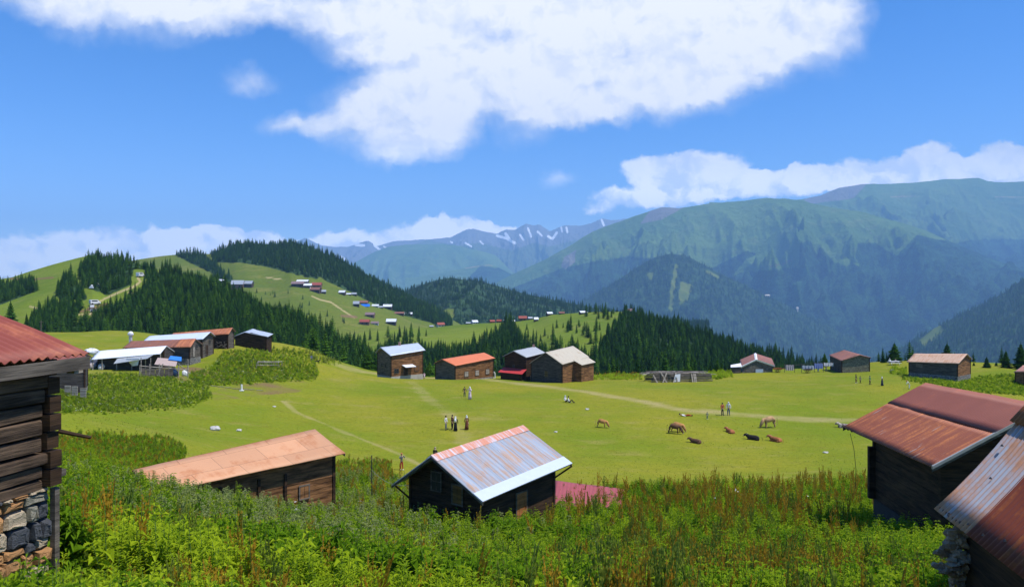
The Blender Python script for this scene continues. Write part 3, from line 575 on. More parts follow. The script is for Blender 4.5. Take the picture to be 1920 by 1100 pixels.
def scatter(name, P4, coll, kind_attr, label, cat, scl_xy=None):
    """one object: its points carry copies of the small meshes in coll"""
    me = bpy.data.meshes.new(name); n = len(P4['co']); me.vertices.add(n); me.vertices.foreach_set('co', P4['co'].astype(np.float32).ravel())
    a = me.attributes.new('kind_index', 'INT', 'POINT'); a.data.foreach_set('value', P4['kind'].astype(np.int32))
    a = me.attributes.new('scl', 'FLOAT_VECTOR', 'POINT'); a.data.foreach_set('vector', P4['scl'].astype(np.float32).ravel())
    a = me.attributes.new('rot', 'FLOAT_VECTOR', 'POINT'); a.data.foreach_set('vector', P4['rot'].astype(np.float32).ravel())
    o = link(name, me); tag(o, label, cat, kind='stuff')
    ng = bpy.data.node_groups.new(name, 'GeometryNodeTree')
    ng.interface.new_socket('Geometry', in_out='INPUT', socket_type='NodeSocketGeometry'); ng.interface.new_socket('Geometry', in_out='OUTPUT', socket_type='NodeSocketGeometry')
    gi = ng.nodes.new('NodeGroupInput'); go = ng.nodes.new('NodeGroupOutput')
    iop = ng.nodes.new('GeometryNodeInstanceOnPoints'); ci = ng.nodes.new('GeometryNodeCollectionInfo'); ci.inputs[0].default_value = coll
    ci.inputs['Separate Children'].default_value = True; ci.inputs['Reset Children'].default_value = True
    def na(nm, dt):
        q = ng.nodes.new('GeometryNodeInputNamedAttribute'); q.data_type = dt; q.inputs['Name'].default_value = nm; return q.outputs['Attribute']
    ng.links.new(gi.outputs[0], iop.inputs['Points']); ng.links.new(ci.outputs[0], iop.inputs['Instance']); iop.inputs['Pick Instance'].default_value = True
    ng.links.new(na('kind_index', 'INT'), iop.inputs['Instance Index']); ng.links.new(na('scl', 'FLOAT_VECTOR'), iop.inputs['Scale'])
    e2r = ng.nodes.new('FunctionNodeEulerToRotation'); ng.links.new(na('rot', 'FLOAT_VECTOR'), e2r.inputs[0]); ng.links.new(e2r.outputs[0], iop.inputs['Rotation'])
    ng.links.new(iop.outputs[0], go.inputs[0])
    md = o.modifiers.new('scatter', 'NODES'); md.node_group = ng
    return o
def protos(name, meshes):
    c = bpy.data.collections.new(name)
    for i, m in enumerate(meshes):
        q = bpy.data.objects.new('%s_%02d' % (name, i), m); c.objects.link(q)
    return c
R4 = pts[rest]; n_ = len(R4)
scatter('forest', dict(co=R4[:, :3] - np.array([0, 0, .2]), kind=R4[:, 4], scl=np.stack([R4[:, 3] * RNG.uniform(.9, 1.15, n_)] * 2 + [R4[:, 3]], 1), rot=np.stack([np.zeros(n_), np.zeros(n_), RNG.uniform(0, 6.28, n_)], 1)),
        protos('spruce_shape', TREES), 'kind', 'dense dark spruce forest covering the hills beyond the meadow', 'forest')

# ---- haze: the air of the valley
hz = MB(); hz.box((0, 8900, 150), (34000, 18200, 3000)); hzo = hz.build('haze', bpy.data.materials.new('haze')); tag(hzo, kind='stuff')
hm = hzo.data.materials[0]; hm.use_nodes = True; ht = hm.node_tree; ht.nodes.clear()
pv = nd(ht, 'ShaderNodeVolumePrincipled', {'Color': (0.34, 0.62, 1.0, 1), 'Density': 8.4e-5, 'Anisotropy': 0.0}); hout = nd(ht, 'ShaderNodeOutputMaterial'); ht.links.new(pv.outputs[0], hout.inputs['Volume'])
# (its label below keeps the masks readable)
tag(hzo, 'pale blue haze filling the valley before the mountains', 'haze')

# ================================================================ HOUSES
def clip_band(poly, z0, z1):
    def half(P_, f):
        out = []
        for i in range(len(P_)):
            a, b = P_[i], P_[(i + 1) % len(P_)]; fa, fb = f(a), f(b)
            if fa >= 0: out.append(a)
            if (fa > 0 > fb) or (fa < 0 < fb): t = fa / (fa - fb); out.append((a[0] + (b[0] - a[0]) * t, a[1] + (b[1] - a[1]) * t))
        return out
    q = half(poly, lambda p: p[1] - z0); return half(q, lambda p: z1 - p[1]) if len(q) > 2 else []
def plank_wall(mb, A, B, zb, prof, row=0.24, th=0.06, jit=0.02, m=0, rr=random, vertical=False):
    """wall between ground points A and B; prof: list of (u 0..1, z) along the top; built of separate boards"""
    A = Vector((A[0], A[1], 0)); B = Vector((B[0], B[1], 0)); L = (B - A).length; u = (B - A) / L; nrm = Vector((u.y, -u.x, 0))
    poly = [(0, zb), (L, zb)] + [(p[0] * L, p[1]) for p in reversed(prof)]
    top = max(p[1] for p in prof)
    mb.poly([A + u * p[0] + Vector((0, 0, p[1])) - nrm * 0.03 for p in poly], m)
    if vertical:
        x = 0.0
        while x < L - .01:
            w = min(rr.uniform(.8, 1.2) * row, L - x); sw = [(b, a) for a, b in poly]; q = [(b, a) for a, b in clip_band(sw, x, x + w - .012)]
            if len(q) > 2: o = rr.uniform(0, jit); mb.prism([A + u * a + Vector((0, 0, b)) - nrm * 0.02 for a, b in q], nrm * (th * .5 + o), m)
            x += w
        return u, nrm, L
    z = zb
    while z < top:
        h_ = row * rr.uniform(.8, 1.2); q = clip_band(poly, z, min(z + h_ - 0.018, top))
        if len(q) > 2: o = rr.uniform(0, jit); mb.prism([A + u * a + Vector((0, 0, b)) - nrm * 0.02 for a, b in q], nrm * (th * .5 + o), m)
        z += h_
    return u, nrm, L
def roof_grid(c00, c10, c01, c11, nu, nv, corr=0.0, amp=0.0, sag=0.0, seed=0, ampn=0.012):
    """c00,c10 along the ridge; c01,c11 along the eave. returns verts, uv"""
    U, V = np.meshgrid(np.linspace(0, 1, nu), np.linspace(0, 1, nv)); c = [np.array(q, float) for q in (c00, c10, c01, c11)]
    Pn = (c[0] * ((1 - U) * (1 - V))[..., None] + c[1] * (U * (1 - V))[..., None] + c[2] * ((1 - U) * V)[..., None] + c[3] * (U * V)[..., None])
    Lu = np.linalg.norm(c[1] - c[0]); Lv = np.linalg.norm(c[2] - c[0]); nrm = np.cross(c[1] - c[0], c[2] - c[0]); nrm = nrm / np.linalg.norm(nrm); nrm = nrm if nrm[2] > 0 else -nrm
    h_ = ampn * 2 * (fbm(U * Lu / 1.3 + seed, V * Lv / 1.3, 2, 40 + seed) - .5) - sag * np.sin(np.pi * V)
    if corr: h_ = h_ + amp * np.sin(2 * np.pi * U * Lu / corr)
    return Pn + h_[..., None] * nrm, np.stack([U * Lu + seed * 3.7, V * Lv + seed], -1)
def slope_piece(name, parent, base, c00, c10, c01, c11, mat, corr=0.0, amp=0.0, sag=0.0, seed=0, res=0.35, th=0.03, ampn=0.026):
    Lu = (Vector(c10) - Vector(c00)).length; Lv = (Vector(c01) - Vector(c00)).length
    nu = int(Lu / (corr / 8)) if corr else max(6, int(Lu / res)); nv = max(4, int(Lv / (0.3 if corr else res)))
    V, uv = roof_grid(c00, c10, c01, c11, nu, nv, corr, amp, sag, seed, ampn); V = V - np.array(base)
    me = grid_mesh(name, V, None, mat, uv); o = link(name, me, parent)
    md = o.modifiers.new('thickness', 'SOLIDIFY'); md.thickness = th; md.offset = -1 if True else 0
    # the sheet must thicken downwards
    n = np.cross(V[0, 1] - V[0, 0], V[1, 0] - V[0, 0]); md.offset = -1 if n[2] > 0 else 1
    return o
class House: pass
def house(name, label, k, wall, roof, roof_b=None, ove=0.35, ovg=0.35, ovgf=None, base_mat=None, base_h=0.0, floor=None, sides='e', row=0.24, corr=0.0, amp=0.0, post=0.16, cat='house', cap=None, seed=0, roofs=True, walls=True,
          gable_wall=None, th=0.05, ovb=None, seam=None, corner_mat=None, sag=0.0, vgable=False, group=None, roof_label=None):
    """k: roof corners as (photo column, row, distance): aN,aF ridge ends, eN,eF and bN,bF eave ends"""
    C = {q: P(*k[q]) for q in k}; rr = random.Random(seed + 5); ovb = ove if ovb is None else ovb; ovgf = ovg if ovgf is None else ovgf
    Lr = (C['aF'] - C['aN']).length; Wd = ((C['eN'] - C['bN']).xy).length
    def roofp(s, t):   # s along ridge, t across: 0 e-eave, .5 ridge, 1 b-eave
        a = C['aN'].lerp(C['aF'], s); e = C['eN'].lerp(C['eF'], s); b = C['bN'].lerp(C['bF'], s)
        return e.lerp(a, t * 2) if t <= .5 else a.lerp(b, t * 2 - 1)
    s0, s1 = ovg / Lr, 1 - ovgf / Lr; t0, t1 = ove / Wd, 1 - ovb / Wd
    cn = {'EN': roofp(s0, t0), 'EF': roofp(s1, t0), 'BN': roofp(s0, t1), 'BF': roofp(s1, t1)}
    gmin = min(gz(p.x, p.y) for p in cn.values()) if floor is None else floor
    base = sum((p for p in cn.values()), Vector()) / 4; base.z = gmin
    root = empty(name, base, label, cat, group); h_ = House(); h_.root = root; h_.base = base; h_.C = C; h_.cn = cn
    zb = max(gz(p.x, p.y) for p in cn.values()) if floor is None else floor
    zb = gmin + base_h if base_h else gmin - 0.3
    if walls:
        w = MB(); h_.faces = {}
        drop = Vector((0, 0, -th - 0.03))
        def face(key, a, b, prof, mat_i=0, vert=False):
            u, n, L = plank_wall(w, a, b, zb, prof, row, m=mat_i, rr=rr, vertical=vert); h_.faces[key] = (Vector((a.x, a.y, 0)), u, n, L)
        zz = lambda s, t: (roofp(s, t) + drop).z
        face('e', cn['EN'], cn['EF'], [(i / 4, zz(s0 + (s1 - s0) * i / 4, t0)) for i in range(5)])
        face('n', cn['BN'], cn['EN'], [(0, zz(s0, t1)), ((t1 - .5) / (t1 - t0), zz(s0, .5)), (1, zz(s0, t0))], 1 if gable_wall else 0, vgable)
        face('b', cn['BF'], cn['BN'], [(0, zz(s1, t1)), (1, zz(s0, t1))])
        face('f', cn['EF'], cn['BF'], [(0, zz(s1, t0)), ((.5 - t0) / (t1 - t0), zz(s1, .5)), (1, zz(s1, t1))], 1 if gable_wall else 0, vgable)
        w.build('wall', [wall] + ([gable_wall] if gable_wall else []), root, base=base)
        if post:
            for q in ('EN', 'EF', 'BN', 'BF'):
                p = cn[q]; c = MB(); c.box((p.x, p.y, (zb + p.z - .1) / 2), (post, post, p.z - .1 - zb), (cn['EF'] - cn['EN']).xy.to_3d().normalized() and ((cn['EF'] - cn['EN']).xy.to_3d().normalized(), Vector((0, 0, 1)).cross((cn['EF'] - cn['EN']).xy.to_3d().normalized()), Vector((0, 0, 1))))
                c.build('corner_post', corner_mat or wood_dark, root, base=base)
        if base_h:
            f = MB(); cc = [cn['EN'], cn['EF'], cn['BF'], cn['BN']]; ctr = base
            pts_ = []
            for p in cc: d = (p - ctr); d.z = 0; p2 = p + d.normalized() * 0.07; pts_.append(Vector((p2.x, p2.y, gmin - 0.6)))
            f.prism(pts_, (0, 0, 0.6 + base_h - 0.004), 0); f.build('foundation', base_mat or stone_grey, root, base=base)
    if roofs:
        if seam:   # sheets laid in two courses, the upper lapping the lower
            mid0 = C['aN'].lerp(C['bN'] if seam[0] == 'b' else C['eN'], seam[1]); mid1 = C['aF'].lerp(C['bF'] if seam[0] == 'b' else C['eF'], seam[1])
            e0, e1 = (C['bN'], C['bF']) if seam[0] == 'b' else (C['eN'], C['eF']); up = Vector((0, 0, 0.035)); nx = (e0 - mid0) * 0.04
            r_ = slope_piece('roof', root, base, C['aN'] + up, C['aF'] + up, mid0 + nx + up, mid1 + nx + up, roof, corr, amp, sag, seed, th=0.012 if corr else th)
            r2 = slope_piece('roof_sheet', root, base, mid0, mid1, e0, e1, seam[2], corr, amp, sag, seed + 1, th=0.012 if corr else th)
            o0, o1 = (C['eN'], C['eF']) if seam[0] == 'b' else (C['bN'], C['bF'])
            slope_piece('roof_back', root, base, C['aN'], C['aF'], o0, o1, roof_b or roof, 0, 0, 0, seed + 2, th=th)
        else:
            r_ = slope_piece('roof', root, base, C['aN'], C['aF'], C['eN'], C['eF'], roof, corr, amp, sag, seed, th=0.012 if corr else th)
            slope_piece('roof_back', root, base, C['aN'], C['aF'], C['bN'], C['bF'], roof_b or roof, 0, 0, 0, seed + 2, th=th)
        h_.roof = r_
        if roof_label: r_['label'] = roof_label
        if corr:
            pu = MB()
            for a, b in ((C['eN'], C['eF']), (C['bN'], C['bF'])):
                ins = (C['aN'] - a) * 0.03; pu.tube([a + ins + Vector((0, 0, -.07)), b + ins + Vector((0, 0, -.07))], 0.05, 5)
            pu.build('purlin', wood_grey, root, base=base)
        if cap:
            c = MB(); wv = 0.22 if len(cap) < 3 else cap[2]
            for e_ in ('e', 'b'):
                a0, a1 = C['aN'], C['aF']; d0 = (C[e_ + 'N'] - a0).normalized() * wv; d1 = (C[e_ + 'F'] - a1).normalized() * wv; up = Vector((0, 0, cap[1]))
                c.quad(a0 + up, a1 + up, a1 + d1 + up * .6, a0 + d0 + up * .6, uv=[(0, 0), (Lr, 0), (Lr, wv), (0, wv)])
            o = c.build('ridge_cap', cap[0], h_.roof, base=base)
        # barge boards along the near gable
        bb = MB()
        for e_ in ('e', 'b'):
            for s_ in ('N', 'F'):
                a = C['a' + s_]; e = C[e_ + s_]; ax = (C['aF'] - C['aN']).normalized() * (0.02 if s_ == 'N' else -0.02)
                bb.prism([a + Vector((0, 0, -.03)) + ax, e + Vector((0, 0, -.03)) + ax, e + Vector((0, 0, -.17)) + ax, a + Vector((0, 0, -.17)) + ax], (C['aF'] - C['aN']).normalized() * (0.03 if s_ == 'N' else -.03))
        bb.build('barge_board', wood_grey, root, base=base)
    return h_
def opening(h_, key, u0, z, w, hh, kind='window', mat=None, out=0.075, z_abs=False):
    A, u, n, L = h_.faces[key]; zc = (z if z_abs else h_.base.z + z); c = A + u * (u0 * L) + n * out + Vector((0, 0, zc + hh / 2)); ax = (u, n, Vector((0, 0, 1)))
    fr = MB(); t = 0.07 if hh > .5 else .04
    fr.box(c + Vector((0, 0, hh / 2)), (w + 2 * t, .05, t), ax); fr.box(c - Vector((0, 0, hh / 2)), (w + 2 * t, .07, t), ax)
    fr.box(c + u * (w / 2 + t / 2), (t, .05, hh - t), ax); fr.box(c - u * (w / 2 + t / 2), (t, .05, hh - t), ax)
    if kind == 'door':
        d = MB(); nb = max(3, int(w / .16))
        for i in range(nb): d.box(c + u * ((i + .5) / nb - .5) * w + n * 0.006 * (i % 2), (w / nb - .008, .03, hh - t), ax)
        o = d.build('door', mat or wood_orange, h_.root, base=h_.base); fo = fr.build('frame', wood_grey, o, base=h_.base)
        k = MB(); k.box(c + u * (w * .38) + n * .04, (.03, .05, .12), ax); k.build('handle', plain('iron', (.05, .05, .05), .5, .6), o, base=h_.base)
    elif kind == 'shutter':
        d = MB()
        for i in (-1, 1): d.box(c + u * (i * w / 4), (w / 2 - .02, .035, hh - t), ax)
        o = d.build('window', mat or wood_pale, h_.root, base=h_.base); fr.build('frame', wood_grey, o, base=h_.base)
    else:
        o = fr.build('window', mat or wood_grey, h_.root, base=h_.base); d = MB(); d.box(c - n * .01, (w, .02, hh - t), ax); d.build('pane', glass, o, base=h_.base)
        g = MB(); g.box(c + n * .005, (.03, .02, hh - t), ax); g.box(c + n * .004, (w, .018, .03), ax); g.build('glazing_bar', wood_grey, o, base=h_.base)
    return o

r_salmon = roofmat('salmon_sheet', (0.65, 0.335, 0.175), (0.46, 0.18, 0.07), 0.30, seamu=2.35, seamv=1.22, streak=0.25, rough=0.55)
r_galv = roofmat('galvanised_rusty', (0.38, 0.43, 0.50), (0.42, 0.24, 0.13), 0.40, metal=0.25, corr=0.30, seamu=0.78, seamv=20, streak=0.66, rough=0.5)
r_capgalv = roofmat('ridge_cap_flaking', (0.62, 0.66, 0.72), (0.55, 0.17, 0.06), 0.55, metal=0.2, streak=0.8, rough=0.5)
r_pale = roofmat('pale_galvanised', (0.52, 0.57, 0.64), (0.35, 0.22, 0.14), 0.05, metal=0.2, corr=0.2, streak=0.5, rough=0.45)
r_white = roofmat('white_sheet', (0.78, 0.80, 0.84), (0.5, 0.4, 0.3), 0.0, corr=0.3, rough=0.5)
r_whiteb = roofmat('bluish_white_sheet', (0.60, 0.66, 0.76), (0.4, 0.3, 0.2), 0.05, corr=0.3, rough=0.45)
r_orange = roofmat('orange_sheet', (0.68, 0.19, 0.075), (0.6, 0.25, 0.12), 0.1, corr=0.25, rough=0.5)
r_beige = roofmat('beige_sheet', (0.52, 0.46, 0.35), (0.33, 0.22, 0.12), 0.28, corr=0.2, streak=.7)
r_brown = roofmat('rusty_brown_sheet', (0.27, 0.115, 0.08), (0.36, 0.13, 0.06), 0.35, seamu=2.4, seamv=9, streak=.7, pale=(0.5, 0.45, 0.42))
r_rustor = roofmat('rust_orange_sheet', (0.38, 0.13, 0.06), (0.5, 0.18, 0.07), 0.4, streak=.7, pale=(0.5, 0.5, 0.52))
r_tan = roofmat('tan_sheet', (0.60, 0.40, 0.27), (0.42, 0.19, 0.09), 0.35, corr=.3, streak=.6)
r_redrust = roofmat('red_rust_corrugated', (0.31, 0.092, 0.048), (0.50, 0.17, 0.055), 0.34, streak=.85, rough=0.55, pale=(.5, .42, .36))
r_maroon = roofmat('maroon_corrugated', (0.29, 0.092, 0.062), (0.38, 0.11, 0.05), 0.22, streak=.6, rough=0.55)
r_leftred = roofmat('left_red_corrugated', (0.27, 0.066, 0.045), (0.38, 0.12, 0.06), 0.34, streak=.55, rough=0.6)
r_crimson = roofmat('crimson_sheet', (0.36, 0.075, 0.08), (0.34, 0.08, 0.06), 0.1, corr=.25)
r_red = roofmat('red_sheet', (0.55, 0.05, 0.05), (0.4, 0.06, 0.04), 0.1, corr=.25)
r_bluegalv = roofmat('blue_galvanised', (0.46, 0.47, 0.49), (0.50, 0.19, 0.045), 0.46, metal=0.0, streak=.45, rough=0.5, valley=(.105, 18.5))
r_deeprust = roofmat('deep_rust', (0.20, 0.042, 0.016), (0.42, 0.13, 0.02), 0.30, streak=.5, rough=0.6)

# ---- the grey tin roofed house in the middle foreground
hc = house('wooden_house', 'dark wooden house with rust streaked grey tin roof in the weeds, middle foreground', {'aN': (807.6, 854.2, 36.0), 'aF': (981.3, 797.7, 41.51), 'eN': (904.5, 940.7, 34.0), 'eF': (1072.7, 868.5, 39.51), 'bN': (733.4, 908.9, 38.0), 'bF': (905.5, 839.0, 43.52)},
           wood_dark, r_galv, r_pale, ove=0.75, ovg=0.75, ovgf=.6, cap=(r_capgalv, .05, .48), seed=1, row=.26, floor=4.3, base_h=.3, roof_label='grey tin sheets with brown rust streaks')
C = hc.C
b = MB(); up = Vector((0, 0, .02)); d0 = (C['aN'] - C['eN']).normalized() * .62; d1 = (C['aF'] - C['eF']).normalized() * .62
b.prism([C['eN'] + up + d0, C['eF'] + up + d1, C['eF'] + up * 1.5 - d1 * .04, C['eN'] + up * 1.5 - d0 * .04], (0, 0, .012)); b.build('eave_sheet', r_white if False else plain('new_tin', (.62, .68, .76), .4, .2, .08), hc.root, base=hc.base)
opening(hc, 'n', .40, 2.35, .62, .95, 'window'); opening(hc, 'n', .70, 1.95, .62, .95, 'shutter', wood('wood_ochre', (.10, .05, .015), (.26, .14, .04)))
opening(hc, 'e', .52, 0.55, .78, 1.6, 'door')
b = MB()
for f_ in (.02, .97):
    w0 = hc.cn['BN'].lerp(hc.cn['BF'], f_); e0 = hc.C['bN'].lerp(hc.C['bF'], f_ + .02); b.tube([Vector((w0.x, w0.y, e0.z - .9)), e0 + Vector((0, 0, -.12))], .05, 5)
w0 = hc.cn['EF']; e0 = hc.C['eF']; b.tube([Vector((w0.x, w0.y, e0.z - .8)), e0 + Vector((0, 0, -.12))], .05, 5)
b.build('bracket', wood_dark, hc.root, base=hc.base)
# ---- the long low house with the salmon roof
ho = house('wooden_house', 'long low brown plank house with faded salmon roof sheets sunk in the weeds', {'aN': (249.5, 880.3, 35.0), 'aF': (590.6, 804, 42.06), 'eN': (291.1, 923.2, 33.28), 'eF': (647.9, 849, 40.35), 'bN': (219.5, 902.4, 36.72), 'bF': (554.6, 822.3, 43.78)},
           wood_brown, r_salmon, r_maroon, ove=0.5, ovg=0.45, ovgf=.35, base_mat=plain('whitewashed_stone', (.55, .53, .50), .9, var=.3, scale=5), base_h=.75, seed=2, row=.3, floor=4.05, sag=.02)
opening(ho, 'e', .80, 1.55, .5, .7, 'shutter', wood_brown)
pb = MB(); A, u, n, L = ho.faces['e']
for f_ in (.30, .52, .68): pb.box(A + u * (f_ * L) + n * .08 + Vector((0, 0, ho.base.z + 1.9)), (.14, .1, 2.3), (u, n, Vector((0, 0, 1))))
pb.build('wall_post', wood_dark, ho.root, base=ho.base)
rf = MB()
for i in range(9):
    s_ = .08 + i * .108; e0 = ho.C['eN'].lerp(ho.C['eF'], s_); a0 = ho.C['aN'].lerp(ho.C['aF'], s_); rf.tube([e0.lerp(a0, .04) + Vector((0, 0, -.12)), e0.lerp(a0, .5) + Vector((0, 0, -.12))], .045, 5)
rf.build('rafter', wood_grey, ho.root, base=ho.base)
# ---- the big rust roofed barn on the right
hr = house('wooden_barn', 'dark barn with wide rust red corrugated roof in two courses, right foreground', {'aN': (1964.6, 760.8, 25.0), 'aF': (1734.5, 719, 33.17), 'eN': (2181.4, 879.3, 24.78), 'eF': (1898.9, 804.7, 32.95), 'bN': (1748.4, 875.6, 25.22), 'bF': (1580, 800, 33.39)},
           wood_dark, r_maroon, r_maroon, ove=.6, ovb=.75, ovg=.9, ovgf=1.7, corr=0.13, amp=0.022, seam=('b', .43, r_redrust), seed=3, row=.34, floor=7.3, base_h=.5, base_mat=plain('dark_rubble', (.06, .055, .05), .9, rug=.05), cat='barn', corner_mat=wood_dark)
rf = MB()
for s_ in (.985, .93, .12, .03):
    e0 = hr.C['bN'].lerp(hr.C['bF'], s_); a0 = hr.C['aN'].lerp(hr.C['aF'], s_); rf.tube([e0.lerp(a0, .04) + Vector((0, 0, -.16)), e0.lerp(a0, .45) + Vector((0, 0, -.16))], .07, 5)
rf.build('rafter', wood_dark, hr.root, base=hr.base)
b = MB(); A, u, n, L = hr.faces['b']; b.box(A + u * .0 + n * .15 + Vector((0, 0, hr.base.z + 1.6)), (.2, .25, 2.2), (u, n, Vector((0, 0, 1)))); b.build('plank', wood_dark, hr.root, base=hr.base)
b = MB(); e0 = hr.C['bN']; a0 = hr.C['aN']; ax = (hr.C['aF'] - hr.C['aN']).normalized()
b.prism([e0 - ax * .02 + Vector((0, 0, .045)), a0 - ax * .02 + Vector((0, 0, .045)), a0 - ax * .02 + Vector((0, 0, -.06)), e0 - ax * .02 + Vector((0, 0, -.06))], ax * .09); b.build('rake_flashing', plain('bent_tin', (.42, .40, .36), .5, .3), hr.root, base=hr.base)

# ---- far side of the meadow
hA = house('plank_house', 'two storey plank house with white tin roof and pale plastered base', {'aN': (713, 650.8, 141.0), 'aF': (783.8, 642.5, 146.23), 'eN': (732.5, 666.8, 138.82), 'eF': (798, 656, 144.04), 'bN': (703, 661, 143.18), 'bF': (768.7, 653.1, 148.41)},
           wood_brown, r_pale, ove=.4, ovg=.45, base_mat=plaster, base_h=1.5, seed=4, row=.3, gable_wall=wood_grey, floor=-2.2)
opening(hA, 'n', .35, 3.1, .5, .7, 'window'); opening(hA, 'n', .62, 3.1, .5, .7, 'window'); opening(hA, 'e', .16, 2.1, .9, .8, 'window'); opening(hA, 'e', .45, 1.5, .8, 1.7, 'door', wood_dark); opening(hA, 'e', .80, 2.1, .8, .9, 'shutter', wood_brown)
aw = MB(); A, u, n, L = hA.faces['e']; z0 = hA.base.z + 3.5; aw.prism([A + u * L * .33 + n * .05 + Vector((0, 0, z0)), A + u * L * .66 + n * .05 + Vector((0, 0, z0)), A + u * L * .68 + n * 1.2 + Vector((0, 0, z0 - .35)), A + u * L * .35 + n * 1.2 + Vector((0, 0, z0 - .35))], (0, 0, .05)); aw.build('awning', r_white, hA.root, base=hA.base)
ch = MB(); p_ = hA.C['aN'].lerp(hA.C['aF'], .5); ch.box(p_ + Vector((0, 0, .2)), (.4, .4, .7)); ch.build('chimney', plain('brick_pinkish', (.35, .2, .17)), hA.roof, base=hA.base)
hB = house('plank_house', 'long brown plank house with bright orange roof and three shuttered windows', {'aN': (828.8, 673, 135.0), 'aF': (907.5, 660.5, 142.31), 'eN': (853.8, 685.5, 132.9), 'eF': (928.8, 670.8, 140.2), 'bN': (813, 680.8, 137.1), 'bF': (888.1, 668.1, 144.41)},
           wood_brown, r_orange, ove=.3, ovg=.3, gable_wall=wood_grey, seed=5, row=.28, floor=-1.5, base_h=.75, base_mat=stone('stone_pale', (.3, .29, .27), (.5, .48, .45), 3))
for q in (.28, .56, .84): opening(hB, 'e', q, 1.35, .85, .95, 'shutter')
hK = house('plank_house', 'dark house with pale grey roof and small red lean-to in front', {'aN': (963, 657.5, 137.0), 'aF': (1002.5, 649.3, 141.73), 'eN': (987, 670, 135.24), 'eF': (1022.5, 661, 139.97), 'bN': (942, 667.5, 138.76), 'bF': (980.6, 658.9, 143.49)},
           wood_dark, roofmat('grey_sheet', (0.42, 0.44, 0.45), (0.4, 0.25, 0.18), 0.15, metal=.2, corr=.25), ove=.35, ovg=.4, seed=6, row=.3, floor=-1.9, gable_wall=wood_dark)
opening(hK, 'n', .42, 3.2, .45, .5, 'window'); opening(hK, 'e', .35, .5, .8, 1.6, 'door', wood('wood_red', (.12, .02, .015), (.25, .06, .04)))
A, u, n, L = hK.faces['n']; lt = MB(); z0 = hK.base.z + 3.0
lt.prism([A - u * .3 + n * .06 + Vector((0, 0, z0)), A + u * (L + .2) + n * .06 + Vector((0, 0, z0)), A + u * (L + .3) + n * 1.6 + Vector((0, 0, z0 - .75)), A - u * .4 + n * 1.6 + Vector((0, 0, z0 - .75))], (0, 0, .06)); lo = lt.build('lean_to_roof', r_red, hK.root, base=hK.base)
lt = MB(); plank_wall(lt, A + n * 1.3, A + u * L + n * 1.3, hK.base.z, [(0, z0 - .65), (1, z0 - .65)], .3, rr=random.Random(3)); lt.build('lean_to_wall', wood_dark, hK.root, base=hK.base)
ch = MB(); p_ = hK.C['aN'].lerp(hK.C['aF'], .95); ch.box(p_ + Vector((0, 0, .1)), (.4, .4, .6)); ch.build('chimney', plain('brick_pinkish', (.35, .2, .17)), hK.roof, base=hK.base)
hD = house('plank_house', 'plank house with broad beige tin roof and stepped side wing', {'aN': (1022.5, 660, 132.0), 'aF': (1074.5, 648, 138.65), 'eN': (1055, 683, 129.65), 'eF': (1105, 668.8, 136.3), 'bN': (992, 681, 134.35), 'bF': (1044.2, 665.2, 141.0)},
           wood_brown, r_beige, ove=.3, ovg=.3, seed=7, row=.3, floor=-1.8, gable_wall=wood_shade)
opening(hD, 'n', .5, 2.0, .7, 1.1, 'shutter', wood('wood_hazel', (.07, .05, .02), (.16, .11, .04)))
A, u, n, L = hD.faces['e']; wg = MB(); z1 = (hD.C['eN'].lerp(hD.C['eF'], .6)).z
wg.prism([A + u * L * .42 + Vector((0, 0, z1 + .02)), A + u * L * .99 + Vector((0, 0, z1 + .3)), A + u * L * .99 + n * 1.9 + Vector((0, 0, z1 - .6)), A + u * L * .42 + n * 1.9 + Vector((0, 0, z1 - .75))], (0, 0, .05)); wg.build('wing_roof', r_beige if False else plain('beige_tin', (.5, .44, .33), .6), hD.root, base=hD.base)
wg = MB(); plank_wall(wg, A + u * L * .46 + n * 1.6, A + u * L * .96 + n * 1.6, hD.base.z, [(0, z1 - .65), (1, z1 - .55)], .3, rr=random.Random(8)); plank_wall(wg, A + u * L * .46, A + u * L * .46 + n * 1.6, hD.base.z, [(0, z1), (1, z1 - .65)], .3, rr=random.Random(9)); wg.build('wing_wall', wood_orange if False else wood_brown, hD.root, base=hD.base)
# right-hand group
hE = house('stone_hut', 'low stone hut with rust red roof edged in white, near the laundry line', {'aN': (1418, 674, 150), 'aF': (1416, 661.8, 157), 'eN': (1453, 685.5, 150.3), 'eF': (1447, 671.5, 157.5), 'bN': (1389.5, 687.5, 149.6), 'bF': (1387, 674, 156.8)},
           stone('stone_dark', (.10, .09, .075), (.24, .22, .19), 3), r_brown, ove=.45, ovb=.3, ovg=.3, seed=8, row=3.0, cat='hut', cap=(plain('white_tin', (.75, .75, .76), .5), .05, .3), gable_wall=None, post=0)
b = MB(); C = hE.C
for e_ in ('e', 'b'):
    a0 = C['aN'] + Vector((0, -.06, .08)); e0 = C[e_ + 'N'] + Vector((0, -.06, .08)); b.prism([a0, e0, e0 + Vector((0, .1, -.3)), a0 + Vector((0, .1, -.3))], (0, .3, 0))
b.build('white_edging', plain('white_tin', (.75, .75, .76), .5), hE.root, base=hE.base)
opening(hE, 'n', .56, .05, 1.6, 1.1, 'door', plain('pale_blue_door', (.45, .52, .6), .6))
b = MB(); l0, l1, l2, l3 = P(1370, 684.5, 150), P(1389, 681, 152), P(1391, 687.5, 149.5), P(1370, 688.5, 148.5); b.prism([l0, l1, l2, l3], (0, 0, .06)); b.build('lean_to_roof', plain('white_tin', (.75, .75, .76), .5), hE.root, base=hE.base)
b = MB(); g_ = hE.base.z - .2; plank_wall(b, P(1372, 700, 149), P(1389, 700, 149.6), g_, [(0, l3.z - .02), (1, l3.z + .1)], .3, rr=random.Random(2)); b.build('lean_to_wall', wood_shade, hE.root, base=hE.base)
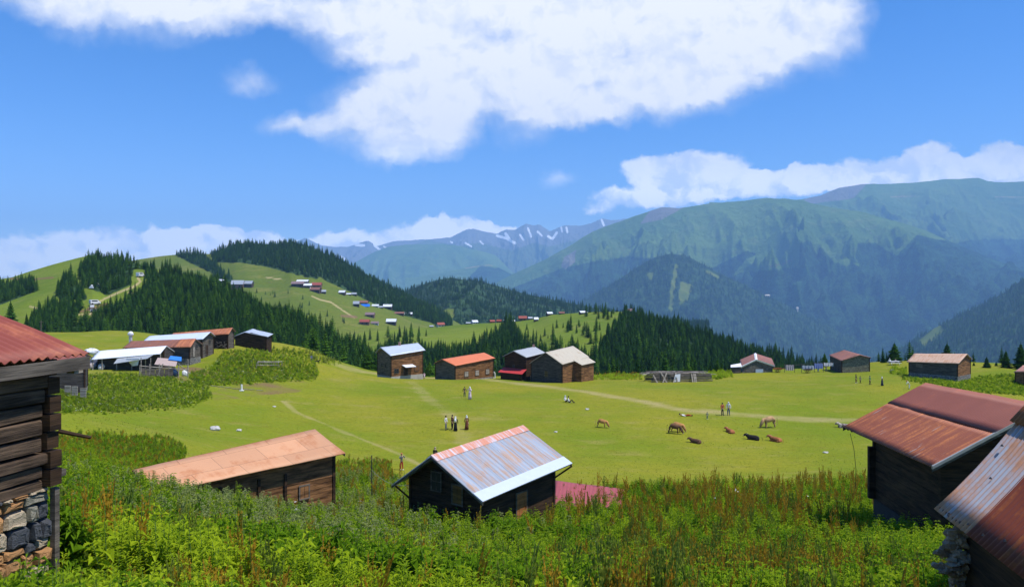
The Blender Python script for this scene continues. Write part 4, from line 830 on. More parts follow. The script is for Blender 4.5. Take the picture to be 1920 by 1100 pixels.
hF = house('stone_hut', 'hut with a rusty brown roof and pale stone gable, left of the dark spruce', {'aN': (1612.5, 665, 146), 'aF': (1582.5, 655.5, 153), 'bN': (1576, 675.8, 146), 'bF': (1553.8, 665.5, 153), 'eN': (1633.8, 670, 146.3), 'eF': (1602, 661, 153.3)},
           wood_shade, r_brown, r_brown, ove=.3, ovg=.3, seed=9, row=.3, cat='hut', gable_wall=stone('stone_olive', (.17, .16, .11), (.33, .31, .22), 3.5))
hG = house('plank_house', 'grey plank house with long tan roof on weedy ground, above the right barn', {'aN': (1813.8, 663, 129.5), 'aF': (1713.8, 662.5, 136), 'bN': (1797.5, 681, 127.5), 'bF': (1700, 678, 134), 'eN': (1823.8, 673, 131.5), 'eF': (1725, 671, 138)},
           wood_shade, r_tan, r_tan, ove=.3, ovg=.3, seed=10, row=.3, gable_wall=wood_brown, base_h=1.1)
opening(hG, 'b', .22, 2.2, 1.0, .7, 'shutter', wood_grey)
hH = house('plank_house', 'small house with salmon roof cut by the right edge, beside young spruces', {'aN': (1934, 684, 126), 'aF': (1918, 684.5, 129), 'bN': (1921, 697, 125), 'bF': (1901, 697, 128), 'eN': (1950, 694, 128), 'eF': (1934, 694, 131)}, wood_brown, r_tan if False else roofmat('salmon_corrugated', (.62, .28, .18), (.4, .15, .1), .1, corr=.25), ove=.25, ovg=.25, seed=11, row=.3)
# left-hand row
hS = house('market_stall', 'open fronted stall under a long white sheet roof, left of the debris pen', {'aN': (312.5, 648, 108.0), 'aF': (186, 657.5, 106.68), 'eN': (328, 658.8, 110.94), 'eF': (202.0, 666.6, 109.62), 'bN': (300, 663, 105.06), 'bF': (171, 673.8, 103.75)},
           wood_shade, r_white, r_white, ove=.3, ovb=2.2, ovg=.15, seed=12, row=.3, cat='stall', cap=None)
b = MB(); C = hS.C
for f_ in (.0, .22, .42, .64, .85, .985):
    e0 = C['bN'].lerp(C['bF'], f_); e0 += (C['aN'] - C['bN']) * .06; g_ = gz(e0.x, e0.y) - .2; b.tube([(e0.x, e0.y, g_), (e0.x, e0.y, e0.z - .05)], .07, 6)
b.build('stall_post', wood_pale, hS.root, base=hS.base)
b = MB(); e0 = C['bN'].lerp(C['bF'], .10); e1 = C['bN'].lerp(C['bF'], .62); b.prism([e0 + Vector((0, 0, -.1)), e1 + Vector((0, 0, -.2)), e1 + Vector((.3, -1.6, -.75)), e0 + Vector((0, -1.8, -.45))], (0, 0, .05)); b.build('awning', plain('grey_tin', (.42, .44, .44), .5, .2), hS.root, base=hS.base)
h1 = house('plank_house', 'weathered house with patched rust brown roof and pale seams, behind the white stall', {'aN': (367.5, 635, 114.0), 'aF': (246, 639, 114.9), 'eN': (381, 645, 115.97), 'eF': (259.3, 648.3, 116.87), 'bN': (357.5, 650.8, 112.03), 'bF': (230, 652, 112.93)},
           wood_shade, r_brown, r_brown, ove=.3, ovg=.3, seed=13, row=.3, gable_wall=wood_grey, base_h=1.0)
slope_piece('roof_patch', h1.root, h1.base, h1.C['aN'] + Vector((0, 0, .05)), h1.C['aN'].lerp(h1.C['aF'], .235) + Vector((0, 0, .05)), h1.C['bN'] + Vector((0, -.03, .05)), h1.C['bN'].lerp(h1.C['bF'], .27) + Vector((0, -.03, .05)), r_rustor, seed=4)['label'] = 'orange rusted sheets at the gable end'
opening(h1, 'n', .35, 1.2, .6, 1.5, 'door', wood_pale); opening(h1, 'n', .62, 2.4, .5, .6, 'window')
ch = MB(); p_ = h1.C['aN'].lerp(h1.C['aF'], 1.02) + Vector((0, .2, .3)); ch.box(p_, (.35, .35, 1.1)); co = ch.build('chimney', plain('pale_concrete', (.5, .48, .45)), h1.roof, base=h1.base); ch = MB(); ch.blob(p_ + Vector((0, 0, .8)), (.42, .42, .38), 3, .1); ch.build('chimney_cap', plain('white_tin', (.75, .75, .76), .5), h1.roof, base=h1.base)
h2 = house('plank_house', 'house with bluish white tin roof, between two rust roofs in the left row', {'aN': (395, 622, 122.0), 'aF': (280, 629.5, 122.92), 'eN': (404, 629.5, 124.14), 'eF': (293.3, 638.2, 125.06), 'bN': (380, 635.5, 119.86), 'bF': (265, 642, 120.78)},
           wood_shade, r_whiteb, r_whiteb, ove=.3, ovg=.3, seed=14, row=.3, gable_wall=wood_grey)
opening(h2, 'n', .4, .4, .7, 1.7, 'door', wood_dark); opening(h2, 'n', .65, 2.2, .5, .6, 'window')
h3 = house('plank_house', 'tall plank house with streaked rust roof, second from the right in the left row', {'aN': (436, 614, 130.0), 'aF': (325, 624, 130.87), 'eN': (442.5, 621, 131.47), 'eF': (334.0, 631.1, 132.33), 'bN': (428.8, 626, 128.53), 'bF': (318, 634, 129.4)},
           wood_dark, r_brown, r_rustor, ove=.3, ovg=.3, seed=15, row=.3, gable_wall=wood_grey)
h4 = house('plank_house', 'dark house with white roof standing apart at the right end of the left row', {'aN': (458.8, 622.5, 138.0), 'aF': (473.8, 616, 141), 'eN': (502.5, 631, 136.0), 'eF': (512.5, 625.8, 140), 'bN': (438.8, 630, 138.6), 'bF': (453, 624, 142)},
           wood_dark, r_pale, r_pale, ove=.3, ovg=.3, seed=16, row=.3)
# the house seen behind the left building's eave
hL = house('plank_house', 'grey plank house half hidden behind the red eave, pale boards at its foot', {'aN': (150, 655, 83), 'aF': (60, 655, 82), 'eN': (172, 668, 86), 'eF': (80, 668, 85), 'bN': (168, 676, 80), 'bF': (60, 676, 79)},
           wood_shade, r_maroon, r_maroon, ove=.3, ovg=.35, seed=17, row=.35, base_h=.7)
b = MB()
for q, z_ in ((140, 0.5), (156, 1.0), (127, -.2)):
    c = P(q, 700, 78.6); b.box((c.x, c.y, gz(c.x, c.y) + .55 + z_ * .2), (.62, .08, 1.0))
b.build('pale_board', wood_pale, hL.root, base=hL.base)

# ---- the low shed with the crimson roof behind the middle house
b = MB(); s0, s1, s2, s3 = P(1040, 900, 50), P(1092, 902, 51.5), P(1170, 916, 49), P(1098, 952, 44)
cs = empty('low_shed', P(1105, 945, 47), 'low shed under a crimson sheet roof, right behind the middle house', 'shed')
bs = cs.location.copy(); bs.z = gz(bs.x, bs.y); cs.location = bs
slope_piece('roof', cs, bs, s0, s2, P(1030, 958, 43.5), P(1165, 950, 44.5), r_crimson, seed=3)
b = MB(); w_ = [Vector((p.x, p.y, 0)) for p in (P(1045, 950, 45), P(1150, 945, 45), P(1150, 925, 48), P(1045, 910, 49))]; zt = P(1100, 955, 44).z - .15
for i in range(4): plank_wall(b, w_[i], w_[(i + 1) % 4], bs.z - .5, [(0, zt), (1, zt)], .3, rr=random.Random(i))
b.build('wall', wood_dark, cs, base=bs)

# ---- the left building close to the camera: logs over a field stone base
Wc = Vector((-5.74, 9.2, 0)); dl = Vector((-.225, -.974, 0)); nl = Vector((.974, -.225, 0)); up = Vector((0, 0, 1))
lb = empty('log_building', (-7.0, 6.5, 13.3), 'near log building on a rough stone base with red corrugated roof, left edge', 'building'); lbb = (-7.0, 6.5, 13.3)
e1 = Vector((-5.42, 9.5, 16.1)); e0 = e1 + dl * 7; rg = -nl * 3.4 + up * 1.09
slope_piece('roof', lb, lbb, e1 + rg, e0 + rg, e1, e0, r_leftred, corr=0.125, amp=0.02, seed=1, th=.01)
slope_piece('roof_back', lb, lbb, e1 + rg, e0 + rg, e1 + rg * 2 - up * 2.18, e0 + rg * 2 - up * 2.18, r_leftred, seed=2)
b = MB(); b.prism([e1 - up * .045, e0 - up * .045, e0 - up * .2, e1 - up * .2], -nl * .05); b.build('fascia', wood_grey, lb, base=lbb)
zst = 14.46
lg = MB(); rr = random.Random(4); z = zst
while z < 16.0:
    hh = rr.uniform(.11, .21); hh = min(hh, 16.02 - z); o = rr.uniform(-.03, .03); ext = rr.uniform(-.16, -.06); nseg = 12
    ringpts = []
    for i in range(nseg + 1):
        c = Wc + dl * (-ext + (7 + ext) * i / nseg) + nl * (-.09 + o + .012 * rr.uniform(-1, 1)) + up * (z + hh / 2 + .008 * rr.uniform(-1, 1)); ringpts.append((c, hh / 2 - .008 + .006 * rr.uniform(-1, 1)))
    i0 = len(lg.v)
    for c, r in ringpts:
        for a, b_ in ((.118, -.86), (.12, -.1), (.116, .84), (.09, 1), (-.1, 1), (-.1, -1), (.09, -1)): lg.v.append(tuple(c + nl * a + up * (b_ * r)))
    for i in range(nseg):
        for j in range(7): a = i0 + i * 7 + j; q = i0 + i * 7 + (j + 1) % 7; lg.f.append((a, q, q + 7, a + 7)); lg.m.append(0)
    lg.f.append(tuple(i0 + j for j in range(7))); lg.m.append(0)
    z += hh + .004
logm = wood('log_wood', (0.018, 0.012, 0.009), (0.15, 0.098, 0.062), bs=1.6)
# far gable wall and inner back board
plank_wall(lg, Wc - nl * 4.6 - dl * .02, Wc - nl * .1 - dl * .02, zst, [(0, 16.1), (.24, 16.9), (1, 16.08)], .22, rr=rr)
lg.build('log_wall', logm, lb, base=lbb)
nt = MB(); z = zst + .03
for i in range(7):
    hh = .22; c = Wc + dl * .02 - nl * (.10) + up * (z + hh / 2); ln = rr.uniform(.16, .27)
    nt.box(c + nl * ln * .28, (ln, .17, hh - .02), (nl, dl, up)); z += .225
nt.build('notched_log_end', wood_dark, lb, base=lbb)
b = MB(); c = Wc - dl * .38 - nl * .02 + up * 15.90; b.box(c + nl * .02, (.12, .14, .13), (nl, dl, up)); b.build('beam_end', wood_pale, lb, base=lbb)
b = MB(); b.tube([Wc - dl * .1 + nl * .02 + up * 15.14, Wc - dl * .3 + nl * .32 + up * 15.03], [.03, .02], 6); b.build('stick', wood_dark, lb, base=lbb)
b = MB(); b.box(Wc - dl * .03 + nl * .03 + up * 14.62, (.12, .24, .08), (nl, dl, up)); b.build('corner_block', wood_grey, lb, base=lbb); b = MB(); b.box(Wc - dl * .035 + nl * .03 + up * 13.8, (.075, .07, 1.3), (nl, dl, up)); b.build('corner_stake', wood_grey, lb, base=lbb)
# stones: each laid as its own lump in the wall
stm = [plain('stone_slate', (.085, .09, .10), .8, var=.55, scale=9, rug=.04), plain('stone_ochre', (.42, .22, .09), .85, var=.45, scale=6, rug=.04), plain('stone_tan', (.50, .40, .27), .9, var=.35, scale=7, rug=.04), plain('stone_grey_green', (.27, .25, .19), .85, var=.5, scale=9, rug=.04)]
sw = MB(); rr = random.Random(12); z = 13.0
sw.box(Wc + dl * 3.4 - nl * .30 + up * 13.7, (.3, 7.0, 1.6), (nl, dl, up), 0)
core = MB(); row_i = 0
while z < zst - .02:
    rh = min(rr.uniform(.11, .27), zst - z + .02); x = .0
    while x < 6.5:
        w_ = rr.uniform(.10, .46); c = Wc + dl * (x + w_ / 2) - nl * .10 + up * (z + rh / 2); mi = rr.choice([0, 0, 1, 1, 1, 2, 2, 2, 3])
        pl = []
        for cx_, cz_ in ((-1, -1), (1, -1), (1, 1), (-1, 1)):
            ch_ = rr.uniform(.06, .34); cx2, cz2 = cx_ * (w_ / 2 - .004 - rr.uniform(0, .018)), cz_ * (rh / 2 - .003 - rr.uniform(0, .016)); k1 = ch_ * w_ * .32; k2 = ch_ * rh * .5
            pr2 = [(cx2, cz2 - cz_ * k2), (cx2 - cx_ * k1, cz2)]
            pl += pr2 if cx_ * cz_ > 0 else pr2[::-1]
        i0 = len(sw.v); nq = len(pl); dep = rr.uniform(.02, .07); tx_, tz_ = rr.uniform(-.05, .05), rr.uniform(-.05, .05)
        mx_ = sum(p[0] for p in pl) / nq + rr.uniform(-.1, .1) * w_; mz_ = sum(p[1] for p in pl) / nq + rr.uniform(-.1, .1) * rh
        for lay, (sc_, dp) in enumerate(((1.0, -.06), (.985, .01 + dep * .5), (.86, .035 + dep), (.45, .045 + dep))):
            for (a_, b_) in pl:
                a2 = mx_ + (a_ - mx_) * sc_ + rr.uniform(-1, 1) * .006; b2 = mz_ + (b_ - mz_) * sc_ + rr.uniform(-1, 1) * .006; sw.v.append(tuple(c + dl * a2 + up * b2 + nl * (dp + .03 + tx_ * a2 + tz_ * b2 + rr.uniform(-.006, .006) * lay)))
        for lay in range(3):
            for q in range(nq): A_ = i0 + lay * nq + q; B_ = i0 + lay * nq + (q + 1) % nq; sw.f.append((A_, B_, B_ + nq, A_ + nq)); sw.m.append(mi)
        sw.f.append(tuple(i0 + 3 * nq + q for q in range(nq))); sw.m.append(mi)
        x += w_
    z += rh
sw.m[:6] = [4] * 6
sw.build('stone_base', stm + [plain('joint_dark', (.03, .026, .02))], lb, base=lbb)

# ---- the nearest roof at the right edge
qb = empty('tin_shed', (6.6, 8.2, 11.8), 'shed with overlapping blue grey and rust corrugated sheets at the right edge', 'shed'); qbb = (6.6, 8.2, 11.8)
qd = Vector((-.175, -.985, 0)); qn = Vector((.97, .10, 0)); A0 = Vector((5.715, 10.0, 13.94)); rise = Vector((.97 * 1.45, .145, 1.40))
def qp(s, t): return A0 + qd * s + rise * t
slope_piece('tin_sheet', qb, qbb, qp(0, 1.0), qp(1.06, 1.0), qp(0, 0), qp(1.06, 0), r_bluegalv, corr=.105, amp=.014, seed=5, th=.006, sag=.03)['label'] = 'blue grey galvanised sheet with orange rust blotches'
slope_piece('rust_sheet', qb, qbb, qp(1.02, 1.0) + up * .02, qp(5, 1.0) + up * .02, qp(1.02, -.01) + up * .02, qp(5, -.01) + up * .02, r_deeprust, corr=.105, amp=.014, seed=6, th=.006, sag=.03)['label'] = 'deep brown rusted sheet'
slope_piece('upper_sheet', qb, qbb, qp(-.06, 1.35) + up * .04, qp(5, 1.35) + up * .04, qp(-.06, .80) + up * .04, qp(5, .80) + up * .04, roofmat('orange_rust', (.36, .11, .03), (.5, .2, .04), .4, streak=.5), corr=.105, amp=.014, seed=7, th=.006)
slope_piece('roof_back', qb, qbb, qp(-.06, 1.35), qp(5, 1.35), qp(-.06, 1.35) + Vector((1.8, .2, -1.2)), qp(5, 1.35) + Vector((1.8, .2, -1.2)), r_deeprust, seed=8)
b = MB()
for i in range(3): b.tube([qp(.02 + i * .35, .03), qp(.02 + i * .35, .03) + up * .03], [.02, .008], 6)
for s_, t_ in ((.2, .62), (.55, .38), (.9, .05), (.4, .02), (.7, .72), (1.3, .05), (1.7, .1)): b.tube([qp(s_, t_) + up * .01, qp(s_, t_) + up * .035], [.022, .006], 6)
b.build('roofing_nail', plain('iron', (.05, .05, .05), .5, .6), qb, base=qbb)
b = MB(); w0 = A0 + qn * .25 + qd * .5; plank_wall(b, w0 + qd * 5, w0 + qd * 0, 10.8, [(0, 14.05), (1, 14.05)], .25, rr=random.Random(5)); plank_wall(b, w0, w0 + qn * 2.6, 10.8, [(0, 14.05), (.45, 15.1), (1, 14.2)], .25, rr=random.Random(6)); b.build('wall', wood_dark, qb, base=qbb)
b = MB(); b.tube([qp(0.02, .05) - up * .06, qp(5, .05) - up * .06], .045, 6); b.build('purlin', wood_dark, qb, base=qbb)
b = MB(); rr = random.Random(21)
for i in range(120):
    z_ = 11.2 + i * .0216; a_ = rr.uniform(0, 6.28); r_ = rr.uniform(.04, .17); c = A0 + qn * .13 + qd * .42 + Vector((math.cos(a_) * r_ * 1.1, math.sin(a_) * r_, 0)); c.z = z_ + rr.uniform(-.04, .04)
    b.blob(c, (rr.uniform(.05, .12), rr.uniform(.05, .12), rr.uniform(.035, .08)), i, .5, nu=10, nv=7)
b.build('gnarled_stone_pier', plain('gnarled_brown', (.52, .35, .22), .9, var=.6, scale=14, rug=.04), qb, base=qbb)

# ================================================================ WEEDS AND TALL GRASS
lf_mid = leafmat('leaf_mid', (0.22, 0.35, 0.012), (0.42, 0.56, 0.030), 0.5)
lf_dark = leafmat('leaf_dark', (0.10, 0.22, 0.008), (0.24, 0.40, 0.02), 0.45)
lf_yel = leafmat('leaf_yellowish', (0.36, 0.50, 0.016), (0.54, 0.64, 0.035), 0.5)
lf_olive = leafmat('leaf_olive', (0.18, 0.26, 0.03), (0.32, 0.36, 0.05), 0.35)
lf_rust = leafmat('dock_seed', (0.46, 0.28, 0.022), (0.66, 0.38, 0.04), 0.4)
lf_pale = leafmat('pale_seed_head', (0.28, 0.34, 0.11), (0.42, 0.46, 0.18), 0.35)
lf_white = plain('white_petal', (.75, .75, .7), .8)
lf_stem = plain('green_stem', (.10, .17, .035), .8)
WM = [lf_stem, lf_mid, lf_dark, lf_yel, lf_olive, lf_rust, lf_pale, lf_white]
def leaf(mb, p, d, ln, w, droop, m, rr):
    """a folded leaf: two blades along a drooping midrib"""
    d = Vector(d).normalized(); s_ = d.cross(Vector((0, 0, 1))).normalized(); u_ = Vector((0, 0, 1))
    a = p + d * ln * .5 + u_ * (-droop * ln * .25); b = p + d * ln + u_ * (-droop * ln); f = u_ * w * .35
    l = p + d * ln * .38 + s_ * w * .5 + f; r = p + d * ln * .38 - s_ * w * .5 + f
    mb.poly([p, a, l], m); mb.poly([a, b, l], m); mb.poly([p, r, a], m); mb.poly([a, r, b], m)
def blade(mb, p, h_, lean, m, w=.008):
    q = p + Vector((lean[0], lean[1], h_)); mid = p + Vector((lean[0] * .3, lean[1] * .3, h_ * .6)); s_ = Vector((-lean[1], lean[0], 0)); s_ = (s_.normalized() if s_.length > 1e-4 else Vector((1, 0, 0))) * w
    mb.quad(p - s_, p + s_, mid + s_ * .8, mid - s_ * .8, m); mb.poly([mid - s_ * .8, mid + s_ * .8, q], m)
def nettle(seed, m, top=None, h=1.0, n=11, L=.15, stems=3):
    rr = random.Random(seed); b = MB()
    for s_ in range(stems):
        x, y = rr.uniform(-.13, .13), rr.uniform(-.13, .13); lx, ly = rr.uniform(-.12, .12), rr.uniform(-.12, .12); hh = h * rr.uniform(.75, 1.05); a = rr.uniform(0, 3)
        b.tube([(x, y, 0), (x + lx * .5, y + ly * .5, hh * .5), (x + lx, y + ly, hh)], [.006, .005, .003], 3, 0, False)
        for i in range(n):
            f = .12 + .86 * i / (n - 1); p = Vector((x + lx * f, y + ly * f, hh * f)); a += 1.57 + rr.uniform(-.3, .3); ln = L * (1.15 - .75 * f ** 2) * rr.uniform(.8, 1.2)
            for k in (0, 1):
                aa_ = a + math.pi * k; leaf(b, p, (math.cos(aa_), math.sin(aa_), .25), ln, ln * .42, rr.uniform(.25, .8), m if not (top and f > .75) else top, rr)
        if top:
            for i in range(10):
                p = Vector((x + lx, y + ly, hh * rr.uniform(.8, 1.08))); aa_ = rr.uniform(0, 6.28); leaf(b, p, (math.cos(aa_), math.sin(aa_), .8), .06, .03, .2, top, rr)
    return b.build('weed', WM, link_it=False)
def dock(seed, m=5, h=1.2):
    rr = random.Random(seed); b = MB()
    for s_ in range(2):
        x, y = rr.uniform(-.1, .1), rr.uniform(-.1, .1); hh = h * rr.uniform(.8, 1.1); lx, ly = rr.uniform(-.08, .08), rr.uniform(-.08, .08)
        b.tube([(x, y, 0), (x + lx, y + ly, hh)], [.008, .004], 3, 0, False)
        for k in range(6):
            z0 = hh * rr.uniform(.45, .8); aa_ = rr.uniform(0, 6.28); ln = rr.uniform(.12, .3) * h; q = Vector((x, y, z0)); e = q + Vector((math.cos(aa_) * ln * .35, math.sin(aa_) * ln * .35, ln))
            for j in range(9):
                p = q.lerp(e, (j + .5) / 9) + Vector((rr.uniform(-.012, .012), rr.uniform(-.012, .012), 0)); r_ = rr.uniform(.012, .022); a2 = rr.uniform(0, 6.28)
                b.poly([p + Vector((math.cos(a2) * r_, math.sin(a2) * r_, 0)), p + Vector((0, 0, r_ * 1.6)), p - Vector((math.cos(a2) * r_, math.sin(a2) * r_, 0)), p - Vector((0, 0, r_ * 1.2))], m)
        for j in range(16):
            p = Vector((x + lx, y + ly, 0)) * ((j + 8) / 24) + Vector((0, 0, hh * (.55 + .47 * j / 16))); a2 = rr.uniform(0, 6.28); r_ = .022
            b.poly([p + Vector((math.cos(a2) * r_, math.sin(a2) * r_, 0)), p + Vector((0, 0, r_ * 1.8)), p - Vector((math.cos(a2) * r_, math.sin(a2) * r_, 0)), p - Vector((0, 0, r_))], m)
    for j in range(8):
        aa_ = rr.uniform(0, 6.28); leaf(b, Vector((0, 0, rr.uniform(.05, .5 * h))), (math.cos(aa_), math.sin(aa_), rr.uniform(.4, 1.2)), rr.uniform(.18, .30), .09, .5, rr.choice([1, 2]), rr)
    return b.build('weed', WM, link_it=False)
def tuft(seed, m, h=.7, n=34, w=.007, heads=0):
    rr = random.Random(seed); b = MB()
    for i in range(n):
        a = rr.uniform(0, 6.28); r_ = rr.uniform(0, .12); hh = h * rr.uniform(.5, 1.1); l = rr.uniform(.05, .35) * hh; p = Vector((math.cos(a) * r_, math.sin(a) * r_, 0)); blade(b, p, hh, (math.cos(a) * l, math.sin(a) * l), m, w)
        if i < heads:
            e = p + Vector((math.cos(a) * l, math.sin(a) * l, hh)); b.tube([e, e + Vector((0, 0, .10))], [.010, .003], 3, 6, False)
    return b.build('weed', WM, link_it=False)
def herb(seed, m, h=.8, stems=5, L=.07, n=15):
    rr = random.Random(seed); b = MB()
    for s_ in range(stems):
        x, y = rr.uniform(-.15, .15), rr.uniform(-.15, .15); lx, ly = rr.uniform(-.2, .2), rr.uniform(-.2, .2); hh = h * rr.uniform(.6, 1.1)
        b.tube([(x, y, 0), (x + lx, y + ly, hh)], [.004, .002], 3, 0, False)
        for i in range(n):
            f = .15 + .85 * i / n; p = Vector((x + lx * f, y + ly * f, hh * f)); a0 = rr.uniform(0, 6.28)
            for k in range(3):
                aa_ = a0 + k * 2.1; leaf(b, p, (math.cos(aa_), math.sin(aa_), .5), L * rr.uniform(.7, 1.3) * (1.2 - .5 * f), L * .22, .15, m, rr)
    return b.build('weed', WM, link_it=False)
def broad(seed, m, n=9, L=.3):
    rr = random.Random(seed); b = MB()
    for i in range(n):
        a = rr.uniform(0, 6.28); leaf(b, Vector((rr.uniform(-.08, .08), rr.uniform(-.08, .08), rr.uniform(.1, .5))), (math.cos(a), math.sin(a), rr.uniform(.1, .8)), L * rr.uniform(.6, 1.1), L * .42, rr.uniform(.2, .7), m, rr)
        b.tube([(0, 0, 0), (math.cos(a) * .05, math.sin(a) * .05, .3)], [.006, .004], 3, 0, False)
    return b.build('weed', WM, link_it=False)
def flower(seed):
    rr = random.Random(seed); b = MB()
    for s_ in range(4):
        x, y = rr.uniform(-.2, .2), rr.uniform(-.2, .2); hh = rr.uniform(.6, 1.0); b.tube([(x, y, 0), (x, y, hh)], [.005, .003], 3, 0, False)
        for k in range(5):
            a = k * 1.257; b.poly([(x, y, hh), (x + math.cos(a) * .05, y + math.sin(a) * .05, hh + .012), (x + math.cos(a + 1) * .05, y + math.sin(a + 1) * .05, hh + .012)], 7)
        leaf(b, Vector((x, y, hh * .5)), (rr.uniform(-1, 1), rr.uniform(-1, 1), .5), .12, .05, .4, 1, rr)
    return b.build('weed', WM, link_it=False)
WEEDS = [nettle(1, 1, None, 1.0, 8, .27), nettle(2, 2, None, 1.0, 8, .28), nettle(3, 4, 6), nettle(4, 3, None, .9, 8, .24), dock(5), dock(6, 5, 1.35), tuft(7, 3), tuft(8, 1, .8, 30, .008, 6), herb(9, 3, .8, 5, .10, 13), herb(10, 3, .6, 6, .08), broad(11, 2), broad(12, 1), flower(13), herb(14, 1, .8, 5, .11, 12), dock(15, 4, 1.2), tuft(16, 4, .35, 26, .012), nettle(17, 1, None, 1.1, 13, .13)]
NT, ND_, NO, NY, DK, DK2, TY, TG, HY1, HY2, BD, BM, FL, HG, DO, SM, NT2 = range(17)
# footprints kept free of weeds
FOOT = []
for h_ in (hc, ho, hr, hA, hB, hK, hD, hE, hF, hG, hS, h1, h2, h3, h4, hL):
    FOOT.append([tuple((h_.cn[q] + (h_.cn[q] - h_.base).xy.to_3d().normalized() * .25).xy) for q in ('EN', 'EF', 'BF', 'BN')])
FOOT.append([(-5.85, 9.35), (-7.6, 2), (-12, 3), (-9, 10.6)]); FOOT.append([(5.75, 9.7), (5.2, 4), (9, 4), (9, 10)])
def outside(x, y):
    ok = np.ones(len(x), bool)
    for f_ in FOOT: ok &= ~inpoly(x, y, f_)
    return ok
def edge_y(px):   # how far the tall weeds reach, by direction
    return np.interp(px, [-200, 100, 340, 420, 600, 640, 735, 900, 1060, 1180, 1300, 1640, 1760, 2200], [50, 47, 44, 44, 50, 61, 62, 52, 50, 55, 57, 58, 40, 30])
wp = dict(co=[], kind=[], scl=[], rot=[])
def add_weeds(x, y, z, kind, s_, fz=1.0):
    wp['co'].append(np.stack([x, y, z - .03], 1)); wp['kind'].append(kind); n = len(x)
    wp['scl'].append(np.stack([s_ * RNG.uniform(.85, 1.2, n), s_ * RNG.uniform(.85, 1.2, n), s_ * fz * RNG.uniform(.85, 1.15, n)], 1)); wp['rot'].append(np.stack([RNG.normal(0, .10, n), RNG.normal(0, .10, n), RNG.uniform(0, 6.28, n)], 1))
N = 52000
a = RNG.uniform(-.86, .86, N); y = 3.2 * (64 / 3.2) ** (RNG.random(N) ** 0.72); x = a * y
y = y; pxw = CX + F * x / y
dens = np.clip(14.0 / y, .22, 1.0) ** .35
ok = (y < edge_y(pxw) + 3 * (vnoise(x / 3, y / 3, 61) - .5)) & outside(x, y) & (RNG.random(N) < dens) & (y > 2.2)
# a lane of shorter growth before the walls keeps the houses visible
x, y, pxw = x[ok], y[ok], pxw[ok]; z = ground(x, y)
n1_ = fbm(x / 4, y / 4, 3, 71); n2_ = fbm(x / 2.2, y / 2.2, 3, 72); n3_ = fbm(x / 7, y / 7, 2, 73); u_ = RNG.random(len(x))
kind = np.full(len(x), NT); 
kind = np.where(u_ < .14, ND_, kind); kind = np.where((u_ > .40), NT2, kind); kind = np.where((u_ > .58), NY, kind); kind = np.where((u_ > .74), HG, kind); kind = np.where(u_ > .84, HY1, kind); kind = np.where(u_ > .93, BM, kind)
near = y < 13 + 6 * (n3_ - .5) * 4
kind = np.where(near & (n1_ > .42), np.choose((u_ * 6).astype(int).clip(0, 5), [HY1, HY2, TY, NY, HG, HY1]), kind)
kind = np.where(~near & (n2_ > .60), np.choose((u_ * 4).astype(int).clip(0, 3), [NY, HY1, NT, TG]), kind)
kind = np.where(n2_ < .36, np.where(u_ < .5, ND_, BD), kind)
ru = (n1_ - .5) * .7 + .26 * np.exp(-((pxw - 1350) / 300) ** 2) * (y > 12) + .04 * np.clip(y / 50, 0, 1) - .03 + .25 * np.exp(-((pxw - 640) / 80) ** 2) * (y > 48)
kind = np.where((RNG.random(len(x)) < np.clip(ru, 0.012, .32)) & (y > 7), np.where(u_ < .45, DK, np.where(u_ < .8, DK2, DO)), kind)
pale = (np.exp(-((pxw - 520) / 260) ** 2) * (y > 22)) * .5
kind = np.where(RNG.random(len(x)) < pale, NO, kind)
kind = np.where((RNG.random(len(x)) < .002) & (y > 30), FL, kind)
kind = np.where((pxw < 420) & (y > 34), np.choose((u_ * 4).astype(int).clip(0, 3), [NY, HY1, NT, TY]), kind)
sc = RNG.uniform(.75, 1.12, len(x)) * np.where(y < 9, .62, 1.0) * np.where((kind == DK) | (kind == DK2), np.where(y > 30, 1.05, .82), 1.0) * np.where((pxw < 420) & (y > 34), .55, 1.0)
sc *= np.clip(1.2 - np.maximum(y - edge_y(pxw) + 6, 0) * .07, .4, 1.1)
sc = np.where(y > 30, sc * 1.1, sc)
ddc = np.hypot(x - 5.0, y - 43.5); sc = np.where((ddc < 4.5), sc * .78, sc)
# shorter right in front of the two houses
for h_, q in ((ho, .86), (hc, 1.12)):
    dd = np.hypot(x - h_.base.x, y - h_.base.y); sc = np.where((dd < 7) & (y < h_.base.y + 2), sc * q, sc)
sc = np.where((x < -3.9) & (y < 9.6) & (y > 3), sc * .30, sc)
sc = np.where((pxw > 1500) & (y > 14) & (y < 40) , sc * .9, sc)
add_weeds(x, y, z, kind, sc)
# weedy mounds further off
def mound(poly, n, kinds, s0, s1, d1=180):
    xs = [p[0] for p in poly]; ys = [p[1] for p in poly]; cnt = 0; PX = RNG.uniform(min(xs), max(xs), n * 3); PYv = RNG.uniform(min(ys), max(ys), n * 3)
    okk = inpoly(PX, PYv, poly); PX = PX[okk][:n]; PYv = PYv[okk][:n]
    # march all rays together
    ds = np.arange(30, d1, .5); X_ = (PX[:, None] - CX) / F * ds; zz_ = ground(X_, np.broadcast_to(ds, X_.shape)); ray = H - (PYv[:, None] - HY) / F * ds
    hitm = ray <= zz_; k_ = hitm.argmax(1); okk = hitm.any(1); d_ = ds[k_] + RNG.uniform(-1.0, 1.0, len(PX)); x_ = (PX - CX) / F * d_; x_, d_ = x_[okk], d_[okk]; o2 = outside(x_, d_); x_, d_ = x_[o2], d_[o2]
    add_weeds(x_, d_, ground(x_, d_), RNG.choice(kinds, len(x_)), RNG.uniform(s0, s1, len(x_)) * 1.15, .62)
M1 = [(96, 722), (130, 708), (200, 700), (300, 702), (345, 714), (392, 725), (398, 745), (360, 762), (250, 772), (150, 775), (90, 770)]
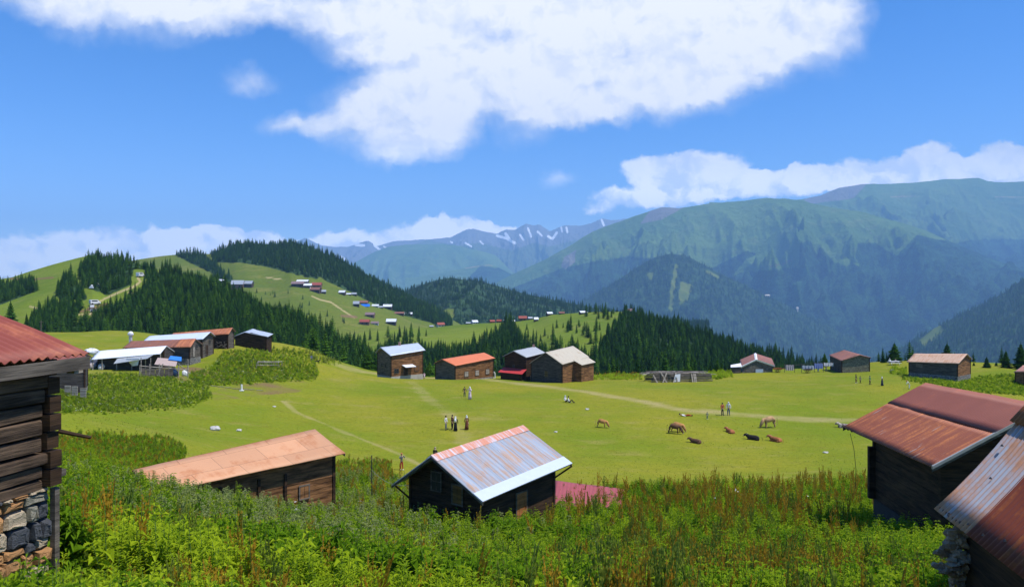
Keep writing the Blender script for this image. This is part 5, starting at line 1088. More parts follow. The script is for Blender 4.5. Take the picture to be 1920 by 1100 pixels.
M2 = [(350, 705), (395, 690), (420, 660), (470, 655), (540, 658), (585, 668), (598, 700), (590, 712), (540, 714), (430, 722), (370, 722)]
M3 = [(90, 822), (200, 818), (310, 822), (350, 838), (345, 868), (250, 885), (90, 900)]
M4 = [(1690, 712), (1700, 700), (1740, 705), (1790, 715), (1840, 706), (1930, 700), (1930, 742), (1860, 738), (1780, 728)]
mound(M1, 4200, [NT, ND_, DO, NO, HG, BM, NT, NY, NO, DO, HY1], .30, .62)
mound(M1, 900, [BM, NT, HG, FL, NO], .35, .6)
mound(M2, 3600, [NT, ND_, HG, NY, BM, DO, NO, NY], .35, .8)
mound(M2, 500, [DK, NO, FL], .4, .7)
mound(M3, 2600, [NT, ND_, DO, HG, HY1, DK], .3, .6)
mound(M4, 2400, [NY, NT, TY, HY1, ND_, BM], .4, .75)
mound([(1100, 700), (1200, 700), (1205, 712), (1100, 712)], 350, [TY, NY, DK, HY1], .6, 1.1)
mound([(1320, 700), (1370, 694), (1375, 706), (1325, 714)], 160, [TY, NY, NT], .6, 1.1)
mound([(1180, 692), (1340, 688), (1340, 696), (1180, 698)], 220, [DK, TY, NY, DO], .8, 1.3)
mound([(630, 868), (735, 868), (735, 900), (630, 905)], 500, [DK, DO, TG, NT], .5, .8)
mound([(1670, 690), (1700, 690), (1700, 705), (1670, 702)], 120, [NY, TY, NT], .6, 1.0)
mound([(490, 652), (640, 662), (640, 684), (600, 684), (575, 666)], 260, [SM, TY, NO], .7, 1.2)
# low tufts that roughen the grazed meadow
NM = 30000; d_ = RNG.uniform(44, 158, NM) ** 1.0; x_ = RNG.uniform(-.74, .74, NM) * d_; cl = fbm(x_ / 5, d_ / 9, 3, 91); o2 = outside(x_, d_) & (cl > .44); x_, d_ = x_[o2], d_[o2]
add_weeds(x_, d_, ground(x_, d_), RNG.choice([SM, SM, SM, TG, BM], len(x_), p=[.32, .32, .32, .02, .02]), RNG.uniform(.25, .7, len(x_)) * .5)
wp = {k: np.concatenate(v) for k, v in wp.items()}
print('weeds', len(wp['co']))
scatter('weeds', wp, protos('weed_shape', WEEDS), 'kind', 'nettles, rusty dock and tall grass covering the slope and the mounds round the meadow', 'weeds')

# ================================================================ NEAR TREES
def near_tree(px, py, hpx, d, seed, label, mat=None, rad=.36, whorls=17):
    p = P(px, py, d); p.z = gz(p.x, p.y) - .1; hh = hpx * d / F
    top = H - (py - hpx - HY) / F * d; hh = top - p.z
    r = empty('spruce_tree', p, label, 'tree')
    tr, cr = conifer(seed, h=hh, rad=rad, whorls=whorls, br=13); tr.build('trunk', bark, r); cr.build('crown', mat or needle, r)
near_tree(1677, 690, 50, 158, 31, 'broad dark spruce behind the white bench, between two houses', rad=.44)
near_tree(1656, 692, 28, 158, 32, 'small dark spruce against the left side of the broad spruce', rad=.4)
near_tree(1776, 692, 52, 150, 33, 'spruce whose top shows above the long tan roof', rad=.36)
near_tree(1546, 694, 34, 160, 34, 'small light green spruce left of the rusty brown roofed hut', needle_light, .36)
near_tree(1826, 700, 22, 150, 35, 'little spruce beside the right gable of the tan roofed house', rad=.4)
near_tree(1850, 699, 32, 146, 36, 'young spruce, first one right of the tan roofed house', rad=.36)
near_tree(1868, 699, 22, 150, 37, 'stunted spruce between two taller ones near the right edge', rad=.4)
near_tree(1886, 698, 43, 146, 38, 'tall young spruce, second from the right edge', rad=.34)
near_tree(1914, 698, 58, 144, 39, 'tallest spruce, cut by the right edge of the photo', rad=.34)
near_tree(1345, 696, 22, 156, 40, 'small green spruce left of the white edged hut', needle_light, .42)
near_tree(690, 692, 38, 158, 41, 'light green spruce just left of the white roofed two storey house', needle_light, .42)
near_tree(806, 702, 26, 160, 42, 'bushy green spruce right of the white roofed two storey house', needle_light, .5)
near_tree(572, 662, 22, 166, 43, 'bright green young spruce behind the weedy mound', needle_light, .45)
near_tree(20, 606, 45, 215, 44, 'lone dark spruce on the bright slope at the left edge', rad=.26)
near_tree(50, 616, 30, 212, 45, 'thin dark spruce above the red roof at the left', rad=.22)

# ================================================================ VILLAGES ON THE HILLS
wh = plain('far_white_roof', (.68, .70, .74), .5); rd = plain('far_red_roof', (.30, .075, .055), .6); br_ = plain('far_brown_roof', (.22, .10, .075), .7); gr_ = plain('far_grey_roof', (.33, .36, .40), .6); pr = plain('far_purple_roof', (.22, .15, .15), .7)
wl = plain('far_dark_wall', (.07, .05, .04), .9); wl2 = plain('far_brown_wall', (.17, .10, .07), .9); wl3 = plain('far_pale_wall', (.5, .47, .43), .9)
def far_house(hill_, px, py, wpx, hpx, yaw, rm, wm, label, group='village houses on the far slopes'):
    p = on_hill(HILLS[hill_], px, py); d = p.y; w = wpx * d / F * 1.0; hh = hpx * d / F; dp = w * .62; rt = empty('village_house', p - Vector((0, 0, .3)), label, 'house', group); rt.rotation_euler = (0, 0, yaw)
    wz = hh * .55; b = MB(); b.prism([(-w * .45, -dp * .4, -1.5), (w * .45, -dp * .4, -1.5), (w * .45, dp * .4, -1.5), (-w * .45, dp * .4, -1.5)], (0, 0, wz + 1.5))
    for s_ in (-1, 1): b.prism([(s_ * w * .45, -dp * .4, wz), (s_ * w * .45, dp * .4, wz), (s_ * w * .45, 0, hh * .93)], (-s_ * .2, 0, 0))
    b.build('wall', wm, rt); b = MB()
    for s_ in (-1, 1): b.prism([(-w * .5, s_ * dp * .52, wz - .12), (w * .5, s_ * dp * .52, wz - .12), (w * .5, 0, hh), (-w * .5, 0, hh)], (0, 0, .12))
    b.build('roof', rm, rt); b = MB()
    for i in (-1, 1): b.box((i * w * .2, -dp * .4 - .02, wz * .5), (w * .12, .08, wz * .4))
    b.build('window', glass, rt)
V = [('village_hill', 446, 541, 23, 16, .1, gr_, wl2, 'large grey roofed house at the left end of the hill village'), ('village_hill', 466, 538, 18, 12, -.1, gr_, wl, 'dark walled house with green grey roof touching the large one'), ('village_hill', 416, 530, 12, 7, 0, wh, wl, 'small white roof half hidden among dark spruces above the wood'),
     ('village_hill', 559, 537, 24, 10, .0, pr, wl, 'long purple brown roof at the left of the uppermost cluster'), ('village_hill', 568, 531, 22, 7, .0, wh, wl, 'long white roof topmost of the uppermost cluster'), ('village_hill', 577, 539, 16, 8, .1, wh, wl, 'short white roof in the middle of the uppermost cluster'),
     ('village_hill', 594, 540, 19, 11, .0, rd, wl2, 'bright red roof of the uppermost cluster'), ('village_hill', 592, 548, 20, 10, -.2, br_, wl, 'brown roof right below the bright red one'), ('village_hill', 606, 550, 11, 7, .2, gr_, wl, 'small grey roof at the lower right of the uppermost cluster'), ('village_hill', 586, 544, 9, 6, .2, wh, wl, 'tiny white gable between the brown and red roofs'),
     ('village_hill', 642, 552, 13, 8, -.2, wh, wl, 'white roof just under the wood, alone right of the uppermost cluster'), ('village_hill', 654, 553, 9, 4, 0, wh, wl, 'flat pale roof between two small huts under the wood'), ('village_hill', 664, 554, 10, 6, 0, gr_, wl, 'grey hut under the wood edge above the blue tarp'),
     ('village_hill', 668, 575, 12, 11, .1, gr_, wl, 'tall grey roofed house left of the blue tarp'), ('village_hill', 682, 571, 17, 8, 0, br_, wl2, 'brown roofed house with a blue tarp before it'), ('village_hill', 704, 576, 13, 6, .0, wh, wl3, 'low white roof in the middle of the slope row'), ('village_hill', 714, 578, 9, 5, .0, gr_, wl, 'tiny grey hut left of the wide white roof'),
     ('village_hill', 727, 579, 17, 9, .0, wh, wl, 'wide white roof right of the tiny grey hut'), ('village_hill', 749, 590, 18, 6, .0, br_, wl, 'low brown roof at the foot of the dark wood'), ('village_hill', 766, 591, 15, 6, .0, wh, wl, 'low white roof at the foot of the dark wood'), ('village_hill', 694, 594, 18, 9, .0, pr, wl2, 'lone dull red roof in the middle of the grass slope'),
     ('village_hill', 684, 608, 19, 10, .0, rd, wl2, 'red roofed house in the lowest row of the slope'), ('village_hill', 703, 608, 15, 6, .1, pr, wl3, 'low grey brown roof beside the lowest red one'), ('village_hill', 734, 608, 19, 11, .0, wh, wl, 'white roofed house above the spruces, lowest on the slope'),
     ('village_ridge', 826, 610, 15, 8, .5, rd, wl3, 'red house with a white gable at the valley end of the slope'), ('village_ridge', 809, 612, 8, 4, .2, gr_, wl, 'tiny grey hut left of the red house with white gable'), ('village_ridge', 879, 607, 11, 4, 0, gr_, wl, 'low grey roof at the left start of the ridge hamlet'), ('village_ridge', 890, 606, 12, 7, .5, wh, wl3, 'white roof at the left start of the ridge hamlet'),
     ('village_ridge', 923, 604, 10, 6, .3, rd, wl2, 'small red roof, first of two near the middle of the ridge'), ('village_ridge', 936, 602, 10, 6, -.2, rd, wl2, 'small red roof, second of two near the middle of the ridge'), ('village_ridge', 949, 603, 10, 5, .3, gr_, wl, 'small grey roof right of the two small red ones'), ('village_ridge', 961, 604, 9, 5, .4, wh, wl2, 'small pale roof left of the brightest red roof'),
     ('village_ridge', 980, 600, 16, 9, .1, rd, wl2, 'brightest red roof of the ridge hamlet'), ('village_ridge', 994, 597, 9, 6, .3, gr_, wl, 'grey roof just right of the brightest red one'), ('village_ridge', 1005, 602, 9, 8, .3, wh, wl, 'narrow dark house with pale roof below the grey one'), ('village_ridge', 1030, 589, 12, 6, .5, wh, wl, 'white roof on the grassy crown of the ridge'),
     ('village_ridge', 1053, 588, 11, 5, .1, br_, wl, 'low brown roof beside trees on the grassy crown'), ('village_ridge', 1093, 588, 15, 6, .4, wh, wl, 'wide white roof at the right of the grassy crown'), ('village_ridge', 1180, 587, 14, 9, -.1, pr, wl, 'lone dark house at the edge of the ridge wood')]
for v in V: far_house(*v)
b = MB(); p = on_hill(HILLS['village_hill'], 684, 575); b.prism([p + Vector((-6, 0, .3)), p + Vector((6, 0, .3)), p + Vector((5, 3, 3)), p + Vector((-5, 3, 3))], (0, .2, .2)); o = b.build('tarp', plain('blue_plastic', (.02, .16, .6), .5), base=p); o.location = p; tag(o, 'bright blue tarp stretched before a brown roofed village house', 'tarp')
# pale buildings far down in the valley
for i, (hn, px, py, w_, h__, lab) in enumerate([('pointed_hill', 1438, 556, 10, 4, 'pale building on the flank of the pointed hill'), ('pointed_hill', 1495, 584, 4, 9, 'narrow white landslip house below the pointed hill'), ('valley_side', 1562, 615, 5, 6, 'pale dot of a house in the valley, left of the others'), ('valley_side', 1672, 610, 15, 4, 'long pale building high in the valley wood'), ('valley_side', 1650, 612, 6, 3, 'short pale building left of the long one in the valley'), ('valley_side', 1610, 634, 12, 3, 'pale house at the lower end of the valley track')]):
    far_house(hn, px, py, w_, h__, .1, plain('far_cream', (.62, .55, .45), .8), plain('far_cream', (.62, .55, .45), .8), lab, 'pale buildings in the valley')

# ================================================================ PEOPLE AND ANIMALS
DG = None
def skin_mesh(name, verts, edges, radii, mats, sub=1, root=0):
    me = bpy.data.meshes.new(name); me.from_pydata([tuple(v) for v in verts], edges, []); o = bpy.data.objects.new(name, me); COL.objects.link(o)
    sk = o.modifiers.new('skin', 'SKIN'); sk.branch_smoothing = 0.6
    for i, r in enumerate(radii):
        sv = me.skin_vertices[0].data[i]; sv.radius = (r, r) if not isinstance(r, tuple) else r; sv.use_root = i == root
    if sub: o.modifiers.new('sub', 'SUBSURF').levels = sub
    bpy.context.view_layer.update(); dg = bpy.context.evaluated_depsgraph_get(); m2 = bpy.data.meshes.new_from_object(o.evaluated_get(dg)); m2.name = name
    bpy.data.objects.remove(o); bpy.data.meshes.remove(me)
    for p in m2.polygons: p.use_smooth = True
    m2.materials.clear()
    for m in mats: m2.materials.append(m)
    return m2
def chain(b, pts, rad, start=None):
    V_, E_, R_ = b; prev = start
    for p, r in zip(pts, rad):
        V_.append(Vector(p)); R_.append(r); i = len(V_) - 1
        if prev is not None: E_.append((prev, i))
        prev = i
    return prev
skin_c = plain('skin', (.50, .30, .20), .7, var=.05)
def cloth(name, col): return plain('cloth_' + name, col, .9, var=.12, scale=9)
CL = dict(white=cloth('white', (.75, .75, .74)), black=cloth('black', (.015, .015, .018)), red=cloth('red', (.45, .05, .03)), brown=cloth('brown', (.16, .06, .03)), jeans=cloth('jeans', (.05, .09, .18)), grey=cloth('grey', (.18, .19, .20)), pink=cloth('pink', (.70, .52, .60)),
          green=cloth('green', (.04, .28, .12)), blue=cloth('blue', (.05, .16, .45)), teal=cloth('teal', (.08, .16, .17)), tan=cloth('tan', (.35, .27, .18)), navy=cloth('navy', (.02, .03, .07)), orange=cloth('orange', (.5, .16, .06)))
def person(loc, h, yaw, label, top='white', legs='black', head='hair', pose='stand', dress=False, extra=None, seed=0):
    """one body surface, then clothes a little outside it; local x is the person's left-right, y is backward"""
    k = h / 1.72; rr = random.Random(seed); rt = empty('person', loc, label, 'person'); rt.rotation_euler = (0, 0, yaw); rt.scale = (k, k, k)
    st = rr.uniform(.05, .12); sw_ = rr.uniform(-.12, .12)
    if pose in ('stand', 'walk', 'photo', 'bend'):
        q = .17 if pose == 'walk' else .04; lean = .45 if pose == 'bend' else .0
        hip = Vector((0, 0, .92)); chest = Vector((0, -lean * .6, 1.30 - lean * .15)); neck = Vector((0, -lean * .85, 1.47 - lean * .25)); hd = Vector((0, -.02 - lean * 1.05, 1.60 - lean * .35))
        fl = [Vector((-.10, -.01 - q * .3, .52)), Vector((-.11, q + .0, .08)), Vector((-.12, q - .16, .03))]; fr = [Vector((.10, -.01 + q * .2, .52)), Vector((.11, -q, .08)), Vector((.12, -q - .16, .03))]
        if pose == 'photo': al = [Vector((-.20, -.06, 1.40)), Vector((-.28, -.18, 1.22)), Vector((-.10, -.32, 1.50)), Vector((-.07, -.36, 1.54))]; ar = [Vector((.20, -.06, 1.40)), Vector((.28, -.18, 1.22)), Vector((.10, -.32, 1.50)), Vector((.07, -.36, 1.54))]
        else: al = [chest + Vector((-.20, 0, .11)), chest + Vector((-.26, sw_ - lean * .3, -.16)), chest + Vector((-.26, sw_ - .10 - lean * .3, -.42)), chest + Vector((-.26, sw_ - .14 - lean * .3, -.52))]; ar = [chest + Vector((.20, 0, .11)), chest + Vector((.26, -sw_ - lean * .3, -.16)), chest + Vector((.25, -sw_ - .10 - lean * .3, -.42)), chest + Vector((.25, -sw_ - .13 - lean * .3, -.52))]
    elif pose == 'sit':
        hip = Vector((0, 0, .12)); chest = Vector((0, .10, .52)); neck = Vector((0, .10, .70)); hd = Vector((0, .08, .84))
        fl = [Vector((-.14, -.40, .42)), Vector((-.15, -.62, .07)), Vector((-.15, -.76, .04))]; fr = [Vector((.14, -.42, .38)), Vector((.15, -.66, .07)), Vector((.15, -.80, .04))]
        al = [Vector((-.20, .10, .62)), Vector((-.27, .16, .36)), Vector((-.22, -.12, .30)), Vector((-.18, -.20, .30))]; ar = [Vector((.20, .10, .62)), Vector((.28, .18, .36)), Vector((.24, .24, .10)), Vector((.24, .27, .04))]
    else:  # lie
        hip = Vector((0, 0, .12)); chest = Vector((0, .38, .15)); neck = Vector((0, .56, .20)); hd = Vector((0, .70, .25))
        fl = [Vector((-.12, -.40, .22)), Vector((-.13, -.80, .07)), Vector((-.13, -.86, .14))]; fr = [Vector((.12, -.42, .10)), Vector((.13, -.84, .07)), Vector((.13, -.90, .14))]
        al = [Vector((-.20, .46, .16)), Vector((-.32, .24, .10)), Vector((-.34, .0, .06)), Vector((-.33, -.08, .05))]; ar = [Vector((.20, .46, .16)), Vector((.34, .50, .10)), Vector((.30, .68, .10)), Vector((.26, .74, .1))]
    mid = hip.lerp(chest, .5)
    B = ([], [], []); c = chain(B, [hip, mid, chest, neck, hd - Vector((0, 0, .05)), hd + Vector((0, 0, .06))], [(.13, .10), (.115, .09), (.145, .095), .052, (.078, .09), (.07, .08)])
    for L_ in (fl, fr): chain(B, [hip.lerp(L_[0], .12) + Vector((L_[0].x * .7, 0, -.02))] + L_, [.085, .058, .04, .03], 0)
    for A_ in (al, ar): chain(B, A_, [.048, .038, .028, .02], 2)
    me = skin_mesh('body', B[0], B[1], B[2], [skin_c]); link('body', me, rt)
    T = ([], [], []); e = chain(T, [hip + (mid - hip) * .1, mid, chest, chest.lerp(neck, .75)], [(.15, .12), (.135, .11), (.165, .115), .07])
    for A_ in (al, ar): chain(T, A_[:3], [.062, .052, .042], 2)
    link('top', skin_mesh('top', T[0], T[1], T[2], [CL[top]]), rt)
    if dress:
        b = MB(); ft = (fl[1] + fr[1]) / 2; b.tube([mid, hip, hip.lerp(ft, .5), Vector((ft.x, ft.y, .08))], [.14, .17, .20, .26], 12); b.build('dress', CL[legs], rt, shade=True)
    else:
        G_ = ([], [], []); chain(G_, [hip + Vector((0, 0, .04)), hip], [(.145, .115), (.14, .11)])
        for L_ in (fl, fr): chain(G_, [hip.lerp(L_[0], .12) + Vector((L_[0].x * .7, 0, -.02)), L_[0], L_[1]], [.10, .074, .055], 1)
        link('trousers', skin_mesh('trousers', G_[0], G_[1], G_[2], [CL[legs]]), rt)
    b = MB()
    for L_ in (fl, fr): b.blob((L_[1] + L_[2]) / 2 + Vector((0, 0, .0)), (.05, .13, .05), 1, .05)
    b.build('shoe', CL['white'] if seed % 3 == 0 else CL['black'], rt, shade=True)
    b = MB(); b.blob(hd + Vector((0, .025, .035)), (.098, .105, .105), 2, .04)
    if head in ('white', 'pink', 'black', 'tan'): b.blob(neck + Vector((0, .03, .0)), (.13, .12, .10), 3, .05); b.build('headscarf', CL[head], rt, shade=True)
    else: b.build('hair' if head == 'hair' else 'hat', plain('dark_hair', (.03, .02, .015), .6) if head == 'hair' else CL[head[4:]], rt, shade=True)
    b = MB(); f_ = hd + Vector((0, -.088, 0))
    b.blob(f_ + Vector((0, -.01, -.01)), (.012, .018, .02), 1, 0); b.build('nose', skin_c, rt)
    b = MB(); b.blob(f_ + Vector((-.03, .0, .02)), (.011, .008, .008), 1, 0); b.blob(f_ + Vector((.03, .0, .02)), (.011, .008, .008), 1, 0); b.box(f_ + Vector((0, .002, -.045)), (.04, .01, .008)); b.build('eyes_and_mouth', CL['black'], rt)
    if extra == 'backpack': b = MB(); b.blob(chest + Vector((0, .17, -.04)), (.15, .10, .22), 4, .08); b.build('backpack', CL['white'] if top != 'white' else CL['navy'], rt, shade=True)
    if extra == 'bag': b = MB(); b.blob((al[2] + Vector((0, 0, -.2))), (.07, .14, .16), 4, .1); b.build('bag', CL['tan'], rt, shade=True)
    return rt
def at_px(px, py): return hit(px, py, 40, 200)
def pp(px, py, hpx, yaw, label, clampH=(1.5, 1.85), **k):
    p = at_px(px, py); h = min(max(hpx * p.y / F, clampH[0]), clampH[1]); return person(p, h, yaw, label, seed=int(px), **k)
pp(753, 881, 32, .5, 'person in red trousers and patterned top holding a camera to the face', top='grey', legs='red', head='hat_orange', pose='photo')
q_ = hit(816, 872, 44, 90); person(q_, 1.68, 2.6, 'person with pale headscarf whose head shows above the grey tin roof', top='black', legs='black', head='tan', dress=True)
pp(836, 806, 27, 1.2, 'person in white shirt and grey trousers at the left of the standing group', top='white', legs='grey')
pp(848, 805, 27, -.9, 'person in brown top in the middle of the standing group', top='brown', legs='black', head='hair')
pp(854, 808, 27, 3.0, 'person in a long black skirt with white backpack in the standing group', top='black', legs='black', head='white', dress=True, extra='backpack')
pp(875, 806, 27, -2.4, 'person in brown coat and white headscarf carrying a bag, right of the group', top='brown', legs='brown', head='white', dress=True, extra='bag')
pp(871, 744, 19, .2, 'person in dark shorts and top beside the one in the long pale dress', top='black', legs='navy', clampH=(1.35, 1.6))
pp(881, 749, 24, -.3, 'person in a long pinkish white dress with hand raised to the face', top='pink', legs='pink', head='white', dress=True, pose='photo')
pp(772, 709, 15, .3, 'person in dark clothes at the corner of the two storey house, leftmost of three', top='teal', legs='grey')
pp(782, 709, 15, -.6, 'person in white top and dark trousers, middle one by the two storey house', top='white', legs='black', extra='bag')
pp(791, 709, 16, .9, 'person in pink top and dark trousers, right one by the two storey house', top='pink', legs='black')
pp(795.5, 709, 11, .2, 'child in pale pink dress close to the person in the pink top', clampH=(1.0, 1.2), top='pink', legs='pink', dress=True)
pp(724, 694, 9, .2, 'person in white sitting against the plastered wall of the two storey house', top='white', legs='pink', pose='sit')
pp(1107, 712, 17, .2, 'person in a long black dress right of the beige roofed house', top='black', legs='black', head='black', dress=True)
a_ = at_px(1061, 754); person(a_, 1.7, .9, 'person in a white top sitting on the grass, left of the sitting pair', 'white', 'black', 'white', 'sit', seed=3)
a_ = at_px(1067, 755); person(a_, 1.7, 1.5, 'person with legs stretched in black trousers, right of the sitting pair', 'white', 'black', 'hair', 'sit', seed=4)
a_ = at_px(1285, 780); person(a_, 1.7, 1.5, 'person in white and red lying on the grass beside the worn path', 'white', 'red', 'hair', 'lie', seed=5)
pp(1326, 786, 11, .4, 'child in grey green clothes alone on the meadow near the path', clampH=(.9, 1.05), top='teal', legs='teal')
pp(1354.5, 779, 24, .2, 'person in red top and black shorts standing on the path', top='red', legs='black', head='hat_black')
pp(1366, 779, 25, -.2, 'person in white top, white headscarf and blue jeans standing on the path', top='white', legs='jeans', head='white')
pp(1605, 718, 15, 1.4, 'person in black walking, leftmost of the row of walkers at the right', top='black', legs='brown', pose='walk')
pp(1613, 718, 12, 1.4, 'child in grey close behind the walker in black', clampH=(1.2, 1.35), top='grey', legs='black', pose='walk')
pp(1631, 721, 15, 1.4, 'person in a green top walking across the meadow at the right', top='green', legs='black', pose='walk')
pp(1654, 723, 15, 1.4, 'person in black with white headscarf, walking behind the green top', top='black', legs='navy', head='white', dress=True, pose='walk')
pp(1705, 729, 16, -1.7, 'person in white bending forward at the far right of the meadow', top='white', legs='white', pose='bend', head='hat_orange')
pp(584, 677, 10, .3, 'person in blue near the far brow right of the weedy mound', clampH=(1.2, 1.5), top='blue', legs='jeans')
pp(1534, 697, 11, .3, 'person in blue by the laundry, left of the rusty brown roofed hut', clampH=(1.5, 1.7), top='blue', legs='blue')
pp(1549, 696, 11, .3, 'person in dark clothes right of the one in blue by the laundry', clampH=(1.5, 1.7), top='black', legs='grey')

def cow(loc, yaw, label, col, pose='graze', s_=1.0, dark=None, face=None):
    """facing local +x"""
    rt = empty('cow', loc, label, 'cow', 'cows grazing and resting on the meadow'); rt.rotation_euler = (0, 0, yaw); rt.scale = (s_,) * 3
    m = MATS.get('hide' + str(col) + str(dark))
    if m is None:
        m, t, b_ = newmat('hide'); oc = nd(t, 'ShaderNodeTexCoord').outputs['Object']; n = noise(t, oc, 1.7, 3); zz_ = nd(t, 'ShaderNodeSeparateXYZ', {0: oc}).outputs[2]
        c = mixc(t, smooth(t, n, .4, .62), col, dark or tuple(x * .6 for x in col)); setin(t, b_, 'Base Color', c); b_.inputs['Roughness'].default_value = .8; MATS['hide' + str(col) + str(dark)] = m
    B = ([], [], []); dz = -.86 if pose == 'lie' else 0
    V0 = [(-.72, 0, 1.12 + dz), (-.40, 0, 1.08 + dz), (.10, 0, 1.02 + dz), (.48, 0, 1.10 + dz)]; e = chain(B, V0, [(.22, .24), (.29, .31), (.31, .34), (.22, .28)])
    if pose == 'graze': nk = [(.80, 0, .98), (1.02, 0, .56), (1.14, 0, .30), (1.22, 0, .12)]
    else: nk = [(.68, .03, 1.28 + dz), (.80, .08, 1.44 + dz), (.96, .12, 1.42 + dz), (1.10, .16, 1.30 + dz)]
    chain(B, nk, [(.15, .19), (.12, .14), .11, .065], 3)
    if pose == 'graze':
        for sx_, px_ in ((-.62, 0), (.46, 3)):
            for sy in (-1, 1):
                off = RNG.uniform(-.08, .08)
                if sx_ < 0: chain(B, [(-.62, sy * .17, .80), (-.52 + off, sy * .17, .58), (-.70 + off, sy * .17, .34), (-.66 + off, sy * .17, .06)], [.13, .085, .05, .055], 0)
                else: chain(B, [(.46, sy * .15, .74), (.46 + off, sy * .15, .42), (.44 + off, sy * .15, .06)], [.10, .055, .055], 3)
    else:
        for sy in (-1, 1):
            chain(B, [(-.55, sy * .27, .14), (-.25, sy * .40, .12), (-.52, sy * .44, .07)], [.14, .08, .05], 0); chain(B, [(.46, sy * .22, .10), (.70, sy * .26, .08), (.46, sy * .30, .05)], [.09, .06, .045], 3)
    fat = [1.5] * 4 + [1.45] * 4 + [1.35] * 40
    me = skin_mesh('body', B[0], B[1], [tuple(q * f_ for q in r) if isinstance(r, tuple) else r * f_ for r, f_ in zip(B[2], fat)], [m]); link('body', me, rt)
    h0, h1 = Vector(nk[1]), Vector(nk[3]); hd = Vector(nk[1]).lerp(Vector(nk[2]), .4); ax = (h1 - h0).normalized()
    b = MB(); sd = Vector((0, 1, 0)); upv = ax.cross(sd) * -1 if pose == 'graze' else Vector((0, 0, 1))
    for sy in (-1, 1): b.tube([hd + sd * sy * .08 - ax * .08, hd + sd * sy * .19 - ax * .15, hd + sd * sy * .2 - ax * .28], [.028, .02, .005], 6)
    b.build('horns', plain('horn', (.5, .45, .35)), rt)
    b = MB()
    for sy in (-1, 1): b.poly([hd + sd * sy * .10, hd + sd * sy * .27 + ax * .02 + Vector((0, 0, .05)), hd + sd * sy * .26 - Vector((0, 0, .07)), hd + sd * sy * .12 + ax * .07])
    b.build('ears', m, rt)
    b = MB(); b.blob(h1 + ax * .02, (.07, .07, .065), 1, .05); b.build('muzzle', plain('muzzle', face or (.30, .22, .18)), rt)
    b = MB()
    if pose == 'graze': b.tube([(-.90, 0, 1.20), (-.98, .02, .95), (-.97, .04, .55)], [.03, .02, .015], 6); b.blob((-.97, .04, .46), (.035, .035, .11), 2, .1)
    else: b.tube([(-.90, 0, .32), (-1.02, .1, .12), (-.95, .3, .04)], [.03, .02, .02], 6)
    b.build('tail', m, rt)
    if face and pose == 'lie': b = MB(); b.blob(hd + ax * .06 + Vector((0, 0, .02)), (.10, .10, .09), 5, .05); b.build('white_face', plain('white_hide', (.62, .58, .52)), rt, shade=True)
    return rt
tanc, dkb, redb, palet, blk = (.56, .27, .09), (.12, .06, .03), (.38, .14, .05), (.56, .33, .16), (.02, .016, .014)
def cc(px, py, yaw, label, col, pose='graze', s_=.95, **k): cow(at_px(px, py), yaw, label, col, pose, s_, **k)
cc(1128, 802, -.25, 'tan cow grazing alone, leftmost of the herd', tanc, s_=.74)
cc(1269, 810, -.15, 'reddish tan cow grazing, partly behind the dark brown one', tanc, s_=.84)
cc(1264, 813, -.35, 'dark brown cow grazing with head to the right, before the tan one', dkb, dark=(.16, .08, .04), s_=.84)
cc(1305, 831, 2.6, 'dark brown cow lying curled, lowest and left of the resting ones', dkb, 'lie', .85)
cc(1369, 811, 1.9, 'red brown cow lying, left of the black one', redb, 'lie', .85)
cc(1413, 824, 2.75, 'black cow lying with head raised to the left', blk, 'lie', .98)
cc(1443, 802, 3.3, 'pale tan cow grazing with head to the left, largest standing one', palet, s_=1.03)
cc(1455, 828, 2.3, 'red brown cow with a white face lying, rightmost of the open herd', redb, 'lie', .95, face=(.6, .55, .5))
cow(hit(1583, 802, 40, 120), 2.9, 'white and dark cow lying, its head showing left of the barn roof corner', (.5, .42, .36), 'lie', .95, dark=(.05, .04, .035), face=(.6, .55, .5))
# dog
p = at_px(594, 682); rt = empty('dog', p, 'black dog standing beside the person in blue on the far brow', 'dog'); rt.rotation_euler = (0, 0, .3)
B = ([], [], []); chain(B, [(-.3, 0, .45), (0, 0, .45), (.25, 0, .48)], [.11, .12, .12]); chain(B, [(.42, 0, .62), (.52, 0, .66), (.66, 0, .60)], [.075, .085, .045], 2)
for x_, r_ in ((-.28, 0), (.22, 2)):
    for sy in (-1, 1): chain(B, [(x_, sy * .08, .28), (x_ + .03, sy * .08, .03)], [.05, .03], r_)
chain(B, [(-.45, 0, .52), (-.6, 0, .62)], [.03, .02], 0)
link('body', skin_mesh('body', B[0], B[1], B[2], [CL['black']]), rt)
b = MB()
for sy in (-1, 1): b.prism([(.48, sy * .05, .72), (.50, sy * .09, .72), (.49, sy * .07, .80)], (.03, 0, 0))
b.build('ears', CL['black'], rt)

# ================================================================ THINGS ON THE MEADOW
def single(name, mb, mats, label, cat, base, group=None):
    o = mb.build(name, mats, base=base); o.location = base; return tag(o, label, cat, group)
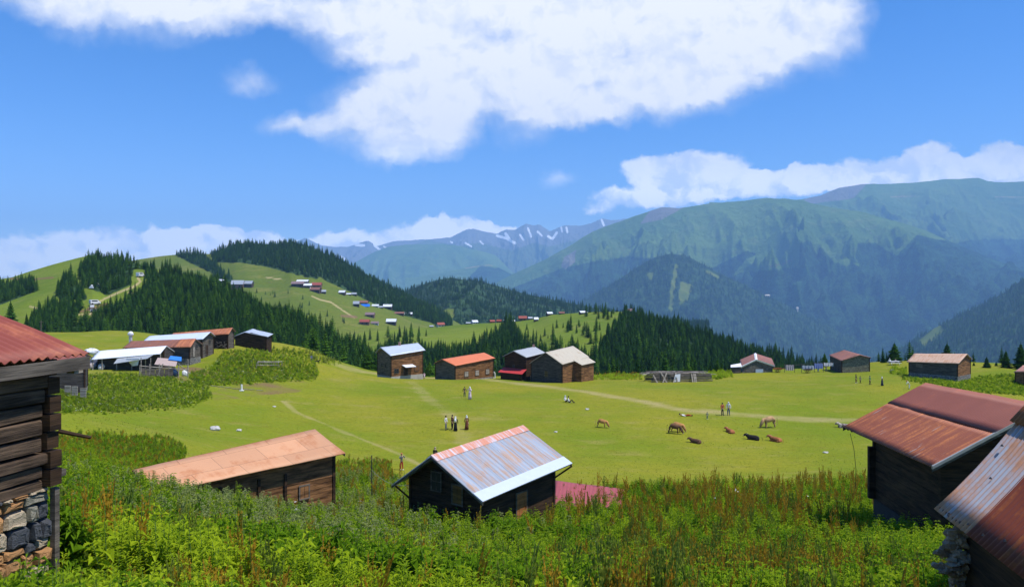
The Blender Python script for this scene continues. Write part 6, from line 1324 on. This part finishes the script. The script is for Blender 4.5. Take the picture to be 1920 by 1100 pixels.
# collapsed timber hut
rr = random.Random(8); a0, a1 = at_px(1210, 715), at_px(1332, 713); c0 = (a0 + a1) / 2; L_ = (a1 - a0).length; u = (a1 - a0).normalized(); n = Vector((u.y, -u.x, 0)); bx = empty('collapsed_hut', c0, 'collapsed hut, a long heap of grey planks and beams on the meadow edge', 'ruin')
lg = MB()
for i in range(8):
    z_ = c0.z + .1 + i * .22; sh = .25 * i / 8
    for s_ in (-1, 1):
        p0 = c0 - u * (L_ * .47 - rr.uniform(0, .4) - sh) + n * (s_ * 1.5) + Vector((0, 0, z_ - c0.z + rr.uniform(-.04, .04))); p1 = c0 + u * (L_ * .47 - rr.uniform(0, 1.6) * (i / 6)) + n * (s_ * 1.5) + Vector((0, 0, z_ - c0.z + rr.uniform(-.12, .04) - .03 * i)); lg.tube([p0, p1], .10, 6)
lg.build('log_wall', wood_grey, bx, base=c0)
pk = MB()
for i in range(46):
    x_ = rr.uniform(-.48, .46) * L_; c = c0 + u * x_ + n * rr.uniform(-1.4, 1.5) + Vector((0, 0, 1.55 + rr.uniform(-.35, .25) - .3 * (x_ / L_ + .5))); ln = rr.uniform(1.5, 4.5); d = (u * rr.choice([1, 1, 1, .3]) + n * rr.uniform(-.5, .5) + Vector((0, 0, rr.uniform(-.08, .08)))).normalized(); s_ = d.cross(Vector((0, 0, 1))).normalized(); pk.box(c, (ln, .2, .04), (d, s_, d.cross(s_)))
pk.build('fallen_roof_board', wood_pale, bx, base=c0)
ln_ = MB()
for x_, tx, tz in ((-4.0, -3.0, 1.6), (-3.2, -4.2, 1.7), (-2.0, -1.0, 1.2), (1.8, 1.8, 1.4), (2.2, 2.2, 1.4), (2.5, 2.5, 1.3), (-5.0, -5.6, 1.2), (-1.2, -1.3, 1.5)):
    p0 = c0 + u * x_ + n * 2.1 + Vector((0, 0, .0)); p1 = c0 + u * tx + n * 1.6 + Vector((0, 0, tz + .2)); d = (p1 - p0).normalized(); s_ = d.cross(n).normalized(); ln_ = MB(); ln_.box((p0 + p1) / 2, ((p1 - p0).length, .24, .05), (d, s_, d.cross(s_))); ln_.build('leaning_board', wood_pale, bx, base=c0)
b = MB(); b.prism([c0 + u * -1.9 + n * 1.9 + Vector((0, 0, .1)), c0 + u * -.6 + n * 1.9 + Vector((0, 0, .15)), c0 + u * -.5 + n * 1.8 + Vector((0, 0, 1.5)), c0 + u * -1.5 + n * 1.8 + Vector((0, 0, 1.4))], n * .04); b.build('white_panel', plain('white_board', (.7, .7, .72), .6), bx, base=c0)
# debris pen left of the stall: frame of poles, blue tarp, patched roof
g0, g1 = at_px(262, 706), at_px(352, 709); c0 = (g0 + g1) / 2; u = (g1 - g0).normalized(); n = Vector((u.y, -u.x, 0)); L_ = (g1 - g0).length
pn = empty('animal_pen', c0, 'ramshackle pen of poles and boards with blue tarp, below the white stall', 'pen')
b = MB()
for i in range(6): p0 = c0 + u * (i / 5 - .5) * L_; b.tube([p0 - Vector((0, 0, .3)), p0 + Vector((0, 0, 1.5 + .4 * rr.random()))], .06, 5); p0 = p0 - n * 2.4; b.tube([p0 - Vector((0, 0, .3)), p0 + Vector((0, 0, 2.3))], .06, 5)
b.tube([c0 - u * L_ * .5 + Vector((0, 0, 1.4)), c0 + u * L_ * .52 + Vector((0, 0, 1.1))], .06, 5); b.tube([c0 - u * L_ * .15 + Vector((0, 0, .0)), c0 - u * L_ * .02 + Vector((0, 0, 1.8))], .07, 5); b.tube([c0 + u * L_ * .30 + Vector((0, 0, 1.9)), c0 + u * L_ * .55 + Vector((0, 0, .6))], .06, 5)
b.build('pole', wood_pale, pn, base=c0)
b = MB()
for i in range(7): x_ = -L_ * .42 + i * .55; b.box(c0 + u * x_ + n * .02 + Vector((0, 0, .55)), (.5, .05, 1.0 + .2 * rr.random()), (u, n, Vector((0, 0, 1))))
b.build('side_board', wood_grey, pn, base=c0)
b = MB(); b.prism([c0 - u * L_ * .2 + Vector((0, 0, 1.65)), c0 + u * L_ * .25 + Vector((0, 0, 1.45)), c0 + u * L_ * .28 - n * 2.4 + Vector((0, 0, 2.2)), c0 - u * L_ * .15 - n * 2.4 + Vector((0, 0, 2.3))], (0, 0, .05)); b.build('pen_roof', r_brown if False else plain('pinkish_sheet', (.42, .32, .28), .7), pn, base=c0)
b = MB(); b.prism([c0 + u * L_ * .08 - n * 1.6 + Vector((0, 0, 2.2)), c0 + u * L_ * .36 - n * 1.6 + Vector((0, 0, 2.05)), c0 + u * L_ * .36 - n * 2.6 + Vector((0, 0, 2.5)), c0 + u * L_ * .12 - n * 2.6 + Vector((0, 0, 2.6))], (0, 0, .06)); b.build('tarp', plain('blue_tarp', (.04, .20, .60), .5), pn, base=c0)
b = MB(); b.blob(c0 + u * L_ * .18 + n * -.5 + Vector((0, 0, .6)), (.7, .5, .7), 3, .2); b.build('wrapped_bale', plain('dark_blue_plastic', (.03, .06, .12), .4), pn, base=c0, shade=True)
# sheet hung at the stall, goods and customers' bundles under it
b = MB(); p0 = P(236, 672, 103.5); b.prism([p0, P(261, 672, 103), P(258, 685, 103.2), P(248, 686, 103.6)], (0, .05, 0)); single('cloth_sheet', b, plain('white_cloth', (.72, .72, .72), .9), 'white cloth hanging from the awning of the open stall', 'cloth', tuple(p0))
for i, (px, py, w_, c_, lb_) in enumerate([(180, 688, 1.6, (.10, .11, .15), 'dark grey bundle under plastic at the left end of the stall'), (173, 690, .8, (.5, .42, .4), 'small pale sack left of the dark bundle'), (212, 689, .7, (.3, .3, .33), 'grey sack under the stall roof, left one'), (226, 688, .7, (.45, .42, .40), 'pale sack under the stall roof, right one'), (190, 693, .8, (.55, .52, .5), 'pale sack in front of the dark bundle'), (347, 705, .8, (.7, .7, .68), 'white sack at the right end of the pole pen')]):
    p = hit(px, py, 60, 130); b = MB(); b.blob(Vector(p) + Vector((0, 0, w_ * .4)), (w_ * .6, w_ * .5, w_ * .55), i, .22); single('sack' if i else 'covered_bundle', b, plain('sack%d' % i, c_, .8), lb_, 'sack' if i else 'bundle', tuple(p))
p = P(173, 659, 112); b = MB(); b.blob(p, (.95, .7, .5), 7, .12); b.blob(p + Vector((-.6, 0, .22)), (.5, .4, .2), 9, .1); b.tube([p + Vector((.5, 0, -.4)), (p.x + .5, p.y, gz(p.x, p.y))], .3, 8); single('white_tank', b, plain('white_tin', (.75, .75, .76), .5), 'white rounded tank behind the left end of the white stall roof', 'tank', tuple(p))
# white marker post and the boards laid on the bare ground
p = at_px(453, 733); b = MB(); b.tube([p - Vector((0, 0, .2)), p + Vector((0, 0, .85))], [.14, .12], 8); b.box(p + Vector((0, 0, .05)), (.5, .5, .1)); single('marker_post', b, plain('white_paint', (.75, .75, .72), .6), 'short white post on bare ground below the weedy mound', 'post', tuple(p))
for i, (x0, x1, y0, y1) in enumerate([(395, 407, 724, 725), (408, 420, 726, 726), (422, 434, 727, 728), (436, 450, 729, 730), (456, 466, 730, 731), (467, 478, 731, 731), (480, 494, 732, 733)]):
    p0, p1 = at_px(x0, y0), at_px(x1, y1); b = MB(); d = (p1 - p0).normalized(); s_ = d.cross(Vector((0, 0, 1))); b.box((p0 + p1) / 2 + Vector((0, 0, .06)), ((p1 - p0).length, .16, .05), (d, s_, s_.cross(d)))
    single('loose_board', b, wood_pale, 'pale board lying on bare ground in the line beside the white post', 'board', tuple((p0 + p1) / 2), 'boards laid in a line')
# wooden rack on the mound
p0, p1 = at_px(480, 691), at_px(524, 691); b = MB(); up2 = Vector((0, 0, 1)); d = (p1 - p0)
for f_ in (0, 1): q0 = p0 + d * f_; b.tube([q0, q0 + up2 * 1.0 + d * (.06 if f_ == 0 else -.06)], .05, 5); b.tube([q0 + Vector((0, 1.2, 0)), q0 + Vector((0, 1.2, 1.0))], .05, 5); b.tube([q0 + up2 * 1.0 + d * (.06 if f_ == 0 else -.06), q0 + Vector((0, 1.2, 1.0))], .04, 5)
for z_ in (.95, .5): b.tube([p0 + up2 * z_ + d * .05, p1 + up2 * z_ - d * .05], .05, 5)
b.tube([p0 + Vector((0, 1.2, .95)), p1 + Vector((0, 1.2, .95))], .05, 5)
for i in range(9): q0 = p0 + d * (.1 + .09 * i); b.tube([q0 + up2 * .5, q0 + up2 * .95], .025, 4)
single('wooden_rack', b, wood_pale, 'low rack of pale poles standing in the weeds of the mound', 'rack', tuple(p0))
# firewood below the tall house
p = hit(421, 652, 100, 150); b = MB()
for i in range(40): q = p + Vector((rr.uniform(-.9, .9), -1.2 + rr.uniform(-.2, .2), .1 + .14 * (i % 8))); b.tube([q, q + Vector((rr.uniform(-.15, .15), -.5, rr.uniform(-.1, .1)))], .075, 6)
single('firewood_pile', b, wood_grey, 'stack of split firewood against the tall house with streaked rust roof', 'firewood', tuple(p))
# pole with wire left of the middle house
p = hit(697, 935, 30, 62); tz = H - (853 - HY) / F * p.y; b = MB(); b.tube([p - Vector((0, 0, .3)), (p.x, p.y, tz)], .035, 6); b.tube([(p.x, p.y, tz - .9), (p.x, p.y, tz - .82)], .06, 6); single('fence_post', b, plain('iron_post', (.05, .045, .04), .6), 'thin dark iron post rising from the weeds left of the middle house', 'post', tuple(p))
e_ = Vector((hc.cn['BN'].x, hc.cn['BN'].y, 6.6)); s0_ = Vector((p.x, p.y, tz - 1.0)); b = MB(); b.tube([s0_.lerp(e_, f_) - Vector((0, 0, 1.5 * f_ * (1 - f_))) for f_ in [i / 10 for i in range(11)]], .012, 4); single('wire', b, plain('wire_grey', (.25, .25, .24), .5), 'slack wire running from the iron post down to the middle house', 'wire', tuple(s0_))
# cable hanging from the barn eave
b = MB(); c0_ = P(1594, 812, 33.0); b.tube([c0_, P(1601, 840, 32.8), P(1605, 880, 32.5), P(1604, 915, 32.2)], .012, 4); single('hanging_cable', b, plain('cable_dark', (.04, .06, .02), .6), 'thin dark cable hanging from the far eave corner of the red barn roof', 'cable', tuple(c0_))
# upright pipe arch by the orange roofed house
p = at_px(925, 708); b = MB(); b.tube([p + Vector((-.45, 0, .9)), p + Vector((-.2, 0, 1.15)), p + Vector((.15, 0, 1.1)), p + Vector((.3, 0, .8)), p + Vector((.32, 0, 0))], .16, 8); b.box(p + Vector((-.4, -.3, .03)), (1.6, .5, .06)); single('water_spout', b, plain('pale_concrete', (.5, .48, .45)), 'pale curved water spout at the right corner of the orange roofed house', 'fountain', tuple(p))
# clutter before the beige roofed house
p = hit(1077, 712, 120, 140); b = MB()
for i in range(12): q = p + Vector((rr.uniform(-1.1, 1.3), rr.uniform(-.5, .3), .25 + .1 * rr.random())); d = Vector((rr.uniform(-1, 1), rr.uniform(-.5, .5), rr.uniform(-.3, .7))).normalized(); s_ = d.cross(Vector((0, 0, 1))).normalized(); b.box(q, (rr.uniform(.6, 1.3), .45, .04), (d, s_, d.cross(s_)))
single('rubbish_heap', b, plain('white_scrap', (.6, .6, .62), .7), 'heap of white scrap panels at the foot of the beige roofed house', 'rubbish', tuple(p))
p = hit(997, 713, 120, 140); b = MB(); b.box(p + Vector((0, 0, .35)), (.5, .4, .7)); b.box(p + Vector((.5, 0, .15)), (.4, .3, .3)); b.blob(p + Vector((0, 0, .8)), (.3, .22, .16), 2, .2); single('crate', b, wood_pale, 'pale wooden crate between the red lean-to and the beige roofed house', 'crate', tuple(p))
# laundry
q0, q1, q2 = P(1473, 683, 149), P(1503, 682, 150), P(1560, 679, 148)
def sheet(px0, px1, y0, y1, d, col, lab, seed):
    b = MB(); nn = 14; rows_ = 6; V_ = [[P(px0 + (px1 - px0) * i / nn, y0 + (y1 - y0) * j / rows_ + .5 * math.sin(i * 1.3 + seed), d + .12 * math.sin(i * 1.7 + seed) * j / rows_) for i in range(nn + 1)] for j in range(rows_ + 1)]
    for j in range(rows_):
        for i in range(nn): b.quad(V_[j][i], V_[j][i + 1], V_[j + 1][i + 1], V_[j + 1][i])
    o = single('hung_sheet', b, plain('sheet_' + str(seed), col, .9), lab, 'laundry', tuple(V_[0][0])); o.modifiers.new('thickness', 'SOLIDIFY').thickness = .02; return o
sheet(1473, 1488, 684, 694, 148, (.42, .36, .38), 'greyish pink sheet hung alone, left part of the laundry line', 1)
sheet(1504, 1526, 685, 692, 148.5, (.40, .42, .48), 'long grey sheet in the middle of the laundry line', 2)
sheet(1527, 1543, 681, 691, 149, (.20, .25, .52), 'blue violet sheet on the laundry line', 3)
sheet(1545, 1563, 680, 686, 149, (.72, .70, .72), 'white sheet nearest the rusty brown roofed hut', 4)
b = MB()
for px, y0 in ((1471, 682), (1490, 683), (1503, 682), (1527, 679), (1544, 679), (1565, 678)): t_ = P(px, y0, 149.3); b.tube([(t_.x, t_.y, gz(t_.x, t_.y) - .2), t_], .05, 5)
b.tube([P(1471, 683, 149.3), P(1490, 684, 149.3), P(1503, 683, 149.3), P(1527, 680, 149.3), P(1544, 680, 149.3), P(1565, 678.5, 149.3)], .02, 4); single('laundry_line', b, wood_grey, 'line on thin poles between the two huts, hung with sheets', 'clothes line', tuple(t_))
def cart(px, py, lab, col):
    p = at_px(px, py); r_ = empty('hand_cart', p, lab, 'cart')
    b = MB(); b.box((0, 0, .62), (1.5, .7, .08)); b.box((0, .33, .78), (1.5, .04, .3)); b.box((0, -.33, .78), (1.5, .04, .3)); b.build('cart_bed', col, r_)
    for sy in (-.42, .42):
        w = MB(); pts_ = [(math.cos(a) * .38, sy, .40 + math.sin(a) * .38) for a in [i * math.pi / 8 for i in range(17)]]; w.tube(pts_, .04, 5, cap=False)
        for i in range(4): a = i * math.pi / 4; w.tube([(math.cos(a) * .36, sy, .40 + math.sin(a) * .36), (-math.cos(a) * .36, sy, .40 - math.sin(a) * .36)], .02, 4)
        w.build('wheel', wood_dark, r_)
    h_ = MB(); h_.tube([(.7, -.25, .62), (1.5, -.2, .85)], .03, 5); h_.tube([(.7, .25, .62), (1.5, .2, .85)], .03, 5); h_.build('handle', col, r_)
cart(1514, 699, 'old wooden cart by the grey sheet on the laundry line', wood_grey)
cart(1458, 698, 'reddish hand cart at the right corner of the white edged hut', wood_orange)
# bench with two people by the broad spruce
p = at_px(1677, 684); r_ = empty('picnic_bench', p, 'white picnic bench with two sitters before the broad dark spruce', 'bench'); wt_ = plain('white_paint', (.75, .75, .72), .6)
b = MB(); b.box((0, 0, .75), (2.2, .7, .06)); b.build('table_top', wt_, r_)
for sy in (-.65, .65): b = MB(); b.box((0, sy, .45), (2.2, .28, .05)); b.build('seat', wt_, r_)
for sx_ in (-.8, .8): b = MB(); b.tube([(sx_, -.65, 0), (sx_, -.1, .74)], .05, 5); b.tube([(sx_, .65, 0), (sx_, .1, .74)], .05, 5); b.build('leg', wt_, r_)
person(p + Vector((-.6, .65, .33)), 1.7, 0, 'person in white sitting at the left of the white bench', 'white', 'jeans', 'white', 'sit', seed=6); person(p + Vector((.6, .65, .33)), 1.7, 0, 'person in grey sitting at the right of the white bench', 'grey', 'black', 'hair', 'sit', seed=7)
p = at_px(1673, 697); b = MB(); b.blob(p + Vector((0, 0, .2)), (.45, .35, .3), 3, .15); single('boulder', b, stone_grey, 'grey boulder in the grass left of the tan roofed house', 'boulder', tuple(p))
for i, (px, py, s_) in enumerate([(403, 806, .4), (448, 808, .22), (1101, 768, .2), (1548, 849, .18), (1042, 810, .15), (514, 763, .15)]):
    p = hit(px, py, 40, 140); b = MB(); b.blob(Vector(p) + Vector((0, 0, s_ * .3)), (s_ * 1.5, s_, s_ * .6), i + 5, .25)
    single('stone', b, plain('pale_stone', (.5, .48, .44), .9), ['flat pale stone on the grass above the salmon roof, larger one', 'small pale stone right of the flat one above the salmon roof', 'white scrap of stone left of the tan grazing cow', 'small pale stone on the grass left of the red barn', 'small pale stone above the ridge of the grey tin roof', 'small pale stone on the grass right of the bare earth'][i], 'stone', tuple(p))
# utility poles and vehicles on the left hill
def pole(px, py0, py1, d, lab):
    p = P(px, py0, d); t_ = P(px, py1, d); r_ = empty('utility_pole', p, lab, 'pole'); b = MB(); b.tube([(0, 0, -1), (0, 0, t_.z - p.z)], [.14, .09], 6); b.build('pole', wood_grey, r_); b = MB(); b.box((0, 0, t_.z - p.z - .5), (1.2, .1, .1)); b.build('crossarm', wood_grey, r_)
pole(77, 628, 600, 200, 'grey utility pole beside the track above the red roof')
pole(166, 566, 538, 400, 'grey utility pole by the road fork on the left hill')
def vehicle(hn, px, py, yaw, lab, name='van', L=5.2, Wd_=2.0, Hh=2.3, col=(.75, .75, .76), group='vehicles on the hill road'):
    p = on_hill(HILLS[hn], px, py); r_ = empty(name, p + Vector((0, 0, .1)), lab, name.replace('_', ' '), group); r_.rotation_euler = (0, 0, yaw); pm = plain('paint' + str(col), col, .3, var=.03)
    b = MB(); pr_ = [(-L / 2, .35), (L / 2, .35), (L / 2, Hh * .5), (L * .36, Hh * .58), (L * .22, Hh), (-L * .48, Hh), (-L / 2, Hh * .9)]; b.prism([(x, -Wd_ / 2, z) for x, z in pr_], (0, Wd_, 0)); b.build('body', pm, r_)
    for sx_ in (-.32, .32):
        for sy in (-1, 1): w = MB(); w.tube([(sx_ * L, sy * (Wd_ / 2 - .1), .36), (sx_ * L, sy * (Wd_ / 2 + .04), .36)], .36, 12); w.build('wheel', plain('tyre', (.02, .02, .02), .9), r_)
    w = MB(); w.prism([(L * .355, -Wd_ * .42, Hh * .62), (L * .235, -Wd_ * .42, Hh * .95), (L * .235, Wd_ * .42, Hh * .95), (L * .355, Wd_ * .42, Hh * .62)], (.03, 0, .012)); w.build('windscreen', glass, r_)
    for sy in (-1, 1): w = MB(); w.box((-.1 * L, sy * (Wd_ / 2 + .01), Hh * .76), (L * .55, .02, Hh * .24)); w.build('side_window', glass, r_)
vehicle('wooded_hill', 263, 519, 1.3, 'white van coming down the bend of the dirt road between spruces', L=4.2, Hh=2.4, Wd_=2.0)
vehicle('wooded_hill', 178, 571, .9, 'white minibus parked where the hill road forks', 'minibus', 4.6, 1.9, 2.2)
vehicle('wooded_hill', 172, 578, 2.2, 'white car parked below the minibus at the road fork', 'parked_car', 3.6, 1.6, 1.4)
vehicle('wooded_hill', 178, 585, .4, 'grey car parked lowest at the road fork', 'parked_car', 3.6, 1.6, 1.4, (.35, .36, .38))
for i, (px, py) in enumerate([(173, 540), (181, 536), (188, 539)]):
    p = on_hill(HILLS['wooded_hill'], px, py); b = MB(); b.prism([p + Vector((-1.3, -1, 0)), p + Vector((1.3, -1, 0)), p + Vector((0, -1, 1.7))], (0, 2.2, 0)); single('tent', b, plain('tent_white', (.75, .75, .74), .8), ['small white tent among spruces above the hill road, leftmost of three', 'small white tent among spruces above the hill road, middle of three', 'small white tent among spruces above the hill road, rightmost of three'][i], 'tent', tuple(p), 'white tents on the hill')
bpy.context.view_layer.update()
